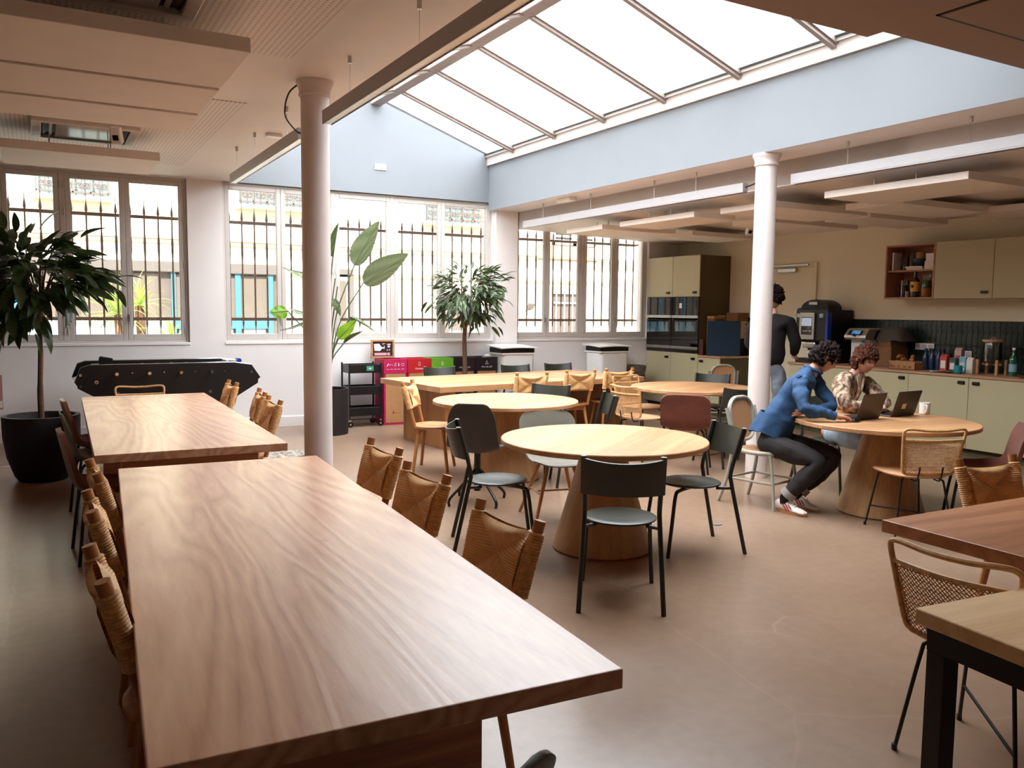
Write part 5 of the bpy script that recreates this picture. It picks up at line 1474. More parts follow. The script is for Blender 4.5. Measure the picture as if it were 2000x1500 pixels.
def sensor(x, y, z, zc, label, rx=0.5):
    t = thing('ceiling_speaker', label, 'speaker', (x, y, zc))
    b = B(); b.cyl((0, 0, 0), (0, 0, z-zc+0.05), 0.010, n=8); b.obj('arm', M_white, t)
    b = B(); b.box((0, 0, z-zc), (0.085, 0.07, 0.14), (rx, 0, -0.4)); bd = b.obj('body', M_white, t, bevel=0.008)
    b = B(); R_ = Euler((rx, 0, -0.4)).to_matrix(); c = Vector((0, 0, z-zc)) + R_ @ Vector((0, -0.036, -0.01)); b.box(c, (0.045, 0.004, 0.045), (rx, 0, -0.4)); b.obj('lens', M_black, bd)
sensor(0.625, 7.9, 3.04, ZC-0.006, 'small white box with dark lens hanging by the left air conditioner')
sensor(8.30, 8.25, 2.70, 2.79, 'small white box with dark lens on the kitchen ceiling beside the column')
b = B(); b.bx(1.90, 2.04, 7.98, 8.08, ZC-0.03, ZC-0.0005); tag(b.obj('smoke_detector', M_white, bevel=0.006), 'flat white detector on the ceiling above the far left lamp', 'detector')
b = B(); b.bx(6.11, 6.23, 9.3, 9.62, ZS-0.05, ZS-0.0005); tag(b.obj('emergency_light', M_white, bevel=0.008), 'white emergency light under the beam near the window', 'light')

# ------------------------------------------------------------------ along the window wall
# football table
ft = thing('football_table', 'black table football game by the left window wall', 'football table', (1.26, 10.25, 0))
L0, L1, W_ = -0.80, 0.62, 0.40
outline = [(-0.97, 0.76), (-0.90, 0.96), (-0.84, 0.985), (0.45, 0.955), (0.60, 0.93), (0.68, 0.88), (0.74, 0.67), (0.52, 0.56), (-0.58, 0.56), (-0.92, 0.74)]
outline = [(-0.96, 0.80), (-0.90, 0.955), (-0.82, 0.985), (0.66, 0.985), (0.86, 0.955), (0.96, 0.80), (0.93, 0.79), (0.93, 0.74), (0.62, 0.55), (-0.62, 0.55), (-0.93, 0.74), (-0.93, 0.79)]
for s in (-1, 1):
    b = B(); b.prism(outline, s*W_-0.02, s*W_+0.02, 'xz'); b.obj('side_panel', M_blackmetal, ft, bevel=0.006, seg=2)
b = B(); b.tube([(x, -W_, z) for x, z in outline[1:5]], 0.006, 6); b.tube([(x, W_, z) for x, z in outline[1:5]], 0.006, 6); b.obj('chrome_edge', M_chrome, ft, smooth=True)
b = B(); b.prism([(-0.90, 0.80), (0.90, 0.80), (0.90, 0.745), (0.61, 0.56), (-0.61, 0.56), (-0.90, 0.745)], -W_+0.02, W_-0.02, 'xz'); b.obj('body', M_blackmetal, ft)
b = B(); b.bx(-0.62, 0.62, -W_+0.025, W_-0.025, 0.80, 0.806); b.obj('playing_field', plain('field_green', '2f4a34', 0.5), ft)
for s in (-1, 1):
    b = B(); b.prism([(s*0.64, 0.80), (s*0.64, 0.93), (s*0.80, 0.955), (s*0.955, 0.80), (s*0.93, 0.76)], -W_+0.02, W_-0.02, 'xz'); b.obj('end_ramp', M_ovenglass, ft)
    b = B(); b.bx(s*0.70-0.06, s*0.70+0.06, -W_+0.03, W_-0.03, 0.945, 0.952); b.obj('end_shelf', M_steel, ft)
for s in (-1, 1):
    for q in (-1, 1):
        b = B(); b.tube([(s*0.45, q*0.33, 0.57), (s*0.68, q*0.38, 0.02), (s*0.68, q*0.38, 0.0)], [0.05, 0.03, 0.035], 10); b.obj('leg', M_blackmetal, ft, smooth=True)
M_playred = plain('player_red', '8a2f2c', 0.4); M_playwht = plain('player_pale', 'c9bcb4', 0.4)
for i, x in enumerate((-0.56, -0.40, -0.24, -0.08, 0.08, 0.24, 0.40, 0.56)):
    near = i in (0, 2, 4, 6)
    b = B(); b.cyl((x, -W_-0.03, 0.89), (x, W_+0.03, 0.89), 0.007, n=8); rod = b.obj('rod', M_chrome, ft, smooth=True)
    b = B(); s = -1 if near else 1
    b.tube([(x, s*(W_+0.03), 0.89), (x, s*(W_+0.05), 0.89), (x, s*(W_+0.10), 0.89), (x, s*(W_+0.14), 0.89)], [0.012, 0.018, 0.014, 0.018], 10); b.obj('rod_handle', M_chrome if i != 7 else M_playred, ft, smooth=True)
    n = (1, 2, 3, 5, 5, 3, 2, 1)[i]
    for k in range(n):
        y = -0.3+0.6*(k+0.5)/n
        b = B(); b.tube([(x, y, 0.825), (x, y, 0.85), (x, y, 0.89), (x, y, 0.92), (x, y, 0.932), (x, y, 0.955)], [0.014, 0.012, 0.018, 0.016, 0.009, 0.014], 8); b.obj('player', M_playred if i in (1, 3, 6) else M_playwht, rod, smooth=True)
for x, z, r in ((-0.90, 0.88, 0.014), (-0.75, 0.80, 0.020), (-0.90, 0.76, 0.012), (0.86, 0.87, 0.014), (0.40, 0.66, 0.016), (-0.55, 0.68, 0.014)):
    b = B(); b.lathe([(0.4*r, 0.0), (r, 0.0), (r, 0.004), (0.4*r, 0.004)], 16, (x, -W_-0.0205, z), axis=Euler((PI/2, 0, 0)).to_matrix(), cap=False); b.obj('bolt', M_chrome, ft)
b = B(); b.box((-0.62, 0.2, 0.99), (0.14, 0.10, 0.09), (0, 0.2, 0)); b.obj('ball_box', M_blackmetal, ft, bevel=0.01)
b = B(); b.box((0.70, 0.05, 0.972), (0.12, 0.24, 0.04)); o = b.obj('tissue_box', M_paper, bevel=0.006); o.location = (1.26, 10.25, 0); tag(o, 'white box lying on the right end of the football table', 'box')
b = B(); b.cyl((0.80, -0.12, 0.985), (0.80, 0.02, 0.985), 0.025, n=14); o = b.obj('can', M_blue2, smooth=True); o.location = (1.245, 10.25, -0.0); tag(o, 'blue can lying on the right end of the football table', 'can')
b = B(); b.cyl((0.665, -0.26, 0.952), (0.665, -0.26, 0.995), 0.035, n=14); o = b.obj('tape_roll', plain('green_tape', '2f6a4c', 0.5), smooth=True); o.location = (1.26, 10.25, 0); tag(o, 'small green roll on the right end of the football table', 'roll')

# black trolley
tr = thing('trolley', 'black three tier trolley with a green label beside the pink bin', 'trolley', (3.84, 10.98, 0))
hx, hy = 0.225, 0.155
for sx in (-1, 1):
    for sy in (-1, 1):
        b = B(); b.bx(sx*hx-0.011, sx*hx+0.011, sy*hy-0.008, sy*hy+0.008, 0.10, 0.87); b.obj('upright', M_blackmetal, tr)
        b = B(); b.cyl((sx*(hx-0.01), sy*hy-0.012, 0.04), (sx*(hx-0.01), sy*hy+0.012, 0.04), 0.038, n=16); w_ = b.obj('caster', M_black, tr)
        b = B(); b.cyl((sx*(hx-0.01), sy*hy-0.014, 0.04), (sx*(hx-0.01), sy*hy+0.014, 0.04), 0.014, n=12); b.bx(sx*(hx-0.01)-0.012, sx*(hx-0.01)+0.012, sy*hy-0.018, sy*hy+0.018, 0.078, 0.10); b.obj('caster_hub', M_chrome, w_)
for z, h in ((0.735, 0.115), (0.44, 0.115), (0.15, 0.115)):
    b = B(); b.bx(-hx, hx, -hy, hy, z, z+0.006); b.bx(-hx, hx, -hy, -hy+0.005, z, z+h); b.bx(-hx, hx, hy-0.005, hy, z, z+h); b.bx(-hx, -hx+0.005, -hy, hy, z, z+h); b.bx(hx-0.005, hx, -hy, hy, z, z+h)
    b.obj('tray', M_blackmetal, tr, bevel=0.002)
b = B(); b.bx(-hx, hx, -hy-0.006, -hy+0.01, 0.10, 0.112); b.obj('base_bar', M_blackmetal, tr)
b = B(); b.bx(0.02, 0.12, -hy-0.003, -hy, 0.765, 0.83); lb = b.obj('green_label', plain('label_green', '3f8a6e', 0.6), tr)
b = B(); b.bx(0.055, 0.062, -hy-0.004, -hy-0.003, 0.785, 0.81); b.bx(0.068, 0.085, -hy-0.004, -hy-0.003, 0.785, 0.805); b.obj('label_print', M_paper, lb)

# recycling bins of kraft card with coloured hoods
M_pink = plain('magenta_card', 'b0104a', 0.55, var=0.03); M_red = plain('red_card', 'b00f18', 0.55, var=0.03); M_grn = plain('green_card', '5f9a1c', 0.55, var=0.03); M_blk = plain('black_card', '1c1012', 0.55)
M_print = plain('white_print', 'e8d8d8', 0.7)
def text(s, size, loc, parent, mat):
    c = bpy.data.curves.new('lettering', 'FONT'); c.body = s; c.size = size; c.align_x = 'CENTER'; c.align_y = 'CENTER'; c.extrude = 0.0006
    o = bpy.data.objects.new('lettering', c); COL.objects.link(o); c.materials.append(mat)
    bpy.context.view_layer.update()
    me = bpy.data.meshes.new_from_object(o.evaluated_get(bpy.context.evaluated_depsgraph_get()))
    bpy.data.objects.remove(o)
    me.materials.clear(); me.materials.append(mat)
    o = bpy.data.objects.new('lettering', me); COL.objects.link(o)
    o.location = loc; o.rotation_euler = (PI/2, 0, 0); o.parent = parent
    return o
def bin_(x0, x1, mat, label, icon, words):
    w = x1-x0; h = w/2
    t = thing('recycling_bin', label, 'bin', ((x0+x1)/2, 11.03, 0), 0, 'recycling bins')
    d = 0.18
    b = B(); b.bx(-h+0.004, h-0.004, -d, d, 0.0, 0.73); b.obj('coloured_sleeve', mat, t, bevel=0.003)
    b = B(); b.bx(-h+0.03, h-0.03, -d-0.003, -d, 0.03, 0.73); pn = b.obj('kraft_panel', M_card, t)
    b = B()
    b.bx(-h+0.002, h-0.002, -d-0.006, -d+0.004, 0.715, 0.915); b.bx(-h+0.002, h-0.002, d-0.004, d+0.004, 0.715, 0.915)
    b.bx(-h+0.002, -h+0.012, -d, d, 0.715, 0.915); b.bx(h-0.012, h-0.002, -d, d, 0.715, 0.915)
    hood = b.obj('hood', mat, t)
    b = B(); b.bx(-h+0.012, h-0.012, -d+0.004, -d+0.06, 0.909, 0.914); b.bx(-h+0.012, -h+0.04, -d+0.06, d-0.004, 0.909, 0.914); b.obj('hood_rim', mat, t)
    b = B(); b.bx(-h+0.012, h-0.012, -d+0.006, d-0.006, 0.735, 0.74); b.obj('dark_opening', M_black, t)
    y = -d-0.0075
    b = B()
    if icon == 'five':
        for i, c in enumerate((-0.115, -0.06, -0.005, 0.045, 0.105)):
            if i == 0: b.box((c, y, 0.835), (0.010, 0.001, 0.04), (0, 0.7, 0))
            elif i == 1: b.tube([(c-0.02+0.009*math.cos(a), y, 0.832+0.011*math.sin(a)) for a in [0.6+k*0.5 for k in range(10)]], 0.0015, 4); b.tube([(c, y, 0.835), (c+0.018, y, 0.828)], 0.0015, 4)
            elif i == 2: b.tube([(c-0.014, y, 0.82), (c-0.014, y, 0.85), (c+0.012, y, 0.85), (c+0.012, y, 0.82)], 0.0022, 4, closed=True); b.box((c+0.01, y, 0.86), (0.012, 0.001, 0.006))
            elif i == 3: b.cyl((c, y, 0.818), (c, y, 0.845), 0.007, n=6); b.cyl((c, y, 0.845), (c, y, 0.862), 0.003, n=6)
            else: b.tube([(c-0.018, y, 0.825), (c-0.018, y, 0.852), (c+0.02, y, 0.852), (c+0.02, y, 0.825), (c, y, 0.82)], 0.0022, 4, closed=True)
            b.box((c, y, 0.775), (0.036, 0.001, 0.005))
    elif icon == 'can': b.tube([(-0.011, y, 0.815), (-0.011, y, 0.862), (-0.006, y, 0.868), (0.006, y, 0.868), (0.011, y, 0.862), (0.011, y, 0.815)], 0.0022, 4, closed=True)
    elif icon == 'bottle': b.tube([(-0.014, y, 0.815), (-0.014, y, 0.85), (-0.005, y, 0.866), (0.004, y, 0.866), (0.014, y, 0.85), (0.014, y, 0.815)], 0.0022, 4, closed=True); b.cyl((0, y, 0.82), (0, y, 0.85), 0.002, n=4)
    else:
        for c, zz in ((-0.016, 0.822), (0.016, 0.822), (0.0, 0.852)): b.lathe([(0, -0.012), (0.008, -0.004), (0.008, 0.006), (0, 0.013)], 6, (c, y, zz), sy=0.1)
    b.obj('icon', M_print, hood)
    if words: text(words, 0.030 if len(words) > 12 else 0.034, (0, y, 0.775), hood, M_print)
    if icon in ('five', 'can'):
        b = B(); b.bx(-0.045, -0.018, -d-0.0045, -d-0.003, 0.155, 0.18); b.bx(-0.04, -0.03, -d-0.0045, -d-0.003, 0.18, 0.195); b.obj('factory_emblem', M_red, pn)
        b = B(); b.bx(-0.008, 0.075, -d-0.0045, -d-0.003, 0.162, 0.168); b.obj('fine_print', M_carddk, pn)
    return t
bin_(4.115, 4.463, M_pink, 'kraft recycling bin with a magenta top and five icons', 'five', None)
bin_(4.468, 4.822, M_red, 'kraft recycling bin with a red top and a can icon', 'can', 'Canettes')
bin_(4.828, 5.178, M_grn, 'kraft recycling bin with a green top', 'bottle', 'Bouteilles plastiques')
bin_(5.184, 5.532, M_blk, 'kraft recycling bin with a black top behind the fig trunk', 'tri', 'Marc de café')
bin_(5.538, 5.898, M_blk, 'kraft recycling bin with a black top beside the white bin', 'tri', 'Marc de café')
b = B()
b.lathe([(0, 0), (0.03, 0.005), (0.045, 0.025), (0.03, 0.045), (0, 0.05)], 10, (5.82, 11.02, 0.90), sx=1.2); b.bx(5.75, 5.89, 10.99, 11.06, 0.74, 0.915)
tag(b.obj('crumpled_paper', M_paper, smooth=True), 'crumpled white paper poking out of the last black bin', 'paper')
# framed poster standing on the magenta bin
pf = thing('framed_poster', 'wood framed dark poster standing on the magenta bin against the wall', 'picture', (4.205, 11.13, 0.916))
b = B()
for x0, x1, z0, z1 in ((-0.175, 0.175, 0, 0.028), (-0.175, 0.175, 0.232, 0.26), (-0.175, -0.147, 0.028, 0.232), (0.147, 0.175, 0.028, 0.232)): b.bx(x0, x1, -0.015, 0.008, z0, z1)
b.obj('frame', M_oakx, pf, bevel=0.002)
b = B(); b.bx(-0.147, 0.147, -0.004, 0.0, 0.028, 0.232); ps = b.obj('poster', plain('poster_dark', '2b1418', 0.6), pf)
b = B(); b.prism([(-0.13, 0.20), (-0.05, 0.205), (-0.02, 0.16), (0.01, 0.15), (0.03, 0.175), (0.03, 0.13), (-0.005, 0.135), (-0.04, 0.10), (-0.12, 0.105), (-0.125, 0.15)], -0.0055, -0.004, 'xz')
for x, z, w, h in ((0.07, 0.185, 0.05, 0.015), (0.075, 0.15, 0.035, 0.025), (0.065, 0.105, 0.012, 0.018), (0.095, 0.105, 0.012, 0.018), (0.0, 0.19, 0.012, 0.02), (0.02, 0.20, 0.018, 0.008)): b.bx(x, x+w, -0.0055, -0.004, z, z+h)
b.obj('white_print', M_print, ps)
b = B(); b.bx(-0.12, 0.06, -0.0055, -0.004, 0.04, 0.075); b.bx(0.068, 0.11, -0.0055, -0.004, 0.04, 0.075); b.obj('pink_print', plain('pink_print', 'd7a0aa', 0.6), ps)

# white rolling waste bins and a round basket
def waste_bin(x, y, rz, label):
    t = thing('waste_bin', label, 'bin', (x, y, 0), rz, 'white rolling waste bins')
    b = B(); b.prism(rrect(0.56, 0.44, 0.07, 5), 0.12, 0.97, 'xy')
    b2 = B(); b2.add([(p[0]*(0.92+0.08*(p[2]-0.12)/0.85), p[1]*(0.92+0.08*(p[2]-0.12)/0.85), p[2]) for p in b.v], b.f); b2.obj('body', M_white, t, smooth=True)
    b = B(); b.prism(rrect(0.59, 0.47, 0.03, 3), 0.955, 0.975, 'xy'); b.obj('rim', M_white, t)
    b = B(); b.prism(rrect(0.56, 0.43, 0.03, 3), 0.975, 1.05, 'xy'); b.obj('liner', M_black, t)
    b = B(); b.grid(lambda u, v: ((u-0.5)*0.63, (v-0.5)*0.50, 1.052+0.03*v+0.012*math.sin(u*PI)), 9, 7, 0.014); b.obj('lid', M_white, t, smooth=True)
    b = B(); b.tube([(-0.24, -0.19, 0.095), (0.24, -0.19, 0.095), (0.24, 0.19, 0.095), (-0.24, 0.19, 0.095)], 0.012, 6, closed=True); b.bx(-0.24, 0.24, -0.012, 0.012, 0.1, 0.119); b.obj('chassis', M_white, t)
    for sx in (-1, 1):
        for sy in (-1, 1):
            b = B(); b.cyl((sx*0.22, sy*0.17-0.012, 0.035), (sx*0.22, sy*0.17+0.012, 0.035), 0.035, n=14); b.cyl((sx*0.22, sy*0.17, 0.04), (sx*0.22, sy*0.17, 0.095), 0.009, n=8); b.obj('caster', M_frame, t)
    return t
waste_bin(6.19, 10.93, 0, 'white rolling waste bin next to the black recycling bin')
waste_bin(7.93, 10.90, 0.0, 'white rolling waste bin in front of the right window')
t = thing('waste_basket', 'round brown grey basket with a dark band between white bin and ovens', 'basket', (8.50, 10.95, 0))
b = B(); b.lathe([(0.15, 0.0), (0.19, 0.55), (0.195, 0.62), (0.21, 0.625), (0.215, 0.72), (0.205, 0.725), (0.195, 0.72), (0.185, 0.6), (0.14, 0.01), (0, 0.01)], 32, cap=False); b.lathe([(0, 0.001), (0.15, 0.001)], 32, cap=False); b.obj('body', plain('basket_taupe', '6a5c50', 0.6), t, smooth=True)
b = B(); b.lathe([(0.188, 0.50), (0.193, 0.50), (0.1965, 0.57), (0.191, 0.57)], 32, cap=False); b.obj('band', M_black, t, smooth=True)
# pink notice at the very left edge of the wall
b = B(); b.bx(-0.75, -0.395, YB-0.006, YB-0.001, 0.40, 0.80); ns = b.obj('wall_poster', plain('pink_poster', 'b57f78', 0.7)); tag(ns, 'pink poster on the wall at the left edge beside the dark pot', 'poster')
b = B(); b.bx(-0.72, -0.40, YB-0.0075, YB-0.006, 0.42, 0.50); b.obj('poster_footer', M_paper, ns)
# white cable on the floor
b = B(); b.tube(bez([(-1.6, 9.3, 0.005), (-0.9, 9.7, 0.005), (-0.35, 9.6, 0.005), (-0.1, 9.75, 0.005)], 6), 0.005, 6); tag(b.obj('floor_cable', M_white, smooth=True), 'thin white cable lying on the floor left of the dark pot', 'cable')
# fringed textile on the floor near the column
rg = thing('floor_textile', 'crumpled lacy grey textile on the floor beside the left column', 'textile', (2.15, 8.95, 0), 0.6)
b = B()
b.grid(lambda u, v: ((u-0.5)*0.75, (v-0.5)*0.42, 0.012+0.022*abs(math.sin(u*11+v*5))*abs(math.cos(v*7+u*2))), 30, 18, 0.003)
b.obj('cloth', plain('lacy_cloth', '8f8478', 0.9, var=0.7, scale=28), rg, smooth=True)
b = B(); rn = random.Random(3)
for i in range(40):
    y = -0.21+0.42*i/39
    b.tube([(0.375, y, 0.012), (0.42, y+rn.uniform(-0.01, 0.01), 0.02), (0.46, y+rn.uniform(-0.02, 0.02), 0.004)], 0.003, 4)
b.obj('fringe', plain('fringe', 'a0968a', 0.9), rg, kind='stuff')
# floor sockets
for x, y, l in ((4.42, 4.63, 'small round metal floor socket right of the middle round table'),):
    b = B(); b.lathe([(0, 0.0005), (0.035, 0.0005), (0.04, 0.006), (0.03, 0.008), (0, 0.006)], 18, (x, y, 0), cap=False); tag(b.obj('floor_socket', M_alu, smooth=True), l, 'floor socket')

# ------------------------------------------------------------------ plants
M_fig = leafmat('fig_leaf', '2a3a1c', '35481f', 0.25, 0.35)
M_fig2 = leafmat('small_fig_leaf', '3c4c2c', '56663c', 0.25, 0.35)
M_strel = leafmat('broad_leaf', '6f7f5c', '86946f', 0.3, 0.4)
M_strelbr = leafmat('bright_leaf', '7fae28', '93c23a', 0.5, 0.4)
M_stem = plain('green_stem', '4d5a36', 0.5)
def leaf_shape(l, w, droop, fold=0.25, nu=9):
    b = B()
    def fn(u, v):
        ww = w*(math.sin(PI*min(1, u**0.8))**0.85)*(1 if u < 0.98 else 0.1)
        x = (v-0.5)*2*ww
        return (x, l*u*(1-0.12*droop*u), -droop*l*u*u*0.5+fold*abs(x))
    b.grid(fn, nu, 5)
    return b
def tree(name, label, loc, trunk, trunk_r, crown_c, crown_r, n, leaf, mat, seed, extra=0, ll=(0.8, 1.2)):
    t = thing(name, label, 'potted tree', loc)
    rn = random.Random(seed)
    b = B(); b.tube(bez(trunk, 6), trunk_r, 10); b.obj('trunk', M_bark, t, smooth=True)
    top = Vector(trunk[-1])
    proto = None
    lf_mesh = leaf_shape(*leaf)
    clusters = []
    nb = 26
    for i in range(nb):
        while True:
            p = Vector((rn.uniform(-1, 1), rn.uniform(-1, 1), rn.uniform(-0.85, 1)))
            if 0.45 < p.length < 1.0: break
        tip = Vector(crown_c)+Vector((p.x*crown_r[0]*0.8, p.y*crown_r[1]*0.8, p.z*crown_r[2]*0.8))
        clusters.append(tip)
        b = B(); mid = top.lerp(tip, 0.5)+Vector((0, 0, 0.08)); b.tube(bez([top-Vector((0, 0, 0.05)), mid, tip], 4), [0.012]*3+[0.008]*3+[0.006]*2+[0.004], 6); b.obj('branch', M_bark, t)
    def orient(pos, c):
        out = (pos-Vector(crown_c)); out.z *= 0.6
        d = out.normalized()+Vector((rn.uniform(-0.6, 0.6), rn.uniform(-0.6, 0.6), rn.uniform(-0.75, 0.35)))
        d.normalize()
        q = d.to_track_quat('Y', 'Z'); e = q.to_euler()
        q2 = Euler((0, rn.uniform(-0.7, 0.7), 0)).to_quaternion()
        return (q @ q2)
    for i in range(n):
        c = clusters[i % nb]
        pos = c + Vector((rn.gauss(0, 0.07), rn.gauss(0, 0.07), rn.gauss(0, 0.07)))
        if proto is None: proto = lf_mesh.obj('leaf', mat, t, smooth=True); o = proto
        else: o = inst(proto, parent=t)
        o.location = pos; o.rotation_mode = 'QUATERNION'; o.rotation_quaternion = orient(pos, c)
        k = rn.uniform(*ll); o.scale = (k, k, k)
    if extra:
        b = B()
        for i in range(extra):
            c = clusters[rn.randrange(nb)]
            pos = c.lerp(Vector(crown_c), rn.uniform(0, 0.6)) + Vector((rn.gauss(0, 0.09), rn.gauss(0, 0.09), rn.gauss(0, 0.09)))
            M = orient(pos, c).to_matrix(); k = rn.uniform(*ll)
            b.add([M @ (Vector(v)*k)+pos for v in lf_mesh.v], lf_mesh.f)
        b.obj('inner_leaves', mat, t, smooth=True, kind='stuff')
    return t
def pot(name, label, loc, prof, soil_r, soil_z, mat=M_potblack):
    t = thing(name, label, 'plant pot', loc)
    b = B(); b.lathe(prof, 48, cap=False); b.lathe([(0, prof[0][1]+0.0005), (prof[0][0], prof[0][1]+0.0005)], 48, cap=False); b.obj('pot', mat, t, smooth=True)
    b = B(); b.lathe([(0, soil_z+0.01), (soil_r*0.7, soil_z+0.006), (soil_r, soil_z)], 32, cap=False); b.obj('soil', M_soil, t, smooth=True)
    return t
pot('plant_pot', 'big dark rounded pot at left holding the large fig tree', (-0.01, 8.80, 0), [(0.20, 0), (0.235, 0.05), (0.29, 0.22), (0.318, 0.40), (0.322, 0.60), (0.285, 0.60), (0.272, 0.53)], 0.272, 0.535)
tree('fig_tree', 'large dark leaved fig tree in the big pot at left', (-0.01, 8.80, 0.54), [(0, 0, 0), (0.0, 0, 0.3), (0.015, 0, 0.65), (0.02, 0, 1.05)], [0.026]*7+[0.022]*6+[0.018]*6,
     (-0.08, 0, 1.30), (0.70, 0.62, 0.58), 300, (0.26, 0.040, 0.55), M_fig, 5, extra=150)
pot('plant_pot', 'cylindrical black pot behind the left column', (3.19, 10.45, 0), [(0.265, 0), (0.268, 0.02), (0.272, 0.585), (0.25, 0.585), (0.25, 0.53)], 0.25, 0.535)
pot('plant_pot', 'dark pot of the small fig tree, hidden behind the long oak table', (5.24, 10.62, 0), [(0.15, 0), (0.19, 0.35), (0.20, 0.42), (0.185, 0.42), (0.18, 0.37)], 0.18, 0.375)
tree('fig_tree', 'small bushy fig tree rising behind the long oak table', (5.24, 10.62, 0.38), [(0, 0, 0), (0.01, 0, 0.4), (0.0, 0, 0.75), (0.01, 0, 1.08)], [0.036]*7+[0.032]*6+[0.03]*6,
     (0.05, -0.02, 1.47), (0.74, 0.58, 0.58), 300, (0.19, 0.024, 0.55), M_fig2, 9, extra=260)
# bird of paradise plant
sp = thing('strelitzia', 'tall broad leaved plant in the black pot behind the column', 'plant', (3.19, 10.45, 0.54))
def strel_leaf(base, tip, w, side, mat, fold=0.35, droop=0.15, split=False, name='leaf'):
    base, tip = Vector(base), Vector(tip)
    ax = tip-base; l = ax.length; ax.normalize(); sd = Vector(side); sd = (sd-ax*sd.dot(ax)).normalized(); nn = ax.cross(sd)
    b = B()
    def fn(u, v):
        ww = w*(math.sin(PI*(u**0.75))**0.7)*(1-0.25*u) if 0 < u < 1 else 0.004
        x = (v-0.5)*2
        rip = 0.006*math.sin(u*70)*abs(x)
        p = base+ax*(l*u)+sd*(ww*x)+nn*(fold*ww*abs(x)+rip-droop*l*u*u)
        return p
    b.grid(fn, 26, 9)
    lf = b.obj(name, mat, sp, smooth=True)
    b = B(); b.tube([base+ax*(l*k/8)+nn*(-droop*l*(k/8)**2-0.004) for k in range(9)], [0.006-0.0005*k for k in range(9)], 5); b.obj('midrib', M_stem, lf, smooth=True)
    return lf
def strel_stem(p0, p1, bend):
    p0, p1 = Vector(p0), Vector(p1); m = p0.lerp(p1, 0.55)+Vector(bend)
    b = B(); b.tube(bez([p0, m, p1], 8), 0.008, 7); b.obj('stem', M_stem, sp, smooth=True)
S_ = [  # leaf base, leaf tip, half width, side vector, material   (relative to the soil)
    ((0.36, -0.05, 1.62), (0.66, -0.10, 2.20), 0.17, (0.75, 0.3, -0.5), M_strel, 0.2, 0.06),
    ((0.48, -0.05, 1.40), (1.08, -0.08, 1.80), 0.19, (0.45, 0.35, -0.8), M_strel, 0.12, 0.03),
    ((0.09, -0.02, 1.72), (0.12, -0.1, 2.14), 0.13, (0.6, 0.8, 0), M_fig2, 0.4, 0.05),
    ((-0.50, -0.05, 1.03), (-0.74, -0.1, 1.00), 0.10, (0, 0.4, 1), M_strelbr, 0.15, 0.1),
    ((-0.25, -0.05, 1.00), (-0.50, -0.05, 1.05), 0.05, (0, 0.9, 0.4), M_strel, 0.6, 0.1),
    ((-0.2, 0, 1.50), (-0.58, -0.1, 1.52), 0.055, (0, 0.8, 0.5), M_strel, 0.6, 0.12),
    ((0.30, -0.05, 0.96), (0.66, -0.1, 0.78), 0.06, (0.2, 0.9, 0.3), M_strel, 0.5, 0.1),
    ((0.14, -0.06, 0.68), (0.36, -0.1, 0.92), 0.10, (0.7, 0.2, -0.6), M_strelbr, 0.2, 0.05),
    ((0.22, -0.02, 0.62), (0.46, -0.06, 0.80), 0.05, (0.4, 0.7, -0.5), M_fig2, 0.5, 0.1),
    ((0.06, 0.02, 1.18), (0.20, -0.02, 0.98), 0.09, (0.7, 0.6, 0.3), M_fig2, 0.4, 0.1),
    ((-0.28, -0.05, 0.90), (-0.60, -0.1, 0.76), 0.03, (0, 0.9, 0.3), M_fig2, 0.7, 0.1),
]
for i, (a, c, w, sd, m_, fo, dp) in enumerate(S_):
    strel_leaf(a, c, w, sd, m_, fo, dp)
    strel_stem((0.02*math.cos(i), 0.02*math.sin(i), 0), a, (a[0]*-0.25, 0, 0.05))
for k in range(2): strel_stem((0.03*k, 0.03, 0), (0.14+0.03*k, 0.05, 1.45-0.1*k), (-0.03, 0, 0))
# ------------------------------------------------------------------ laptops, mouse, mug on the round table
def laptop(hx, hy, rz, label, sticker=False, lean=0.30):
    t = thing('laptop', label, 'laptop', (hx, hy, 0.7505), rz)
    b = B(); b.bx(-0.165, 0.165, 0.0, 0.225, 0.0, 0.012); b.obj('base', M_lapt, t, bevel=0.003)
    b = B(); b.bx(-0.15, 0.15, 0.02, 0.115, 0.0122, 0.0128); b.obj('keyboard', M_black, t)
    b = B(); b.box((0, 0, 0.108), (0.33, 0.007, 0.216)); lid = b.obj('lid', M_lapt, t, bevel=0.003); lid.rotation_euler = (lean, 0, 0); lid.location = (0, 0.0, 0.010)
    b = B(); b.bx(-0.155, 0.155, 0.0036, 0.0042, 0.015, 0.205); b.obj('screen', M_lcddim, lid)
    if sticker:
        b = B(); b.bx(-0.06, -0.005, -0.0045, -0.0036, 0.06, 0.105); b.obj('sticker', M_paper, lid)
    return t
M_lapt = plain('graphite_aluminium', '4a4038', 0.4, 0.5, var=0.04)
M_lcddim = emit('laptop_screen', '8e98a8', 0.5)
laptop(5.80, 4.40, 0.10, 'dark laptop nearer the person in blue')
laptop(6.27, 4.42, 0.06, 'dark laptop with a small white sticker beside the mug', True)
b = B(); b.lathe([(0, 0), (0.03, 0.002), (0.034, 0.012), (0.028, 0.028), (0.014, 0.035), (0, 0.036)], 18, sy=1.6); o = b.obj('mouse', M_black, smooth=True); o.location = (5.585, 4.345, 0.7505); o.rotation_euler = (0, 0, -1.3)
tag(o, 'black computer mouse under the hand of the person in blue', 'mouse')
t = thing('mug', 'white mug at the far side of the laptops table', 'mug', (6.42, 4.40, 0.7505)); t.location = (6.575, 4.43, 0.7505)
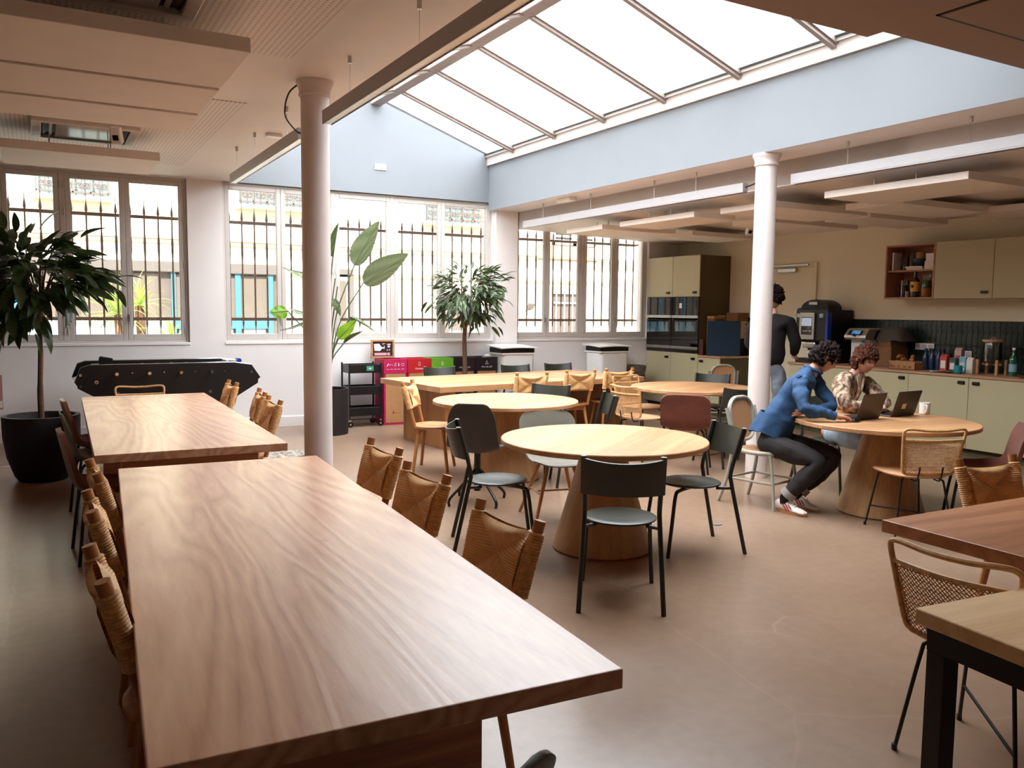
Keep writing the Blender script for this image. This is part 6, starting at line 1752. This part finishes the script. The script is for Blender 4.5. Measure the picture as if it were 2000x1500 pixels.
b = B(); b.lathe([(0.033, 0), (0.042, 0.006), (0.043, 0.095), (0.043, 0.10), (0.039, 0.10), (0.038, 0.01), (0.0, 0.008)], 26, cap=False); b.lathe([(0, 0.001), (0.033, 0.001)], 26, cap=False); b.obj('body', M_paper, t, smooth=True)
b = B(); b.tube(bez([(-0.03, -0.03, 0.08), (-0.05, -0.055, 0.075), (-0.05, -0.055, 0.035), (-0.03, -0.03, 0.025)], 5), 0.006, 8); b.obj('handle', M_paper, t, smooth=True)

# ------------------------------------------------------------------ people
def skinned(name, nodes, edges, mat, parent, sub=2, root=0, tweak=None, extra=None, disp=None):
    """grow one continuous surface round a jointed skeleton: nodes {key: (pos, radius or (rx, ry))}"""
    keys = list(nodes)
    me = bpy.data.meshes.new(name)
    me.from_pydata([tuple(nodes[k][0]) for k in keys], [(keys.index(a), keys.index(c)) for a, c in edges], [])
    o = bpy.data.objects.new(name+'_grow', me); COL.objects.link(o)
    md = o.modifiers.new('skin', 'SKIN'); md.use_smooth_shade = True; md.branch_smoothing = 0.6
    for i, k in enumerate(keys):
        r = nodes[k][1]
        me.skin_vertices[0].data[i].radius = (r, r) if not isinstance(r, tuple) else r
        me.skin_vertices[0].data[i].use_root = (i == root)
    sb = o.modifiers.new('sub', 'SUBSURF'); sb.levels = sub; sb.render_levels = sub
    bpy.context.view_layer.update()
    dg = bpy.context.evaluated_depsgraph_get()
    m2 = bpy.data.meshes.new_from_object(o.evaluated_get(dg))
    bpy.data.objects.remove(o); 
    if disp:
        for v in m2.vertices:
            v.co += v.normal*disp(v.co)
    if extra:
        bm = bmesh.new(); bm.from_mesh(m2)
        for eb in extra:
            vv = [bm.verts.new(p) for p in eb.v]
            for f in eb.f:
                try: bm.faces.new([vv[i] for i in f])
                except ValueError: pass
        bmesh.ops.recalc_face_normals(bm, faces=bm.faces)
        bm.to_mesh(m2); bm.free()
    m2.name = name; m2.materials.clear(); m2.materials.append(mat)
    for p in m2.polygons: p.use_smooth = True
    o2 = bpy.data.objects.new(name, m2); COL.objects.link(o2); o2.parent = parent
    return o2

def head_mesh(c, fwd, up, s=1.0):
    """head with brow, eye sockets, nose, mouth, chin and ears; c = head centre"""
    f = Vector(fwd).normalized(); u = Vector(up); u = (u-f*u.dot(f)).normalized(); r = f.cross(u)
    c = Vector(c)
    b = B(); nu, nv = 30, 24
    g = lambda x, m, w: math.exp(-((x-m)/w)**2)
    pts = []
    for i in range(nv+1):
        th = PI*i/nv
        for k in range(nu):
            ph = 2*PI*k/nu
            x, y, z = math.sin(th)*math.cos(ph), math.sin(th)*math.sin(ph), math.cos(th)
            X, Y, Z = x*0.077, y*0.096, z*0.118
            if Z < 0: X *= 1-0.30*(Z/0.118)**2; Y *= 1-0.10*(Z/0.118)**2
            if y > 0:
                Y += 0.026*g(X, 0, 0.013)*g(Z, -0.022, 0.018) + 0.012*g(X, 0, 0.011)*g(Z, 0.0, 0.02)      # nose
                Y -= 0.010*(g(X, 0.033, 0.016)+g(X, -0.033, 0.016))*g(Z, 0.012, 0.012)                    # sockets
                Y += 0.006*g(Z, 0.033, 0.012)*g(X, 0, 0.05)                                              # brow
                Y += 0.006*g(X, 0, 0.024)*(g(Z, -0.056, 0.007)+g(Z, -0.069, 0.007)) - 0.004*g(X, 0, 0.028)*g(Z, -0.0625, 0.004)
                Y += 0.012*g(X, 0, 0.03)*g(Z, -0.098, 0.018)                                             # chin
            pts.append(c+(r*X+f*Y+u*Z)*s)
    fs = []
    for i in range(nv):
        for k in range(nu):
            k2 = (k+1) % nu
            fs.append((i*nu+k, i*nu+k2, (i+1)*nu+k2, (i+1)*nu+k))
    b.add(pts, fs)
    for sx in (-1, 1):                                     # ears
        n = 10
        vs = []
        for i in range(6):
            th = PI*i/5
            for k in range(n):
                ph = 2*PI*k/n
                vs.append(c+(r*(sx*(0.077+0.012*math.cos(th)*1.0))+f*(-0.008+0.020*math.sin(th)*math.cos(ph))+u*(-0.005+0.032*math.sin(th)*math.sin(ph)))*s)
        fs = [(i*n+k, i*n+(k+1) % n, (i+1)*n+(k+1) % n, (i+1)*n+k) for i in range(5) for k in range(n)]
        b.add(vs, fs)
    eyes = []
    for sx in (-1, 1): eyes.append(c+(r*(sx*0.033)+f*0.078+u*0.011)*s)
    return b, eyes, (c, f, u, r)

def hair_mesh(fr, s=1.0, length=0.0, curl=0.008, seed=1, fringe=0.035):
    c, f, u, r = fr
    b = B(); nu, nv = 72, 46
    pts = []
    for i in range(nv+1):
        th = PI*0.80*i/nv
        for k in range(nu):
            ph = 2*PI*k/nu
            x, y, z = math.sin(th)*math.cos(ph), math.sin(th)*math.sin(ph), math.cos(th)
            lim = -0.055-length
            Z = z*0.135
            front = max(0, y)
            # the hairline: stop high at the face, low at the neck
            low = fringe+0.02 if y > 0.55 else (0.0-0.0*y if y > 0.1 else lim)
            if Z < low: Z = low+0.15*(Z-low)
            k_ = 1.0 if Z > low+0.002 else 0.97
            q = mnoise.noise(Vector((x*9+seed, y*9, z*9)))*curl*1.5+mnoise.noise(Vector((x*17, y*17+seed, z*17)))*curl*0.8
            X, Y = x*(0.088*k_+q), y*(0.106*k_+q)-0.004
            pts.append(c+(r*X+f*Y+u*(Z+q*z))*s)
    fs = []
    for i in range(nv):
        for k in range(nu):
            k2 = (k+1) % nu
            fs.append((i*nu+k, i*nu+k2, (i+1)*nu+k2, (i+1)*nu+k))
    b.add(pts, fs)
    return b

def hand_mesh(w, fwd, back, side, curl=0.5, spread=0.10, s=1.0):
    """palm and five fingers; w wrist, fwd finger direction, back = normal of the back of the hand, side = thumb side"""
    w = Vector(w); f = Vector(fwd).normalized(); n = Vector(back); n = (n-f*n.dot(f)).normalized(); d = Vector(side); d = (d-f*d.dot(f)-n*d.dot(n)).normalized()
    b = B()
    path, rad = [], []
    # palm: a flattened tube
    ring = []
    for t_, hw, ht in ((-0.03, 0.026, 0.021), (0.0, 0.027, 0.019), (0.03, 0.036, 0.017), (0.065, 0.041, 0.015), (0.088, 0.040, 0.012), (0.095, 0.034, 0.007)):
        for k in range(12):
            a = 2*PI*k/12
            ring.append(w+(f*t_+d*hw*math.cos(a)+n*ht*math.sin(a))*s)
    fs = [(i*12+k, i*12+(k+1) % 12, (i+1)*12+(k+1) % 12, (i+1)*12+k) for i in range(5) for k in range(12)]
    fs += [tuple(range(11, -1, -1)), tuple(60+k for k in range(12))]
    b.add(ring, fs)
    for q, (off, ln) in enumerate(((0.030, 0.072), (0.010, 0.080), (-0.010, 0.075), (-0.029, 0.060))):
        p = w+(f*0.080+d*off)*s
        ang = 0.06+0.10*q*0
        dirv = (f+d*(off*spread*25)).normalized()
        pts = [p]; a = curl*0.35
        for seg, fr_ in ((0.45, 0.5), (0.30, 1.0), (0.25, 1.0)):
            v = (dirv*math.cos(a)-n*math.sin(a))
            pts.append(pts[-1]+v*(ln*seg*s)); a += curl*fr_
        b.tube([pts[0]-dirv*0.02*s, pts[0], pts[1], pts[2], pts[2].lerp(pts[3], 0.7), pts[3]], [0.0088*s, 0.0095*s, 0.0092*s, 0.0084*s, 0.0075*s, 0.0038*s], 8)
    p = w+(f*0.022+d*0.024)*s
    b.tube([p, p+(f*0.025+d*0.020-n*0.004)*s, p+(f*0.052+d*0.026-n*0.012)*s, p+(f*0.070+d*0.022-n*0.018)*s], [0.014*s, 0.0125*s, 0.0105*s, 0.005*s], 8)
    return b

def eyes_of(eyes, fr, parent, s=1.0):
    for e in eyes:
        b = B(); b.lathe([(0, -0.011), (0.008, -0.008), (0.0115, 0), (0.008, 0.008), (0, 0.011)], 12, e); b.obj('eye', M_eye, parent, smooth=True)
M_eye = plain('eye_dark', '2a1a14', 0.2)
M_sole = plain('gum_sole', 'a8764c', 0.6); M_shoe = plain('white_suede', 'd8c8c0', 0.7); M_stripe = plain('red_stripe', '9c2a32', 0.6)
M_tee = plain('olive_grey_tee', '6d6052', 0.9); M_cuff = plain('turned_up_cuff', '8f8a86', 0.85)
def cardigan_mat():
    m, nt, p = base_mat('patterned_cardigan')
    tc = node(nt, 'ShaderNodeTexCoord')
    n1 = node(nt, 'ShaderNodeTexNoise'); n1.inputs['Scale'].default_value = 26; n1.inputs['Detail'].default_value = 6
    mp = node(nt, 'ShaderNodeMapping'); mp.inputs['Scale'].default_value = (1, 1, 0.55); L(nt, tc, 'Object', mp, 'Vector'); L(nt, mp, 'Vector', n1, 'Vector')
    r = ramp(nt, [(0.36, hexc('3f2a20')), (0.48, hexc('8a6c58')), (0.6, hexc('c4ab92'))]); L(nt, n1, 'Fac', r, 'Fac'); L(nt, r, 'Color', p, 'Base Color')
    p.inputs['Roughness'].default_value = 0.95
    b = node(nt, 'ShaderNodeBump'); b.inputs['Strength'].default_value = 0.6; b.inputs['Distance'].default_value = 0.006
    n2 = node(nt, 'ShaderNodeTexNoise'); n2.inputs['Scale'].default_value = 90; L(nt, tc, 'Object', n2, 'Vector'); L(nt, n2, 'Fac', b, 'Height'); L(nt, b, 'Normal', p, 'Normal')
    return m
M_cardigan = cardigan_mat()
def wrinkle(sc, amt, off=0.0):
    return lambda co: amt*(mnoise.noise(Vector((co.x*sc+off, co.y*sc, co.z*sc*0.8)))+0.5*mnoise.noise(Vector((co.x*sc*2.3, co.y*sc*2.3+off, co.z*sc*2.3))))
def V(*a): return Vector(a)

def shoe(heel, toe, parent):
    heel, toe = Vector(heel), Vector(toe)
    ax = toe-heel; L_ = ax.length; ax.normalize(); sd = ax.cross(V(0, 0, 1)).normalized()
    def loft(rows, name, mat, par):
        b = B(); n = 14; vs = []
        for t_, hw, z0, z1 in rows:
            for k in range(n):
                a = 2*PI*k/n
                vs.append(heel+ax*(t_*L_)+sd*(hw*math.cos(a))+V(0, 0, (z0+z1)/2-heel.z+(z1-z0)/2*math.sin(a)))
        m = len(rows)
        fs = [(i*n+k, i*n+(k+1) % n, (i+1)*n+(k+1) % n, (i+1)*n+k) for i in range(m-1) for k in range(n)] + [tuple(range(n-1, -1, -1)), tuple((m-1)*n+k for k in range(n))]
        b.add(vs, fs); return b.obj(name, mat, par, smooth=True)
    up = loft([(0.0, 0.022, 0.012, 0.085), (0.06, 0.034, 0.008, 0.10), (0.28, 0.037, 0.008, 0.105), (0.45, 0.038, 0.008, 0.088), (0.65, 0.045, 0.008, 0.062), (0.85, 0.044, 0.008, 0.050), (0.97, 0.028, 0.012, 0.040), (1.0, 0.010, 0.016, 0.032)], 'shoe', M_shoe, parent)
    b = B(); pl = []
    for k in range(20):
        a = 2*PI*k/20
        t_ = 0.5+0.52*math.cos(a); w = 0.042*math.sin(a)*(0.9+0.25*math.cos(a))
        pl.append(heel+ax*(t_*L_)+sd*w)
    vs = [V(p.x, p.y, 0.001) for p in pl]+[V(p.x, p.y, 0.024) for p in pl]
    fs = [tuple(range(19, -1, -1)), tuple(range(20, 40))]+[(k, (k+1) % 20, 20+(k+1) % 20, 20+k) for k in range(20)]
    b.add(vs, fs); b.obj('sole', M_sole, up)
    b = B()
    for t_ in (0.36, 0.46, 0.56):
        for q in (-1, 1):
            p0 = heel+ax*(t_*L_+0.025)+sd*(q*0.0395); p1 = heel+ax*(t_*L_-0.02)+sd*(q*0.037)
            b.tube([V(p0.x, p0.y, 0.03), V(p1.x, p1.y, 0.078)], 0.0055, 5)
    b.obj('stripes', M_stripe, up)
    b = B()
    for t_ in (0.42, 0.49, 0.56, 0.63):
        c = heel+ax*(t_*L_); z = 0.100-0.11*(t_-0.35)
        b.tube([c+sd*0.02+V(0, 0, z-heel.z), c+V(0, 0, z+0.006-heel.z), c-sd*0.02+V(0, 0, z-heel.z)], 0.003, 5)
    b.obj('laces', M_paper, up)
    return up

# --- person in the blue shirt, leaning over the table
P1 = thing('person', 'seated person in an open blue shirt leaning to a mouse, hand on table', 'person', (5.26, 4.95, 0))
P1.location = (0, 0, 0)
J = dict(pel=V(5.25, 4.92, .56), waist=V(5.29, 4.88, .72), chest=V(5.41, 4.79, .95), up=V(5.48, 4.755, 1.08), neck=V(5.535, 4.735, 1.145), hb=V(5.58, 4.72, 1.19),
         shR=V(5.34, 4.70, 1.06), elR=V(5.215, 4.545, .85), wrR=V(5.41, 4.405, .80), shL=V(5.63, 4.83, 1.07), elL=V(5.68, 4.63, .825), wrL=V(5.42, 4.71, .815),
         hipR=V(5.17, 4.89, .54), knR=V(5.345, 4.455, .43), anR=V(5.185, 4.68, .11), hipL=V(5.34, 4.95, .54), knL=V(5.66, 4.56, .44), anL=V(5.40, 4.74, .11))
hd, eyes, fr = head_mesh((5.62, 4.70, 1.235), (0.72, -0.45, -0.55), (0.45, -0.25, 0.85), 1.0)
hR = hand_mesh(J['wrR'], (0.93, -0.30, -0.12), (0, 0.1, 1), (0.3, 0.95, 0), 0.55)
hL = hand_mesh(J['wrL'], (-0.95, 0.2, -0.1), (-0.1, -0.9, 0.3), (0, 0.1, 1), 0.7)
N = lambda k, r: (J[k], r)
ED = [('pel', 'waist'), ('waist', 'chest'), ('chest', 'up'), ('up', 'neck'), ('neck', 'hb'), ('up', 'shR'), ('shR', 'elR'), ('elR', 'wrR'), ('up', 'shL'), ('shL', 'elL'), ('elL', 'wrL'),
      ('pel', 'hipR'), ('hipR', 'knR'), ('knR', 'anR'), ('pel', 'hipL'), ('hipL', 'knL'), ('knL', 'anL')]
body_nodes = dict(pel=N('pel', .09), waist=N('waist', .085), chest=N('chest', .09), up=N('up', .06), neck=N('neck', .052), hb=N('hb', .055), shR=N('shR', .042), elR=N('elR', .036), wrR=N('wrR', .026),
      shL=N('shL', .042), elL=N('elL', .036), wrL=N('wrL', .026), hipR=N('hipR', .075), knR=N('knR', .05), anR=N('anR', .035), hipL=N('hipL', .075), knL=N('knL', .05), anL=N('anL', .035))
bd = skinned('body', body_nodes, ED, M_skin, P1, extra=[hd, hR, hL]); eyes_of(eyes, fr, bd)
hair_mesh(fr, 1.06, 0.01, 0.020, 2, 0.03).obj('hair', M_hair, P1, smooth=True, angle=80)
sh_nodes = dict(hem=(V(5.25, 4.905, .60), (.14, .13)), waist=(J['waist'], (.142, .136)), chest=(J['chest'], (.152, .145)), up=(J['up'], .125), col=(J['neck']-V(0.005, -.003, .01), .070),
      shR=N('shR', .073), mR=(J['shR'].lerp(J['elR'], .5), .062), elR=N('elR', .056), fR=(J['elR'].lerp(J['wrR'], .55), .046), wrR=(J['elR'].lerp(J['wrR'], .95), .037),
      shL=N('shL', .073), elL=N('elL', .056), wrL=(J['elL'].lerp(J['wrL'], .93), .036))
SE = [('hem', 'waist'), ('waist', 'chest'), ('chest', 'up'), ('up', 'col'), ('up', 'shR'), ('shR', 'mR'), ('mR', 'elR'), ('elR', 'fR'), ('fR', 'wrR'), ('up', 'shL'), ('shL', 'elL'), ('elL', 'wrL')]
shirt = skinned('shirt', sh_nodes, SE, M_denim, P1, 3, disp=lambda co: wrinkle(12, 0.016)(co)+0.008*math.sin(26*(co.z*0.8+co.x*0.9-co.y*0.4)+5*mnoise.noise(co*7)))
ax_ = (J['waist']-J['pel']).normalized(); fw_ = V(0.3, -0.95, 0); fw_ = (fw_-ax_*fw_.dot(ax_)).normalized(); sd_ = ax_.cross(fw_)
def tail(u, v):
    a = 2*PI*v; r_ = 0.150+0.018*u+0.008*u*math.sin(a*7); drop = 0.17*u*(1+0.22*max(0, -math.cos(a))-0.12*abs(math.sin(a)))
    c_ = J['waist']+ax_*(0.03-drop)-V(0.005, -0.012, 0)*u
    return c_+fw_*(math.cos(a)*r_)+sd_*(math.sin(a)*r_*1.06)
b = B(); b.grid(tail, 8, 45, 0.005); b.obj('shirt_tail', M_denim, shirt, smooth=True)
b = B(); b.tube([J['elR'].lerp(J['wrR'], .84), J['elR'].lerp(J['wrR'], 1.04)], [0.037, 0.034], 16); b.obj('cuff', M_denim, shirt, smooth=True)
b = B(); nb_ = J['neck']-V(0.0, 0, .01); b.tube([nb_+V(0.064*math.cos(a), 0.064*math.sin(a), 0.006-0.028*math.cos(a+0.7)) for a in [2*PI*k/16 for k in range(16)]], 0.014, 8, closed=True); b.obj('collar', M_denim, shirt, smooth=True)
tr_nodes = dict(pel=(J['pel']+V(0, 0, -.005), (.125, .12)), top=(J['waist']-V(0, 0, .03), .115), hipR=N('hipR', .105), tR=(J['hipR'].lerp(J['knR'], .5), .097), knR=N('knR', .084), cR=(J['knR'].lerp(J['anR'], .5), .076), anR=(J['knR'].lerp(J['anR'], .88), .058),
      hipL=N('hipL', .105), tL=(J['hipL'].lerp(J['knL'], .5), .097), knL=N('knL', .084), cL=(J['knL'].lerp(J['anL'], .5), .076), anL=(J['knL'].lerp(J['anL'], .86), .058))
TE = [('pel', 'top'), ('pel', 'hipR'), ('hipR', 'tR'), ('tR', 'knR'), ('knR', 'cR'), ('cR', 'anR'), ('pel', 'hipL'), ('hipL', 'tL'), ('tL', 'knL'), ('knL', 'cL'), ('cL', 'anL')]
jeans = skinned('jeans', tr_nodes, TE, M_jeansdk, P1, 3, disp=wrinkle(14, 0.007))
for k, a in (('knR', 'anR'), ('knL', 'anL')):
    b = B(); b.tube([J[k].lerp(J[a], .80), J[k].lerp(J[a], .93)], [0.063, 0.065], 18); b.obj('cuff', M_cuff, jeans, smooth=True)
for a, d_ in (('anR', V(0.10, -0.98, 0)), ('anL', V(0.10, -0.98, 0))):
    p = J[a]; kn = J['kn'+a[-1]]; b = B(); b.tube([p.lerp(kn, 0.25), p.lerp(kn, 0.02), V(p.x, p.y, 0.07)+d_*0.012], [0.044, 0.040, 0.040], 14); b.obj('sock', M_black, P1, smooth=True)
    h_ = V(p.x, p.y, 0)-d_*0.07; shoe(h_, h_+d_*0.29, P1)

# --- person in the patterned cardigan
P2 = thing('person', 'seated person in a brown patterned cardigan and light jeans, arms on table', 'person', (0, 0, 0))
J = dict(pel=V(6.24, 5.10, .56), waist=V(6.25, 5.06, .72), chest=V(6.27, 4.99, .92), up=V(6.28, 4.96, 1.02), neck=V(6.29, 4.93, 1.085), hb=V(6.32, 4.89, 1.13),
         shR=V(6.10, 4.94, 1.0), elR=V(5.98, 4.76, .815), wrR=V(6.21, 4.655, .80), shL=V(6.46, 4.96, 1.0), elL=V(6.47, 4.74, .82), wrL=V(6.27, 4.63, .82),
         hipR=V(6.14, 5.09, .54), knR=V(6.20, 4.64, .475), anR=V(6.20, 4.74, .11), hipL=V(6.34, 5.10, .54), knL=V(6.38, 4.64, .485), anL=V(6.40, 4.78, .11))
hd, eyes, fr = head_mesh((6.335, 4.86, 1.195), (-0.10, -0.92, -0.30), (0.02, -0.25, 0.95), 1.0)
hR = hand_mesh(J['wrR'], (0.95, -0.15, -0.05), (0, 0, 1), (0.1, -1, 0), 0.5)
hL = hand_mesh(J['wrL'], (-0.9, -0.3, -0.05), (0, 0, 1), (-0.2, -1, 0), 0.6)
body_nodes = {k: (J[k], body_nodes[k][1]) for k in body_nodes}
bd = skinned('body', body_nodes, ED, M_skin, P2, extra=[hd, hR, hL]); eyes_of(eyes, fr, bd)
hair_mesh(fr, 1.08, 0.05, 0.016, 5, 0.03).obj('hair', M_hair2, P2, smooth=True, angle=80)
sh_nodes = dict(hem=(V(6.24, 5.10, .60), (.165, .14)), waist=(J['waist'], (.155, .14)), chest=(J['chest'], (.16, .14)), up=(J['up'], .11), col=(J['neck']-V(0, 0, .02), .068),
      shR=N('shR', .082), mR=(J['shR'].lerp(J['elR'], .5), .072), elR=N('elR', .066), fR=(J['elR'].lerp(J['wrR'], .5), .054), wrR=(J['elR'].lerp(J['wrR'], .95), .040),
      shL=N('shL', .082), elL=N('elL', .066), wrL=(J['elL'].lerp(J['wrL'], .93), .040))
cg = skinned('cardigan', sh_nodes, SE, M_cardigan, P2, 3, disp=wrinkle(16, 0.014, 4))
b = B(); b.grid(lambda u, v: J['neck'].lerp(J['chest'], u)+V((v-0.5)*0.05*(1-u*0.7), -0.068-0.062*u, -0.01), 8, 5, 0.008); b.obj('shirt_front', plain('cream_shirt', 'b5977e', 0.9), cg, smooth=True)
for s in (-1, 1):
    b = B(); b.tube(bez([J['neck']+V(s*0.06, 0.02, 0.0), J['neck']+V(s*0.05, -0.06, -0.03), J['chest']+V(s*0.012, -0.140, 0.0), J['waist']+V(s*0.01, -0.145, 0.05)], 5), 0.011, 8); b.obj('front_band', M_cardigan, cg, smooth=True)
tr_nodes = dict(pel=(J['pel']+V(0, 0, -.005), (.125, .12)), top=(J['waist']-V(0, 0, .03), .115), hipR=N('hipR', .10), tR=(J['hipR'].lerp(J['knR'], .5), .092), knR=N('knR', .078), cR=(J['knR'].lerp(J['anR'], .5), .066), anR=(J['knR'].lerp(J['anR'], .9), .058),
      hipL=N('hipL', .10), tL=(J['hipL'].lerp(J['knL'], .5), .092), knL=N('knL', .078), cL=(J['knL'].lerp(J['anL'], .5), .066), anL=(J['knL'].lerp(J['anL'], .9), .058))
skinned('jeans', tr_nodes, TE, M_jeanslt, P2, 3, disp=wrinkle(12, 0.009, 2))
for a in ('anR', 'anL'):
    p = J[a]; d_ = V(0.05, -1, 0).normalized(); h_ = V(p.x, p.y, 0)-d_*0.07; shoe(h_, h_+d_*0.27, P2)

# --- person standing by the counter, back to the room
P3 = thing('person', 'standing person in a black sweater and grey jeans, back turned, behind the column', 'person', (0, 0, 0))
J = dict(pel=V(7.02, 6.60, 1.00), waist=V(7.02, 6.60, 1.14), chest=V(7.03, 6.61, 1.36), up=V(7.05, 6.62, 1.52), neck=V(7.06, 6.63, 1.60), hb=V(7.075, 6.635, 1.66),
         shR=V(7.165, 6.465, 1.51), elR=V(7.22, 6.43, 1.25), wrR=V(7.33, 6.55, 1.14), shL=V(6.955, 6.79, 1.51), elL=V(6.99, 6.90, 1.25), wrL=V(7.15, 6.92, 1.14),
         hipR=V(7.07, 6.51, .97), knR=V(7.09, 6.51, .54), anR=V(7.06, 6.50, .11), hipL=V(6.97, 6.69, .97), knL=V(6.99, 6.69, .54), anL=V(6.96, 6.69, .11))
hd, eyes, fr = head_mesh((7.10, 6.65, 1.765), (0.80, 0.28, -0.50), (0.42, 0.15, 0.88), 1.03)
hR = hand_mesh(J['wrR'], (0.8, 0.5, -0.2), (0.3, -0.5, 0.8), (0.1, 0.8, 0.4), 0.6)
hL = hand_mesh(J['wrL'], (0.9, 0.2, -0.2), (-0.1, 0.6, 0.8), (0.1, -0.9, 0.2), 0.6)
body_nodes = {k: (J[k], body_nodes[k][1]) for k in body_nodes}
bd = skinned('body', body_nodes, ED, M_skin, P3, extra=[hd, hR, hL]); eyes_of(eyes, fr, bd)
hair_mesh(fr, 1.08, 0.01, 0.024, 9, 0.04).obj('hair', M_hair, P3, smooth=True, angle=80)
sh_nodes = dict(hem=(V(7.02, 6.60, 1.00), (.145, .165)), waist=(J['waist'], (.16, .18)), chest=(J['chest'], (.165, .185)), up=(J['up'], .115), col=(J['neck']-V(0, 0, .01), .068),
      shR=N('shR', .085), mR=(J['shR'].lerp(J['elR'], .5), .075), elR=N('elR', .066), fR=(J['elR'].lerp(J['wrR'], .5), .055), wrR=(J['elR'].lerp(J['wrR'], .93), .042),
      shL=N('shL', .085), elL=N('elL', .066), wrL=(J['elL'].lerp(J['wrL'], .93), .042))
skinned('sweater', sh_nodes, SE, M_blackcloth, P3, 3, disp=wrinkle(10, 0.010, 7))
tr_nodes = dict(pel=(J['pel'], (.125, .14)), top=(J['waist']-V(0, 0, .05), .125), hipR=N('hipR', .10), tR=(J['hipR'].lerp(J['knR'], .5), .088), knR=N('knR', .072), cR=(J['knR'].lerp(J['anR'], .5), .070), anR=(J['knR'].lerp(J['anR'], .95), .066),
      hipL=N('hipL', .10), tL=(J['hipL'].lerp(J['knL'], .5), .088), knL=N('knL', .072), cL=(J['knL'].lerp(J['anL'], .5), .070), anL=(J['knL'].lerp(J['anL'], .95), .066))
skinned('jeans', tr_nodes, TE, M_jeansgr, P3, 3, disp=wrinkle(12, 0.008, 3))
for a in ('anR', 'anL'):
    p = J[a]; d_ = V(0.88, 0.47, 0).normalized(); h_ = V(p.x, p.y, 0)-d_*0.07; shoe(h_, h_+d_*0.28, P3)
